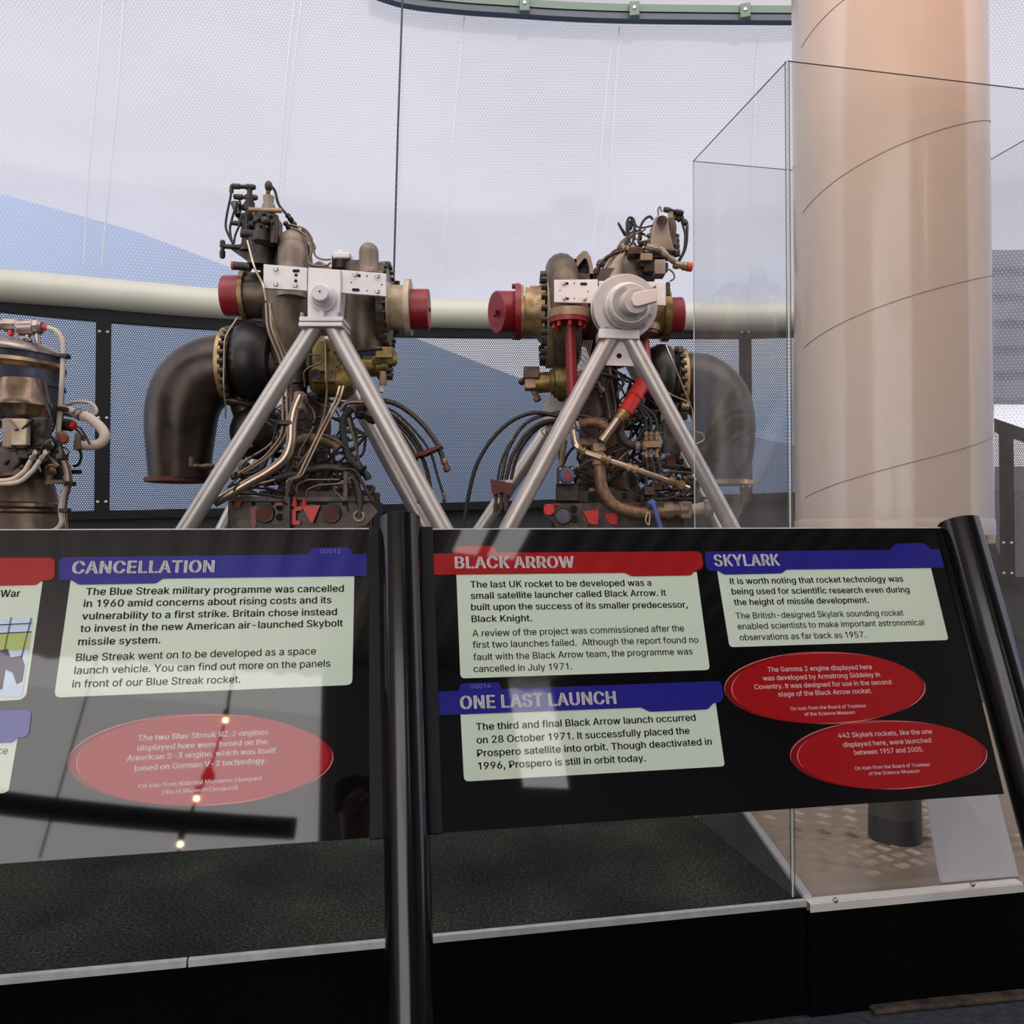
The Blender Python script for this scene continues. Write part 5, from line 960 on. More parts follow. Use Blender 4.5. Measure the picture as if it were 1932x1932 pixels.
# main pump casting
E.cyl('pump_body', (548, 520), (545, 690), 58, 'casting', 0, prof=[(0, .8), (.2, .98), (.5, .9), (.75, .72), (1, .55)], n=36)
E.cyl('pump_inlet', (466, 556), (520, 556), 44, 'casting', 0, prof=[(0, .98), (.5, 1), (1, .9)], n=36)
fl_ = E.cyl('inlet_flange', (459, 556), (467, 556), 50, 'gold', 0, n=40); E.boltring('flange_lug', (463, 556), (1, 0, 0), 47, 3, 20, 5, 'brown', 0, fl_)
c_ = E.cyl('end_cap', (421, 556), (460, 556), 38, 'red', 0, prof=[(0, .97), (.04, 1), (1, 1)], n=40); E.cyl('cap_knob', (416, 556), (422, 556), 4, 'rust', 0, c_)
E.cyl('pump_column', (686, 500), (684, 664), 46, 'casting', 0, prof=[(0, .9), (.3, 1), (.7, .95), (1, .85)], n=36)
E.cyl('pump_side', (640, 590), (726, 582), 62, 'brown', .08, prof=[(0, .6), (.5, .9), (1, 1)], n=36)
rg = E.cyl('bolted_ring', (720, 578), (732, 578), 84, 'casting', .05, n=44); E.boltring('ring_bolt', (730, 578), (1, 0, 0), 80, 4.4, 30, 7, 'dark', .05, rg)
E.cyl('outlet_body', (732, 578), (767, 578), 45, 'cream', 0, prof=[(0, 1.05), (.15, .93), (1, .93)], n=40)
f2 = E.cyl('outlet_flange', (765, 578), (775, 578), 53, 'cream', 0, n=40); E.cyl('bolt', (748, 528), (748, 536), 5, 'brown', 0, f2, n=8); E.cyl('bolt', (746, 621), (746, 630), 5, 'brown', 0, f2, n=8)
c_ = E.cyl('end_cap', (775, 582), (809, 582), 38, 'red', 0, prof=[(0, 1), (.96, 1), (1, .97)], n=40); E.cyl('cap_knob', (808, 582), (812, 582), 3.5, 'rust', 0, c_)
E.tube('dome_elbow', [(548, 560), (549, 500), (550, 465), (552, 458, .02)], 28, 'taupe', -.12, n=28); E.ball('dome_cap', (550, 458), 28, 'taupe', -.12)
E.tube('side_riser', [(575, 520), (572, 480), (562, 450)], 14, 'taupe', -.05, n=18)
E.cyl('small_dome', (694, 530), (694, 473), 18.5, 'taupe', -.12, n=28); E.ball('dome_cap', (694, 473), 18.5, 'taupe', -.12)
E.box('dome_bolt_pad', 685, 500, 703, 510, -.19, -.1, 'taupe'); E.box('dome_shoulder', 708, 490, 726, 530, -.08, .05, 'taupe', bevel=.01)
bx = E.box('junction_box', 624, 471, 658, 484, -.1, .02, 'plate', bevel=.008); E.cyl('box_body', (642, 482, -.04), (642, 506, -.04), 18, 'dark', 0, bx); E.box('box_lug', 634, 467, 646, 473, -.06, -.01, 'plate', bx)
E.poly('saddle', [(578, 500), (600, 488), (622, 500), (640, 503), (676, 500), (676, 515), (578, 512)], -.05, .12, 'taupe', bevel=.006)
# control valve cluster at the top left
vc = E.cyl('valve_body', (494, 462), (500, 396), 23, 'dark', -.15, prof=[(0, .7), (.1, 1), (.35, 1), (.37, .85), (.6, .85), (.62, 1.05), (.9, 1), (1, .7)])
E.cyl('actuator', (503, 400), (503, 364), 12, 'taupe', -.15, vc, prof=[(0, 1), (.5, 1), (.55, .75), (.95, .9), (1, .6)]); E.cyl('actuator_stem', (502, 366), (502, 355), 4, 'bronze', -.15, vc); E.ball('actuator_cap', (503, 346), 7.5, 'brown', -.15, vc, 1.35)
E.cyl('flange_plate', (466, 391), (528, 393), 4.5, 'tan', -.2, vc); E.boltring('body_bolt', (497, 412, -.23), (0, 1, 0), 13, 3, 6, 5, 'dark', 0, vc)
E.ball('body_centre', (497, 412), 8, 'brown', -.24, vc)
sv = E.cyl('side_valve', (468, 462), (466, 380), 11, 'dark', -.05, prof=[(0, 1.2), (.3, 1.2), (.32, .8), (.6, 1), (.8, .7), (1, .9)]); E.cyl('valve_stem', (467, 392), (467, 352), 8.5, 'dark', -.05, sv, [(0, 1.15), (.35, 1.15), (.4, .9), (.7, 1), (.75, .6), (1, .6)]); E.cyl('tee_drop', (437, 378, -.06), (446, 402, -.08), 6, 'brown', 0, sv); E.fitting('tee_handle', (442, 384, -.02), (462, 388, -.02), 6, 'dark', 0, sv); E.cyl('silver_barrel', (514, 402, -.2), (514, 456, -.2), 7, 'bronze', 0, vc); E.box('valve_manifold', 470, 398, 516, 470, -.1, .05, 'dark', vc, .008); E.cyl('column', (462, 400, -.1), (462, 470, -.1), 10, 'dark', 0, sv, [(0, 1), (.3, .8), (.35, 1.1), (.6, .8), (1, 1.2)])
E.fitting('tee_handle', (432, 346, -.05), (478, 348, -.05), 5.5, 'dark', 0, sv); E.fitting('tee_handle', (437, 366, -.05), (482, 368, -.05), 5.5, 'dark', 0, sv)
E.cyl('tee_drop', (433, 346, -.05), (432, 358, -.05), 4, 'dark', 0, sv); E.cyl('valve_arm', (432, 416, -.1), (480, 420, -.1), 7, 'dark', 0, sv, [(0, .6), (.3, .7), (1, 1.2)])
E.cyl('valve_arm', (450, 436, -.12), (482, 440, -.1), 9, 'dark', 0, sv, [(0, .8), (.2, 1), (1, 1)])
lt = E.fitting('test_tee', (416, 450, -.1), (416, 484, -.1), 5.2, 'dark', 0); E.cyl('tee_stem', (418, 461, -.1), (452, 463, -.1), 4.5, 'dark', 0, lt); E.ball('orange_tip', (416, 480), 4.2, 'orange', -.1, lt)
E.poly('bracket_web', [(426, 461), (444, 458), (486, 450), (492, 508), (472, 494), (442, 472)], -.1, .06, 'dark'); E.box('lower_block', 478, 452, 524, 500, -.08, .06, 'dark', bevel=.008); E.cyl('lower_body', (488, 500, -.12), (490, 450, -.12), 25, 'dark', 0, prof=[(0, 1), (.4, .8), (1, 1)])
E.cyl('plug_barrel', (436, 498, -.15), (470, 501, -.15), 7.5, 'dark', 0); E.cyl('plug_end', (434, 498, -.15), (438, 498, -.15), 7.8, 'orange', 0)
E.tube('control_hose', [(432, 356), (430, 370), (424, 400), (422, 425), (430, 445), (436, 457)], 2.2, 'rubber', -.07); E.tube('control_hose', [(444, 375), (436, 400), (430, 425), (432, 445), (437, 456)], 2.2, 'rubber', -.1)
E.tube('control_hose', [(452, 400), (448, 420), (440, 440), (438, 455)], 2, 'rubber', -.13); E.tube('control_hose', [(506, 344), (515, 355), (522, 380), (535, 397), (545, 408)], 2.6, 'rubber', -.12)
E.tube('control_hose', [(448, 372), (450, 390), (446, 405), (454, 418)], 2.4, 'rubber', .02)
for k, (x, y) in enumerate(((538, 400), (545, 410), (548, 420), (534, 415), (540, 428))): E.fitting('valve', (x, y, -.1 + .03 * k), (x + 9, y + 12, -.1 + .03 * k), 5, 'brown')
E.tube('bright_tube', [(545, 425), (562, 432), (576, 442), (584, 458), (586, 472), (578, 490), (590, 498), (612, 498), (622, 492)], 2, 'dullsteel', -.16); E.tube('bright_tube', [(548, 420), (575, 430), (588, 455), (592, 478), (606, 486), (622, 486)], 1.8, 'dullsteel', -.12)
E.tube('bright_tube', [(535, 418), (555, 425), (570, 440), (580, 465), (575, 490)], 1.6, 'dark', -.1)
E.fitting('valve', (580, 440, -.1), (590, 468, -.1), 5, 'taupe'); E.fitting('valve', (568, 428, -.1), (580, 442, -.1), 5, 'taupe')
E.pipe('strut_rod', [(463, 450, -.28), (476, 500, -.3), (494, 535, -.42), (500, 565, -.42)], 2, 'steel', 0)
# gearbox and accessories between the legs
gb = E.box('gearbox', 586, 636, 640, 722, -.12, .12, 'olive', bevel=.012); E.box('gearbox_cover', 592, 642, 612, 700, -.15, -.11, 'olive', gb); E.boltring('cover_bolt', (614, 680, -.13), (0, 1, 0), 22, 2.4, 10, 3, 'brown', 0, gb)
E.cyl('gear_drum', (586, 716, -.02), (668, 716, -.02), 34, 'olive', 0, prof=[(0, .6), (.1, .9), (.6, .95), (.65, 1.1), (.8, 1.1), (1, .7)])
E.cyl('gear_hub', (594, 705, -.15), (594, 705, -.24), 9, 'dark', 0)
E.cyl('olive_pump', (668, 693), (735, 690), 24, 'olive', -.05, prof=[(0, 1.1), (.2, 1.1), (.22, .8), (.6, .75), (.65, 1), (1, .9)]); ov_ = E.fitting('olive_valve', (702, 680, -.1), (748, 678, -.1), 11, 'olive')
E.box('valve_block', 706, 652, 741, 675, -.14, .0, 'olive', ov_, .008); E.cyl('drain_plug', (722, 700, -.1), (722, 726, -.1), 7, 'tan', 0, ov_); E.fitting('clear_bulb', (722, 724, -.1), (718, 740, -.1), 5, 'plate', 0, ov_); E.boltring('valve_bolt', (735, 702, -.08), (1, 0, 0), 10, 4, 6, 5, 'brown', 0, ov_)
E.pipe('sense_line', [(670, 661, -.14), (700, 658, -.15), (720, 656, -.15)], 2.6, 'dark', 0)
E.cyl('turbine_shaft_case', (512, 690), (590, 690), 38, 'bronze', .05, prof=[(0, 1.1), (.3, 1), (.4, .8), (1, .9)])
E.cyl('down_pipe', (556, 650), (562, 760), 22, 'bronze', -.02, prof=[(0, 1), (.6, 1), (.62, 1.15), (.68, 1.15), (.7, .85), (1, .6)])
E.torus('duct_clamp', (447, 760), (.2, 0, 1), 30, 5, 'bronze', 0); E.cyl('lower_duct', (458, 750), (470, 790), 28, 'bronze', .05)
E.ball('gas_bottle', (486, 815), 52, 'black', .05, None); E.cyl('bottle_neck', (478, 755, .05), (480, 775, .05), 14, 'brown', 0)
# bundle of bright pipes
for x, r in ((532, 2.6), (540, 2.8)):
    E.pipe('bright_pipe', [(500 + (x - 532), 570, -.35), (503 + (x - 532), 620, -.33), (x, 690, -.3), (x + 1, 820, -.3), (500 + (x - 532), 862, -.28), (450 + (x - 532), 893, -.25)], r, 'steel', 0)
E.pipe('bright_pipe', [(509, 580, -.35), (520, 630, -.32), (548, 690, -.28), (547, 780, -.28)], 2.4, 'steel', 0)
E.tube('main_pipe', [(566, 745), (556, 770), (550, 800), (548, 835), (536, 865), (505, 890), (470, 910), (436, 930), (404, 948)], 9.5, 'steel', -.32, n=16)
cl2 = E.torus('pipe_clamp', (447, 920), (.86, 0, -.5), 10.5, 2.2, 'dark', -.32); E.box('pipe_clamp', 524, 792, 550, 801, -.345, -.24, 'dark')
E.fitting('pipe_end', (566, 740, -.3), (560, 775, -.31), 12, 'tan')
for o_, r in ((0, 2.6), (7, 2.2)):
    E.pipe('bright_pipe', [(640 + o_, 728, -.22), (634 + o_, 752, -.25), (604 + o_, 808, -.28), (562 + o_, 898, -.28), (542 + o_, 905, -.28), (541, 935, -.25)], r, 'steel', 0)
E.pipe('bright_pipe', [(613, 640, -.26), (614, 720, -.28), (616, 735, -.26), (612, 780, -.26), (590, 840, -.26), (560, 880, -.26)], 1.7, 'steel', 0)
E.pipe('bright_pipe', [(656, 790, -.22), (668, 830, -.24), (680, 884, -.22)], 2.6, 'dullsteel', 0)
E.pipe('sense_line', [(582, 668, -.2), (600, 668, -.2), (607, 676, -.2), (604, 684, -.2), (582, 692, -.2), (572, 700, -.2), (574, 730, -.18)], 1.6, 'dullsteel', 0)
E.tube('sense_line', [(572, 755), (590, 775), (592, 800), (580, 825), (566, 850), (558, 880)], 1.8, 'dullsteel', -.2)
E.tube('braided_hose', [(556, 835), (580, 828), (605, 828), (630, 836), (640, 845)], 11, 'tanhose', -.15, n=16)
E.tube('black_hose', [(664, 770), (650, 785), (646, 810), (650, 840), (662, 870), (690, 895), (694, 905)], 7, 'rubber', -.12, n=12); E.fitting('hose_end', (670, 768, -.12), (690, 765, -.12), 9, 'brown')
E.fitting('valve', (672, 775, -.1), (712, 790, -.1), 12, 'brown'); E.tube('hose', [(640, 775), (650, 762), (665, 758), (690, 758)], 4, 'dullsteel', -.2, n=10)
E.tube('hose', [(520, 905), (570, 890), (610, 882), (645, 886), (668, 905), (676, 930), (678, 952)], 7, 'hose', -.2, n=12)
for k, q in enumerate(([(560, 930), (560, 915), (580, 905), (640, 905)], [(578, 940), (578, 925), (600, 915), (660, 912)])): E.pipe('sense_line', q, 2, 'dullsteel', -.26)
E.poly('link_bar', [(648, 890), (655, 890), (655, 944), (647, 944)], -.3, .02, 'grey')
E.clutter(3, (440, 745, 680, 930), 54, [(440, 760), (470, 780), (520, 745), (560, 760), (600, 750), (650, 760), (690, 765), (690, 820), (685, 880), (660, 930), (600, 935), (560, 930), (500, 920), (450, 900), (430, 925), (540, 820), (620, 850), (580, 880), (640, 905)], bits=34)
E.clutter(9, (430, 870, 700, 945), 22, [(430, 930), (470, 905), (510, 900), (560, 895), (600, 930), (640, 885), (690, 880), (700, 940), (530, 945), (650, 945)], bits=22, rr=(1.5, 3.8))
E.cyl('thrust_chamber', (590, 745, .12), (575, 950, .12), 46, 'brown', 0, prof=[(0, .7), (.3, .85), (.6, .8), (1, 1.3)])
# bottom frame with round openings and red covers
fr = E.box('base_frame', 436, 945, 700, 1060, -.16, -.12, 'grey', bevel=.003); E.box('frame_rail', 575, 925, 695, 945, -.1, -.05, 'dark', fr)
E.box('frame_rail', 430, 936, 700, 947, -.18, -.08, 'grey', fr); E.box('frame_post', 535, 935, 548, 1060, -.2, -.1, 'dark', fr)
E.poly('skirt', [(430, 945), (705, 945), (705, 1100), (430, 1100)], -.02, .3, 'dark', fr)
for x in (499, 625):
    E.torus('opening_rim', (x, 969), (0, 1, 0), 16, 2.5, 'grey', -.17, fr); E.cyl('opening_cover', (x, 969, -.175), (x, 969, -.14), 14.5, 'rust', 0, fr)
E.poly('red_tag', [(568, 954), (604, 953), (590, 986), (587, 986)], -.19, .01, 'brightred', fr); E.poly('red_bracket', [(548, 955), (570, 955), (570, 963), (558, 964), (558, 982), (566, 983), (566, 990), (548, 990)], -.18, .012, 'brightred', fr)
E.cyl('red_plug', (556, 955, -.18), (556, 938, -.18), 5, 'brightred', 0, fr, [(0, 1.3), (.5, 1), (1, .4)]); E.cyl('red_plug', (574, 955, -.18), (574, 940, -.18), 4.5, 'brightred', 0, fr, [(0, 1.3), (.5, 1), (1, .4)])
E.poly('red_paint_panel', [(472, 958), (486, 955), (482, 995), (474, 1000)], -.165, .006, 'red', fr); E.poly('red_paint_panel', [(444, 945), (456, 944), (452, 958), (443, 956)], -.185, .006, 'red', fr)
E.poly('red_paint_panel', [(520, 948), (534, 948), (534, 954), (520, 954)], -.19, .006, 'red', fr)
for x, y, r in ((528, 957, 7), (528, 976, 7), (478, 950, 4), (514, 950, 3), (650, 950, 4), (610, 950, 3)): E.cyl('frame_hole', (x, y, -.164), (x, y, -.15), r, 'slot', 0, fr)
rb = E.poly('corner_bracket', [(656, 952), (702, 952), (712, 966), (690, 992), (678, 992), (662, 970)], -.2, .02, 'grey'); E.torus('bracket_ring', (677, 974), (0, 1, 0), 9, 3, 'taupe', -.205, rb); E.cyl('bracket_rod', (679, 975, -.21), (679, 935, -.2), 4, 'bronze', 0, rb)
# hose bundle to the right
hz = [[(690, 758), (722, 756), (752, 764), (785, 788), (812, 818), (828, 845), (838, 872)], [(690, 775), (730, 778), (765, 805), (790, 838), (800, 860)], [(690, 785), (725, 790), (758, 820), (778, 850), (786, 870)], [(690, 770), (735, 772), (775, 805), (810, 850), (826, 900), (838, 938)],
      [(690, 780), (728, 783), (765, 815), (790, 850), (806, 890), (812, 925)], [(690, 790), (730, 800), (760, 838), (780, 880), (792, 930)]]
for k, h in enumerate(hz): E.tube('hose', h, (5, 3.4, 3.4, 2.6, 4, 3.4)[k], ('hose', 'hose', 'brown', 'rubber', 'hose', 'brown')[k], -.05 + .03 * (k % 3), n=10)
E.fitting('hose_end', (836, 866, -.05), (845, 890, -.05), 6.5, 'dullsteel'); E.fitting('hose_end', (836, 930, -.05), (839, 948, -.05), 4, 'dullsteel')
for x, y in ((790, 928), (811, 922)): E.fitting('hose_end', (x, y, -.02), (x + 1, y + 22, -.02), 4, 'dullsteel')
E.poly('hose_clip', [(781, 856), (832, 838), (834, 842), (800, 858), (783, 862)], -.1, .12, 'rust')

# ---- right large engine (axis 4.9 m away) and its stand
G = Rig('engine_stand', 1165, 4.9, 'silver A-frame stand with a round dial trunnion, carrying the right large engine', 'stand')
D0 = -0.42
pl_ = G.poly('side_plate', [(1046, 525), (1129, 524), (1129, 570), (1046, 568)], D0 + .03, .022, 'plate', bevel=.002)
for x, y in ((1064, 532), (1065, 560.5), (1103, 562)): G.bolt(x, y, 4, D0 + .03, pl_)
for x0, y0, x1, y1, r in ((1070, 532, 1071, 532, 2.2), (1098, 533, 1106, 533, 2.5), (1071, 561, 1072, 561, 2), (1084, 532, 1084, 532, 1.1), (1057, 545, 1057, 545, 1), (1110, 547, 1110, 547, 1), (1084, 561, 1084, 561, 1.1)): G.slot(x0, y0, x1, y1, r, D0 + .028, pl_)
pr_ = G.poly('side_plate', [(1131, 527), (1258, 529), (1258, 574), (1131, 572)], D0 + .04, .022, 'plate', bevel=.002); G.bolt(1235, 538, 3.6, D0 + .04, pr_)
dsk = G.cyl('dial_disc', (1176, 579, D0 + .05), (1181, 577, D0 - .05), 57, 'dial', 0, None, [(0, 1), (.25, 1), (.27, .97), (.95, .97), (1, .95)], 56)
G.boltring('dial_bolt', (1181, 577, D0 - .05), (0, 1, 0), 46, 2.6, 6, 3, 'bolt', 0, dsk)
G.cyl('dial_hub', (1181, 577, D0 - .04), (1190, 572, D0 - .17), 39, 'dial', 0, dsk, [(0, 1), (.5, 1), (.55, .9), (.97, .9), (1, .86)], 48)
G.cyl('dial_bore', (1190, 572, D0 - .165), (1191, 571.5, D0 - .172), 31, 'silver', 0, dsk, None, 48)
G.torus('dial_ring', (1190, 572, D0 - .17), (-.1, 1, -.05), 31, 2, 'dial', 0, dsk)
G.cyl('spindle', (1190, 571, D0 - .15), (1202, 565, D0 - .27), 21, 'dial', 0, dsk, [(0, 1), (.95, 1), (1, .95)], 36)
G.poly('crank_arm', [(1196, 552), (1204, 548), (1238, 541), (1242, 546), (1241, 566), (1204, 576), (1197, 574), (1192, 563)], D0 - .29, .03, 'dial', dsk, .004)
for k in range(7):
    a = R(42 + k * 5); G.poly('dial_mark', [(1181 + math.cos(a) * 46, 577 + math.sin(a) * 46), (1181 + math.cos(a) * 52, 577 + math.sin(a) * 52), (1182.2 + math.cos(a) * 52, 577 + math.sin(a) * 52), (1182.2 + math.cos(a) * 46, 577 + math.sin(a) * 46)], D0 - .0575, .004, 'slot', dsk)
for k in range(6):
    a = R(165 - k * 9); G.poly('dial_mark', [(1190 + math.cos(a) * 32, 572 + math.sin(a) * 32), (1190 + math.cos(a) * 34.6, 572 + math.sin(a) * 34.6), (1191 + math.cos(a) * 34.6, 573 + math.sin(a) * 34.6), (1191 + math.cos(a) * 32, 573 + math.sin(a) * 32)], D0 - .175, .004, 'slot', dsk)
G.poly('head_block', [(1131, 618), (1208, 620), (1208, 638), (1130, 636)], D0 - .06, .16, 'plate', bevel=.004)
gs = G.poly('gusset', [(1160, 640), (1176, 640), (1198, 690), (1138, 688)], D0, .012, 'plate', bevel=.002); G.slot(1169, 670, 1169, 670, 4.5, D0 - .002, gs)
leg(G, None, (1153, 634), (957, 1000), 16.6, D0); leg(G, None, (1189, 636), (1383, 1000), 15.2, D0)
leg(G, None, (1148, 640), (906, 1000), 13.5, .48); leg(G, None, (1170, 640), (1352, 1000), 13.5, .48)
G.poly('rear_gusset', [(1024, 772), (1032, 746), (1065, 744), (1065, 790), (1024, 790)], .42, .012, 'silver'); G.box('rear_bracket', 1130, 540, 1190, 640, .42, .52, 'silver')

E = Rig('rocket_engine', 1165, 4.9, 'large brown rocket engine, right of the two on stands, red struts in front', 'rocket engine')
cen = [(1288, 722), (1302, 722), (1322, 725), (1342, 738), (1358, 760), (1366, 792), (1368, 830), (1366, 870), (1364, 908)]
rad = [58, 59, 60, 60, 60, 59, 57, 53, 50]
pts = [E.p(q, .1) for q in cen]; cp = catmull(pts, 4); rr2 = []
for k in range(len(cp)): i, t = divmod(k / 4, 1); i = int(i); rr2.append(E.r(rad[i] + (rad[min(i + 1, len(rad) - 1)] - rad[i]) * t))
b = MB(); b.tube(cp, 0, 40, radii=rr2); el = E.done(b, 'exhaust_elbow', 'duct')
E.cyl('duct_flange', (1366, 907, .1), (1366, 915, .1), 58, 'gold', 0, el, n=40)
E.cyl('turbine_flange', (1280, 722), (1290, 722), 66, 'gold', .08, n=44); E.boltring('flange_lug', (1279, 722), (1, 0, 0), 64, 5.5, 26, 5, 'brown', .08); E.cyl('turbine_ring', (1270, 718), (1281, 720), 62, 'dark', .08, n=44)
E.cyl('turbine_housing', (1216, 715), (1270, 715), 66, 'black', .06, prof=[(0, .7), (.2, .9), (.45, 1), (.7, 1), (.9, .92), (1, .8)], n=44)
E.pipe('bright_wire', [(1258, 650, -.2), (1270, 680, -.25), (1302, 760, -.25), (1308, 775, -.25), (1308, 840, -.25), (1330, 830, -.25), (1328, 818, -.25), (1296, 810, -.25)], 1.5, 'steel', 0)
E.pipe('bright_wire', [(1235, 715, -.22), (1262, 742, -.25), (1304, 760, -.25)], 1.6, 'steel', 0)
# left side: cap, inlet, volute
c_ = E.cyl('end_cap', (936, 587, -.06), (978, 587, 0), 39, 'red', 0, prof=[(0, .97), (.03, 1), (1, 1)], n=40); E.box('cap_lug', 931, 580, 936, 593, -.1, -.06, 'rust', c_)
f_ = E.cyl('inlet_flange', (972, 587), (983, 587), 52, 'red', 0, n=40); E.cyl('bolt', (966, 538), (980, 536), 5, 'rust', 0, f_, n=8); E.cyl('bolt', (966, 634), (980, 636), 5, 'rust', 0, f_, n=8)
E.cyl('flange_ring', (981, 587), (988, 587), 50, 'gold', 0, n=40)
E.cyl('pump_inlet', (988, 587), (1026, 590), 50, 'gold', 0, prof=[(0, .94), (.5, .88), (.8, .98), (1, 1.12)], n=40)
vg = E.cyl('volute_flange', (1030, 600, 0), (1044, 600, .0), 92, 'tan', 0, n=48); E.boltring('ring_bolt', (1026, 600), (1, 0, 0), 82, 6.0, 24, 7, 'dark', 0, vg)
E.torus('volute', (1062, 592), (1, 0, .05), 84, 29, 'casting', .0); E.cyl('volute_web', (1040, 592), (1085, 592), 84, 'bronze', 0, n=40)
E.box('flange_bracket', 1000, 536, 1030, 556, -.05, .05, 'tan')
E.cyl('drum_flange', (1074, 584, -.36), (1074, 600, -.36), 36, 'tan', 0, prof=[(0, .96), (.1, 1), (1, 1)], n=36)
st = E.cyl('red_strut', (1076, 606, -.36), (1081, 765, -.34), 9.5, 'red', 0); E.cyl('strut_flange', (1074, 600, -.36), (1074, 609, -.36), 35, 'red', 0, st, n=36); E.boltring('strut_bolt', (1074, 611, -.36), (0, 0, 1), 26, 3.5, 8, 6, 'brightred', 0, st)
s2 = E.cyl('red_strut', (1216, 640, -.1), (1228, 745, -.2), 9.5, 'red', 0); E.cyl('strut_flange', (1216, 612, -.1), (1216, 624, -.1), 30, 'tan', 0, s2, n=36); E.cyl('strut_flange', (1216, 622, -.1), (1216, 630, -.1), 27, 'red', 0, s2, n=36)
E.cyl('outlet_body', (1215, 594), (1262, 594), 44, 'olive', 0, prof=[(0, 1), (.7, .95), (.75, 1.1), (1, 1.1)], n=40)
c_ = E.cyl('end_cap', (1256, 594), (1289, 593), 34, 'red', .1, prof=[(0, 1), (.95, 1), (1, .95)], n=40)
E.cyl('pump_body', (1150, 520), (1150, 690), 62, 'bronze', .05, prof=[(0, .9), (.3, 1), (.7, .8), (1, .5)], n=36); E.cyl('pump_side', (1085, 600), (1220, 600), 52, 'brown', .08, n=32)
# gusset strap
b = MB(); outer = [(1080, 497), (1090, 480), (1100, 470), (1108, 470), (1115, 480), (1120, 500), (1121, 526)]
E.poly('arch_strap', outer + [(1114, 526), (1113, 502), (1108, 485), (1103, 484), (1096, 492), (1088, 503)], -.12, .16, 'taupe'); E.poly('arch_web', [(1088, 526), (1090, 505), (1098, 490), (1106, 484), (1108, 500), (1111, 526)], -.02, .012, 'black')
E.box('arch_foot', 1084, 512, 1122, 527, -.12, .1, 'brown'); E.box('strap_tab', 1078, 484, 1090, 494, -.12, -.02, 'brown')
# top right cluster
E.cyl('pump_cone', (1195, 530), (1190, 468), 42, 'casting', 0, prof=[(0, 1), (.4, 1), (.8, .75), (1, .6)]); E.cyl('pump_flare', (1160, 530), (1172, 478), 24, 'taupe', -.05, prof=[(0, 1.2), (1, .7)])
vb = E.poly('valve_body', [(1228, 470), (1232, 430), (1240, 402), (1262, 402), (1268, 440), (1276, 470)], -.12, .2, 'taupe', bevel=.012)
E.cyl('round_cover', (1251, 413, -.14), (1251, 413, -.18), 10, 'brown', 0, vb); E.cyl('actuator', (1270, 462, -.05), (1268, 408, -.05), 10, 'bronze', 0, vb, [(0, 1.1), (.3, 1.1), (.32, .8), (.7, 1), (1, .7)]); E.cyl('actuator_stem', (1268, 410, -.05), (1268, 396, -.05), 5, 'tan', 0, vb)
E.fitting('tee_handle', (1254, 390, -.05), (1292, 398, -.05), 5.5, 'dark', 0, vb); E.fitting('elbow_fitting', (1284, 402, -.03), (1297, 420, -.03), 6, 'dark', 0, vb); E.fitting('elbow_fitting', (1270, 405, -.03), (1288, 408, -.03), 7, 'brown', 0, vb)
E.tube('thin_loop', [(1244, 402), (1244, 390), (1248, 386), (1250, 395)], 1.6, 'dullsteel', -.1)
E.cyl('spring_case', (1276, 440, -.05), (1278, 480, -.05), 8, 'dark', 0, prof=[(0, 1), (.2, .8), (.25, 1), (.45, .8), (.5, 1), (.7, .8), (.75, 1), (1, .9)])
E.tube('control_hose', [(1290, 418), (1295, 440), (1292, 470), (1280, 492)], 2.2, 'rubber', -.03); E.tube('control_hose', [(1298, 422), (1299, 445), (1295, 468), (1284, 490)], 2, 'rubber', 0); E.tube('control_hose', [(1294, 410), (1299, 420), (1298, 438)], 3.2, 'tan', .02)
E.fitting('elbow_plug', (1272, 496, -.1), (1300, 500, -.1), 8, 'tan'); E.cyl('plug_end', (1298, 500, -.1), (1308, 501, -.1), 8.5, 'orange', 0, prof=[(0, 1), (.9, 1), (1, .9)])
E.box('relay_box', 1237, 486, 1258, 514, -.2, -.1, 'taupe', bevel=.004); E.box('relay_box', 1210, 474, 1233, 488, -.2, -.1, 'tan', bevel=.004); E.box('relay_box', 1188, 462, 1215, 476, -.2, -.08, 'brown', bevel=.004); E.box('relay_box', 1216, 490, 1236, 510, -.16, 0, 'black', bevel=.004)
for k, (x, y, u, v) in enumerate(((1222, 462, 1256, 470), (1240, 468, 1262, 480), (1205, 486, 1212, 500), (1200, 462, 1186, 470), (1250, 470, 1276, 492))): E.fitting('valve', (x, y, -.18), (u, v, -.16), 6, ('taupe', 'brown', 'dark', 'tan', 'taupe')[k])
for h, r, m_ in (([(1186, 455), (1184, 425), (1186, 410), (1192, 406), (1198, 412), (1198, 430), (1196, 452)], 2.4, 'rubber'), ([(1190, 455), (1188, 420), (1194, 412), (1200, 418), (1198, 450)], 2, 'dark'), ([(1206, 455), (1210, 425), (1218, 410), (1228, 404), (1234, 410)], 2.4, 'rubber'),
                 ([(1158, 520), (1162, 480), (1172, 455), (1190, 440), (1215, 432)], 1.8, 'dullsteel'), ([(1150, 525), (1158, 480), (1180, 450), (1220, 428)], 1.8, 'dullsteel'), ([(1218, 442), (1232, 436), (1244, 448), (1246, 460), (1236, 468), (1220, 462)], 1.8, 'tan'),
                 ([(1125, 515), (1134, 495), (1150, 480), (1175, 470), (1190, 468)], 3.6, 'brown'), ([(1130, 520), (1145, 490), (1160, 470), (1186, 464)], 2, 'dark'), ([(1172, 525), (1168, 490), (1180, 460)], 2, 'steel'), ([(1178, 525), (1174, 488), (1186, 462)], 2, 'steel'),
                 ([(1246, 508), (1262, 505), (1272, 512), (1274, 522), (1266, 528)], 1.6, 'dullsteel'), ([(1200, 445), (1210, 452), (1226, 450), (1240, 456)], 1.8, 'dullsteel')):
    E.tube('control_line', h, r, m_, -.1)
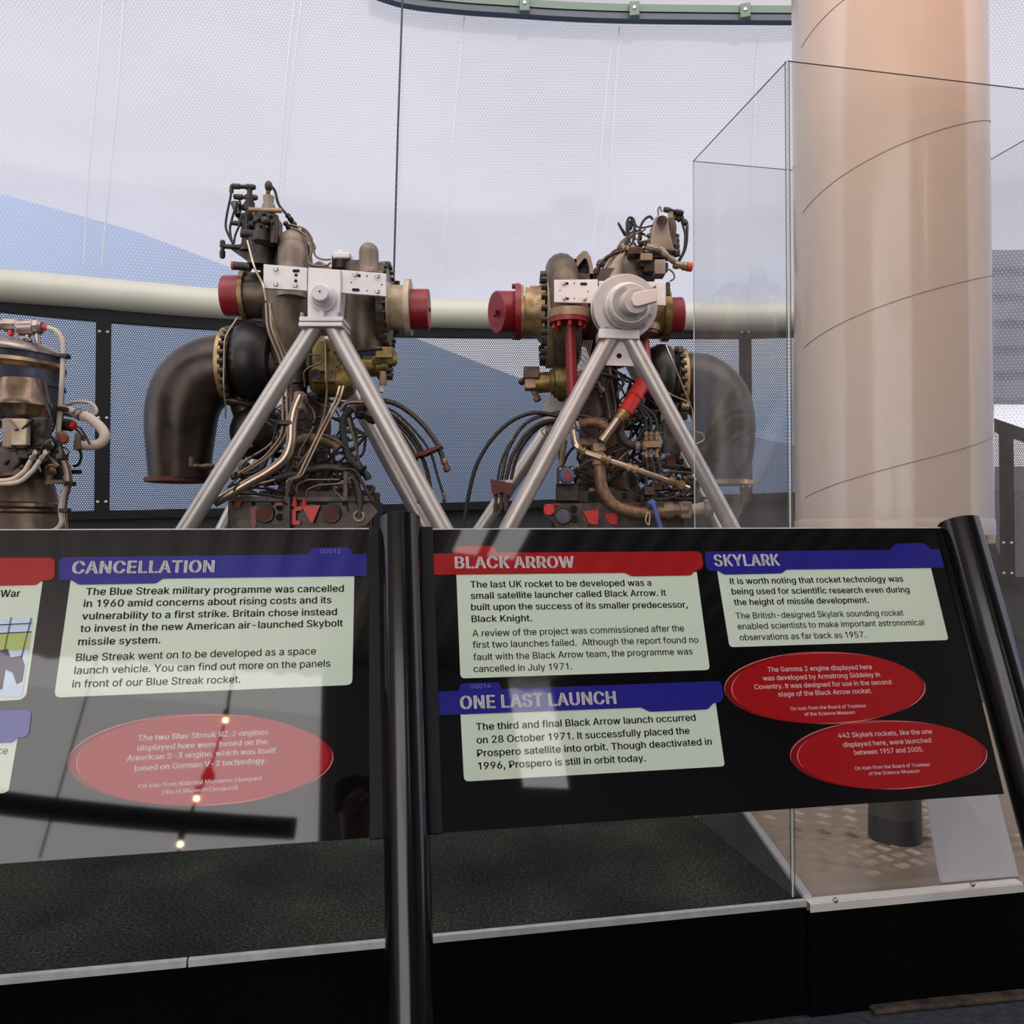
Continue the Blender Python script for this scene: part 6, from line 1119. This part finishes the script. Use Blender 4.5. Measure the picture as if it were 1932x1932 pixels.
E.fitting('cable_gland', (1124, 515, -.1), (1136, 488, -.1), 6, 'brown'); E.cyl('black_plug', (1262, 530, -.2), (1262, 555, -.2), 4.5, 'dark', 0, prof=[(0, .7), (.2, 1), (.4, .8), (.5, 1), (.7, .8), (1, 1)])
E.clutter(21, (1160, 425, 1280, 500), 16, [(1180, 440), (1200, 430), (1215, 455), (1240, 420), (1260, 440), (1280, 470), (1230, 480), (1195, 480), (1170, 470)], rr=(1.2, 2.2), mats=('brown', 'dark', 'dullsteel', 'tan'), dys=(-.12, .12), bits=12)
# accessories on the left
ac = E.cyl('accessory_drive', (1005, 722, -.05), (1070, 718, -.05), 19, 'olive', 0, prof=[(0, .8), (.2, 1), (.5, 1), (.52, 1.25), (.62, 1.25), (.65, 1.6), (1, 1.7)]); E.box('terminal_box', 988, 690, 1018, 712, -.12, 0, 'brown', ac, .004); E.ball('drive_knob', (985, 719), 7, 'brown', -.05, ac); E.box('drive_block', 990, 706, 1012, 732, -.1, .0, 'tan', ac, .006); E.fitting('drain_valve', (1008, 735, -.05), (1016, 757, -.05), 7, 'dullsteel', 0, ac)
E.boltring('drive_bolt', (1050, 720, -.05), (1, 0, 0), 26, 3, 12, 5, 'dark', 0, ac)
for k in range(7): E.tube('thin_wire', [(1118 - k * 4, 640, -.15), (1112 - k * 3, 670, -.18), (1104 - k * 3, 700 + k * 3, -.2), (1095 - k, 740 + 3 * k, -.2)], 0.8, 'dullsteel', 0, n=6)
# red link and chrome end
rl = E.cyl('red_link', (1216, 718, -.26), (1180, 778, -.32), 13.5, 'brightred', 0, prof=[(0, 1), (.42, 1), (.44, 1.12), (.52, 1.12), (.54, 1), (.95, 1), (1, 1.1)]); E.cyl('link_end', (1182, 774, -.32), (1166, 792, -.34), 11, 'gold', 0, rl, [(0, .95), (.4, 1.1), (.6, .9), (1, 1)]); E.cyl('chrome_tube', (1168, 788, -.34), (1136, 832, -.34), 8, 'steel', 0, rl)
# pipework
E.tube('tan_hose', [(1132, 860), (1132, 890), (1138, 925), (1158, 952), (1185, 964), (1216, 968), (1258, 966)], 11.5, 'tanhose', -.3, n=18)
fv = E.fitting('end_valve', (1252, 964, -.3), (1300, 962, -.3), 15, 'taupe'); E.box('valve_foot', 1286, 946, 1306, 978, -.34, -.22, 'tan', fv, .006); E.cyl('valve_tail', (1300, 962, -.3), (1342, 958, -.3), 12, 'cream', 0, fv, [(0, .8), (.7, 1), (.72, 1.3), (1, 1.3)]); E.box('valve_tail_plate', 1330, 946, 1344, 974, -.34, -.26, 'tan', fv, .004)
E.pipe('chrome_pipe', [(1080, 812, -.3), (1084, 838, -.32), (1102, 852, -.33), (1140, 866, -.34), (1230, 896, -.34), (1300, 922, -.32)], 5.5, 'steel', 0)
for p0, p1 in (((1090, 846), (1104, 853)), ((1134, 862), (1152, 870)), ((1182, 880), (1204, 888)), ((1262, 905), (1292, 918))): E.fitting('pipe_union', (p0[0], p0[1], -.34), (p1[0], p1[1], -.34), 8, 'tan')
E.fitting('tee_body', (1128, 836, -.3), (1132, 880, -.3), 13, 'tan'); E.cyl('tee_branch', (1094, 838, -.26), (1128, 838, -.28), 15, 'brown', 0, prof=[(0, 1), (.5, .9), (1, .8)])
E.tube('hose', [(1086, 806), (1110, 796), (1135, 800), (1150, 810)], 9, 'tanhose', -.26, n=14); E.fitting('hose_end', (1078, 806, -.26), (1094, 803, -.26), 9, 'plate')
E.tube('black_hose', [(1180, 790), (1172, 800), (1172, 820), (1184, 836), (1205, 842), (1216, 840)], 8, 'hose', -.25, n=14); E.fitting('hose_end', (1198, 841, -.25), (1222, 842, -.25), 9, 'taupe')
mb = E.box('manifold_block', 1218, 832, 1247, 844, -.28, -.2, 'tan', bevel=.003)
for k, x in enumerate((1220, 1229, 1240)):
    E.fitting('hose_end', (x, 832, -.24), (x, 814, -.24), 4.2, 'tan'); E.tube('thin_hose', [(x, 816), (x - 2, 790), (x - 14 - 3 * k, 770), (x - 34 - 5 * k, 758)], 3, 'rubber', -.24)
    E.fitting('hose_end', (x, 846, -.24), (x, 864, -.24), 4.2, 'tan')
    E.tube('thin_hose', [(x, 862), (x + (2, 6, 10)[k], 890), (x + (-4, 0, 28)[k], (925, 940, 890)[k]), (x + (-10, -4, 66)[k], (955, 950, 893)[k])], 3, 'hose', -.24)
E.poly('grey_plate', [(1252, 800), (1266, 792), (1288, 838), (1284, 856), (1252, 856)], -.2, .02, 'grey'); E.poly('red_plate', [(1256, 858), (1276, 858), (1274, 880), (1258, 878)], -.18, .02, 'rust')
E.tube('lower_line', [(1138, 712), (1142, 735), (1150, 770), (1152, 790)], 8, 'bronze', -.15, n=14); E.fitting('steel_union', (1126, 720, -.18), (1140, 740, -.18), 6, 'steel')
pb = E.box('switch_box', 1052, 880, 1084, 914, -.32, -.22, 'grey', bevel=.004); E.cyl('blue_ring', (1070, 896, -.33), (1070, 896, -.34), 12, 'blue', 0, pb); E.cyl('red_button', (1071, 896, -.34), (1071, 896, -.355), 8, 'red', 0, pb)
for x, y in ((1057, 884), (1080, 884), (1057, 910), (1080, 910)): E.bolt(x, y, 1.8, -.32, pb)
E.cyl('upright_tube', (1058, 880, -.2), (1066, 830, -.2), 5, 'tan', 0); E.cyl('chamber_column', (1120, 700, .1), (1150, 950, .12), 52, 'brown', 0, prof=[(0, .9), (.3, .8), (.6, .85), (1, 1.3)])
E.clutter(33, (1060, 700, 1290, 930), 62, [(1075, 780), (1090, 730), (1120, 700), (1150, 690), (1190, 720), (1240, 700), (1280, 760), (1300, 820), (1290, 880), (1270, 930), (1200, 940), (1140, 930), (1080, 930), (1060, 880), (1150, 830), (1220, 800), (1180, 880), (1250, 850), (1110, 860)], bits=44)
E.clutter(41, (1070, 880, 1320, 945), 22, [(1060, 930), (1090, 900), (1130, 890), (1180, 920), (1220, 900), (1270, 940), (1310, 920), (1320, 890), (1250, 930)], bits=26, rr=(1.4, 3.6))
fr = E.poly('base_frame', [(1026, 952), (1060, 950), (1240, 945), (1290, 948), (1290, 1060), (1075, 1060), (1045, 985), (1026, 972)], -.22, .03, 'grey'); E.box('frame_rail', 1050, 926, 1240, 948, -.2, -.1, 'dark', fr); E.box('frame_rail', 1050, 912, 1092, 945, -.24, -.14, 'dark', fr)
E.poly('skirt', [(1040, 950), (1290, 950), (1290, 1110), (1060, 1110)], -.1, .3, 'dark', fr)
E.cyl('red_button', (1036, 961, -.24), (1036, 961, -.26), 10, 'brightred', 0, fr); E.torus('opening_rim', (1062, 972), (0, 1, 0), 15, 2.4, 'grey', -.24, fr); E.cyl('opening_cover', (1062, 972, -.235), (1062, 972, -.225), 14, 'gblue', 0, fr)
for x, y, r in ((1082, 960, 6.5), (1083, 979, 6.5), (1117, 936, 8), (1178, 934, 5), (1200, 970, 6)): E.cyl('frame_hole', (x, y, -.245), (x, y, -.2), r, 'slot', 0, fr)
E.poly('red_cover', [(1100, 964), (1130, 962), (1128, 990), (1112, 988)], -.235, .008, 'brightred', fr); E.poly('red_cover', [(1140, 970), (1166, 966), (1164, 990), (1150, 988)], -.235, .008, 'brightred', fr); E.poly('red_cover', [(1176, 950), (1196, 948), (1194, 962), (1178, 964)], -.235, .008, 'red', fr); E.poly('red_strip', [(1028, 951), (1060, 949), (1060, 953), (1028, 955)], -.235, .008, 'red', fr)
E.tube('rope_tie', [(1222, 966), (1218, 982), (1224, 990), (1226, 972), (1222, 966)], 1.2, 'cream', -.44)
b = E.box('control_bracket', 1216, 918, 1236, 934, -.3, -.2, 'grey', bevel=.003)
E.tube('blue_strap', [(1226, 948), (1234, 956), (1240, 976), (1248, 1004), (1252, 1030)], 4.5, 'blue', -.36); E.ball('strap_buckle', (1230, 951), 9, 'blue', -.34)
# hoses to the left and their hanging clip
hz = [[(1056, 785), (1010, 778), (968, 792), (930, 826), (900, 875), (884, 935), (874, 1000), (870, 1060)], [(1056, 780), (1018, 785), (985, 805), (958, 850), (946, 905)], [(1056, 792), (1022, 798), (992, 820), (966, 862), (955, 905)], [(1056, 776), (1005, 790), (966, 830), (946, 870), (938, 910)], [(1056, 796), (1025, 802), (1000, 822), (976, 860), (964, 905)]]
for k, h in enumerate(hz): E.tube('hose', h, (4, 3.4, 4, 2.2, 3.4)[k], ('rubber', 'brown', 'hose', 'rubber', 'hose')[k], -.1 + .02 * k, n=10)
cb = E.poly('hose_clip', [(925, 903), (968, 912), (962, 936), (948, 928), (930, 934), (927, 924)], -.1, .1, 'rust')
for x in (936, 946, 956): E.fitting('hose_end', (x, 925, -.05), (x - 1, 962 + (x % 7), -.05), 4.5, 'dullsteel', 0, cb)
for x in (1030, 1022): E.tube('wire_tail', [(1040, 800), (x, 812), (x + 6, 822)], 1, 'dark', -.05)

# ---- small upright steel engine cut by the left edge of the picture
E = Rig('rocket_engine', 4, 3.6, 'small upright satin steel rocket engine cut off by the left edge', 'rocket engine')
def vl(name, x, ys, m, dy=0.0, parent=None, n=56):   # upright turned body: (y, radius) pairs in px
    b = MB(); p0, p1 = E.p((x, ys[0][0]), dy), E.p((x, ys[-1][0]), dy); y0, y1 = ys[0][0], ys[-1][0]
    b.lathe(p0, p1, [((y - y0) / (y1 - y0), E.r(r, dy)) for y, r in ys], n); return E.done(b, name, m, parent)
vl('dome', 3, [(640, 20), (643, 50), (650, 80), (660, 100), (668, 105), (673, 105)], 'gsteel'); vl('dome_band', 3, [(672, 104), (674, 101), (684, 101), (685, 103)], 'gblue')
vl('tank_ring', 3, [(683, 100), (686, 105), (693, 107.5), (700, 105), (704, 100)], 'gband'); vl('tank_wall', 3, [(702, 102), (724, 103), (726, 106), (731, 106), (733, 103), (790, 100), (800, 80)], 'gblue')
vl('combustion_cone', 40, [(716, 38), (722, 40), (755, 46), (759, 49), (766, 50), (776, 44), (786, 40)], 'gband', -.2); E.poly('fin_plate', [(60, 709), (75, 735), (92, 775), (98, 800), (86, 770), (70, 730)], -.32, .01, 'black')
cb = E.box('control_block', 0, 788, 44, 845, -.30, -.22, 'taupe', bevel=.008); E.box('block_face', 18, 790, 48, 840, -.33, -.30, 'cream', cb, .004); E.box('block_side', 56, 786, 82, 848, -.28, -.22, 'grey', cb, .008); E.cyl('round_port', (72, 818, -.3), (72, 818, -.27), 6, 'brown', 0, cb)
E.poly('block_lug', [(0, 790), (12, 790), (28, 808), (24, 812), (4, 800)], -.35, .03, 'taupe', cb); E.box('block_step', -40, 842, 70, 872, -.26, -.05, 'brown', cb, .008); E.box('red_line_plate', 6, 892, 38, 896, -.285, -.27, 'red', cb, 0); E.box('lower_plate', -20, 850, 40, 900, -.27, -.1, 'grey', cb, .006)
vl('nozzle_throat', -10, [(840, 78), (870, 86), (905, 98), (940, 106), (951, 110)], 'bell'); vl('nozzle_band', -10, [(948, 111), (951, 119), (957, 120), (962, 117), (966, 119), (970, 112)], 'gband'); vl('nozzle_bell', -10, [(968, 112), (985, 116), (1010, 121), (1060, 134), (1140, 150), (1250, 168), (1290, 172)], 'bell')
bl = E.fitting('top_valve', (28, 617, -.05), (76, 615, -.05), 14, 'gsteel'); E.cyl('valve_body', (34, 617, -.05), (62, 616, -.05), 15, 'gsteel', 0, bl); E.fitting('feed_pipe', (-40, 610, -.05), (34, 612, -.05), 12, 'gsteel', 0, bl)
for x in (48, 66): E.cyl('valve_leg', (x, 628, -.05), (x + 2, 650, -.05), 5, 'gsteel', 0, bl)
E.cyl('red_fitting', (74, 615, -.05), (88, 618, -.05), 5.5, 'brightred', 0, bl, [(0, 1), (.6, 1), (1, .7)]); E.cyl('red_plug', (14, 632, -.1), (18, 622, -.1), 5, 'brightred', 0)
E.tube('dome_hoop', [(30, 640), (45, 636), (55, 642)], 3, 'gsteel', -.1)
E.tube('riser_pipe', [(86, 617), (101, 622), (111, 634), (116, 652), (115, 690), (112, 750), (109, 800), (107, 835), (112, 860), (122, 885), (125, 910), (118, 935), (114, 960), (116, 985), (108, 997), (96, 1004)], 4.6, 'lagging', -.1, n=14)
E.tube('riser_pipe', [(114, 780), (112, 835), (120, 862), (130, 890), (131, 912), (124, 940), (122, 965), (126, 1000), (126, 1040)], 4, 'dullsteel', -.04, n=12)
for y, x in ((669, 115), (770, 112), (912, 128), (963, 119)): E.box('pipe_clamp', x - 9, y - 4, x + 7, y + 4, -.118, -.08, 'dark', bevel=.003)
E.tube('lagged_loop', [(112, 773), (135, 778), (165, 788), (188, 806), (196, 822), (188, 836), (168, 840), (142, 838)], 9.5, 'lagging', -.02, n=18); E.tube('thin_loop', [(118, 766), (132, 760), (150, 757), (168, 760), (179, 770), (178, 780), (168, 785)], 3.2, 'lagging', .03, n=10)
E.fitting('loop_fitting', (140, 776, -.02), (154, 784, -.02), 11, 'taupe'); E.cyl('red_cap', (132, 803, -.05), (140, 803, -.05), 8, 'brightred', 0); E.cyl('black_cap', (118, 800, -.05), (133, 803, -.05), 11, 'dark', 0); E.cyl('red_cap', (118, 828, -.15), (118, 828, -.17), 5.5, 'brightred', 0); E.cyl('cap_body', (114, 822, -.08), (118, 828, -.15), 10, 'tan', 0)
E.tube('black_lead', [(140, 804), (150, 808), (160, 824), (168, 838)], 2, 'rubber', -.06); E.tube('black_lead', [(140, 808), (148, 815), (158, 832), (165, 842)], 2, 'rubber', -.03); E.poly('cone_bracket', [(140, 815), (148, 820), (150, 846), (136, 848)], -.05, .05, 'taupe')
E.tube('black_lead', [(148, 848), (152, 860), (148, 875), (138, 880)], 2.5, 'rubber', 0); E.cyl('stub', (132, 890, 0), (152, 890, 0), 4, 'dark', 0)
for o_ in (0, 12): E.tube('braided_hose', [(66 + o_ * 1.6, 856), (54 + o_ * 1.4, 874), (44 + o_ * 1.2, 890), (20 + o_, 905 + o_ * .4), (-20, 908 + o_ * .4)], 4.6, 'lagging', -.34, n=12); E.fitting('hose_end', (70 + o_ * 1.6, 850, -.34), (58 + o_ * 1.6, 868, -.34), 6, 'gsteel')
E.cyl('side_valve', (95, 845, -.12), (75, 860, -.2), 8, 'gsteel', 0); E.poly('strut_triangle', [(84, 910), (100, 866), (104, 868), (92, 905), (118, 905), (118, 911), (84, 914)], -.15, .02, 'taupe'); E.box('dark_block', 90, 880, 110, 912, -.1, -.06, 'dark', bevel=.004); E.box('dark_block', 30, 848, 52, 866, -.3, -.2, 'dark', bevel=.006)
E.clutter(51, (0, 790, 110, 900), 12, [(0, 800), (30, 840), (60, 850), (95, 830), (110, 880), (20, 890), (60, 790)], bits=14, dys=(-.34, -.15), mats=('dullsteel', 'dark', 'lagging', 'rubber'))
b = MB(); c = E.p((-10, 1000), 0); b.lathe(Vector((c.x, c.y, ZP)), Vector((c.x, c.y, 0.68)), [(0, .30), (.1, .30), (.12, .2), (.9, .2), (1, .36)], 40); E.done(b, 'display_pedestal', 'dark')

# ------------------------------------------------------------------ the visitor taking the picture, mirrored in the left panel
def skin_body(name, verts, edges, m, parent, og, levels=2):
    me = bpy.data.meshes.new(name); me.from_pydata([tuple(Vector(v[:3]) - og) for v in verts], edges, []); o = bpy.data.objects.new(name, me); col.objects.link(o); o.parent = parent
    sk = o.modifiers.new('skin', 'SKIN'); sk.use_smooth_shade = True
    for v, d in zip(verts, me.skin_vertices[0].data): r = v[3]; d.radius = (r, v[4] if len(v) > 4 else r)
    me.skin_vertices[0].data[0].use_root = True
    s_ = o.modifiers.new('smooth', 'SUBSURF'); s_.levels = levels; s_.render_levels = levels; me.materials.append(m); return o
hc = reflect(676, 1520, -0.24); bx_, by_ = hc.x, -0.32
vp = empty('person', Vector((bx_, by_, 0)), 'person with dark hair and glasses in a dark jacket, holding up a phone', 'person'); vo = Vector((bx_, by_, 0)); hz_ = hc.z
M['skin'] = mat('skin_tone', rgb(176, 128, 106), 0.55, 0, 0.06, 20); M['jacket'] = mat('dark_jacket', rgb(30, 31, 36), 0.85, 0, 0.2, 40); M['jeans'] = mat('dark_trousers', rgb(26, 29, 40), 0.85); M['hair'] = mat('dark_hair', rgb(24, 18, 16), 0.6, 0, 0.3, 60, bump=0.5, bscale=160); M['shoe'] = mat('black_shoe', rgb(16, 16, 17), 0.5)
sh = hz_ - 0.24                                        # shoulder height
def q3(x, y, z, *r): return (bx_ + x, by_ + y, z, *r)
WR = {-1: (-0.075 - bx_, -0.045 - by_), 1: (0.075 - bx_, -0.045 - by_)}
V = [q3(0, 0, .86, .13, .10), q3(0, .0, 1.02, .12, .09), q3(0, .0, sh - .08, .13, .095), q3(0, 0, sh + .04, .055), q3(0, .03, sh + .11, .050), q3(0, .05, hz_ - .03, .070, .085), q3(0, .06, hz_ + .05, .074, .092), q3(0, .05, hz_ + .10, .05, .06)]
Ed = [(0, 1), (1, 2), (2, 3), (3, 4), (4, 5), (5, 6), (6, 7)]
for s_ in (-1, 1):
    i = len(V); wx, wy = WR[s_]
    V += [q3(s_ * .17, 0, sh - .01, .055), q3(s_ * .23, .06, sh - .24, .042), q3((s_ * .23 + wx) / 2, (.06 + wy) / 2, (sh - .24 + 1.24) / 2, .036), q3(wx, wy - .01, 1.235, .026, .02), q3(wx, wy, 1.27, .030, .016)]
    Ed += [(2, i), (i, i + 1), (i + 1, i + 2), (i + 2, i + 3), (i + 3, i + 4)]
    j = len(V); V += [q3(s_ * .09, 0, .80, .085), q3(s_ * .10, .02, .47, .058), q3(s_ * .10, -.01, .10, .040), q3(s_ * .11, .02, .045, .042), q3(s_ * .115, .15, .03, .034)]
    Ed += [(0, j), (j, j + 1), (j + 1, j + 2), (j + 2, j + 3), (j + 3, j + 4)]
body = skin_body('body', V, Ed, M['skin'], vp, vo)
k_ = 1.16
jv = [(v[0], v[1], v[2], *(r * k_ + .006 for r in v[3:])) for v in V]
ids = [0, 1, 2, 3]; A1 = [8, 9, 10, 11]; B1_ = [18, 19, 20, 21]
def sub(ids_, edges, name, m):
    mp_ = {a: n for n, a in enumerate(ids_)}; return skin_body(name, [jv[a] for a in ids_], [(mp_[a], mp_[b]) for a, b in edges if a in mp_ and b in mp_], m, vp, vo)
sub(ids + A1 + B1_, Ed, 'jacket', M['jacket']); sub([0, 13, 14, 15, 23, 24, 25], Ed, 'trousers', M['jeans'])
for j in (15, 25): skin_body('shoe', [(V[j][0], V[j][1] - .05, .045, .048), (V[j][0], V[j][1] + .05, .042, .046), (V[j][0], V[j][1] + .17, .036, .036)], [(0, 1), (1, 2)], M['shoe'], vp, vo)
for s_ in (-1, 1):                                     # fingers curled round the phone edge, thumb on its back
    wx, wy = WR[s_][0] + bx_, WR[s_][1] + by_
    for n, L_ in enumerate((.070, .078, .074, .060)):
        z = 1.325 - n * .019; b0 = (wx, wy, 1.275 + .008 * (3 - n) - .006, .010); x1 = wx + s_ * -.004
        skin_body('finger', [b0, (wx + s_ * .004, wy + .02, z, .0088), (x1 - s_ * .016, wy + .044, z + .002, .008), (x1 - s_ * (L_ * .5), wy + .046, z + .003, .0068)], [(0, 1), (1, 2), (2, 3)], M['skin'], body, vo, 1)
    skin_body('thumb', [(wx, wy, 1.262, .012), (wx - s_ * .018, wy + .004, 1.278, .0105), (wx - s_ * .034, wy + .013, 1.296, .0088)], [(0, 1), (1, 2)], M['skin'], body, vo, 1)
f0 = Vector((bx_, by_ + .06, hz_ + .03))
b = MB(); b.lathe(f0 + Vector((0, -.03, -.02)), f0 + Vector((0, -.02, .128)), [(0, .07), (.25, .097), (.55, .098), (.8, .075), (1, .01)], 28); b.build('hair', M['hair'], vp, vo)
b = MB(); b.lathe(f0 + Vector((0, .078, -.005)), f0 + Vector((0, .105, -.045)), [(0, .006), (.6, .013), (1, .008)], 12); b.build('nose', M['skin'], body, vo)
b = MB(); b.lathe(f0 + Vector((-.026, .082, -.078)), f0 + Vector((.026, .082, -.078)), [(0, .002), (.5, .008), (1, .002)], 12); b.build('mouth', mat('lip_tone', rgb(150, 86, 80), .5), body, vo)
for s_ in (-1, 1):
    b = MB(); b.ball(f0 + Vector((s_ * .03, .076, -.008)), .012, 10); b.build('eye', mat('eye_white', rgb(210, 206, 200), .3), body, vo)
    b = MB(); b.ball(f0 + Vector((s_ * .03, .0855, -.008)), .0052, 8); b.build('iris', M['hair'], body, vo)
    b = MB(); b.ball(f0 + Vector((s_ * .082, -.005, -.015)), .02, 10, 1.5); b.build('ear', M['skin'], body, vo)
b = MB()
for s_ in (-1, 1): b.torus(f0 + Vector((s_ * .032, .098, -.010)), (0, 1, 0), .024, .0022, 24, 6); b.tube([f0 + Vector((s_ * .056, .098, -.008)), f0 + Vector((s_ * .085, .0, -.006))], .002, 6)
b.tube([f0 + Vector((-.009, .1, -.008)), f0 + Vector((.009, .1, -.008))], .002, 6); b.build('glasses', M['cable'], vp, vo)
ph = empty('phone', Vector((0, -.012, 1.30)), 'dark phone held up in both hands by the visitor', 'phone'); po = ph.location
b = MB(); b.box((-.077, -.020, 1.262), (.077, -.012, 1.337)); b.build('case', M['cable'], ph, po, bevel=.003)
b = MB(); b.box((-.074, -.0208, 1.265), (.074, -.0199, 1.334)); b.build('screen', M['board'], ph, po, smooth=False)
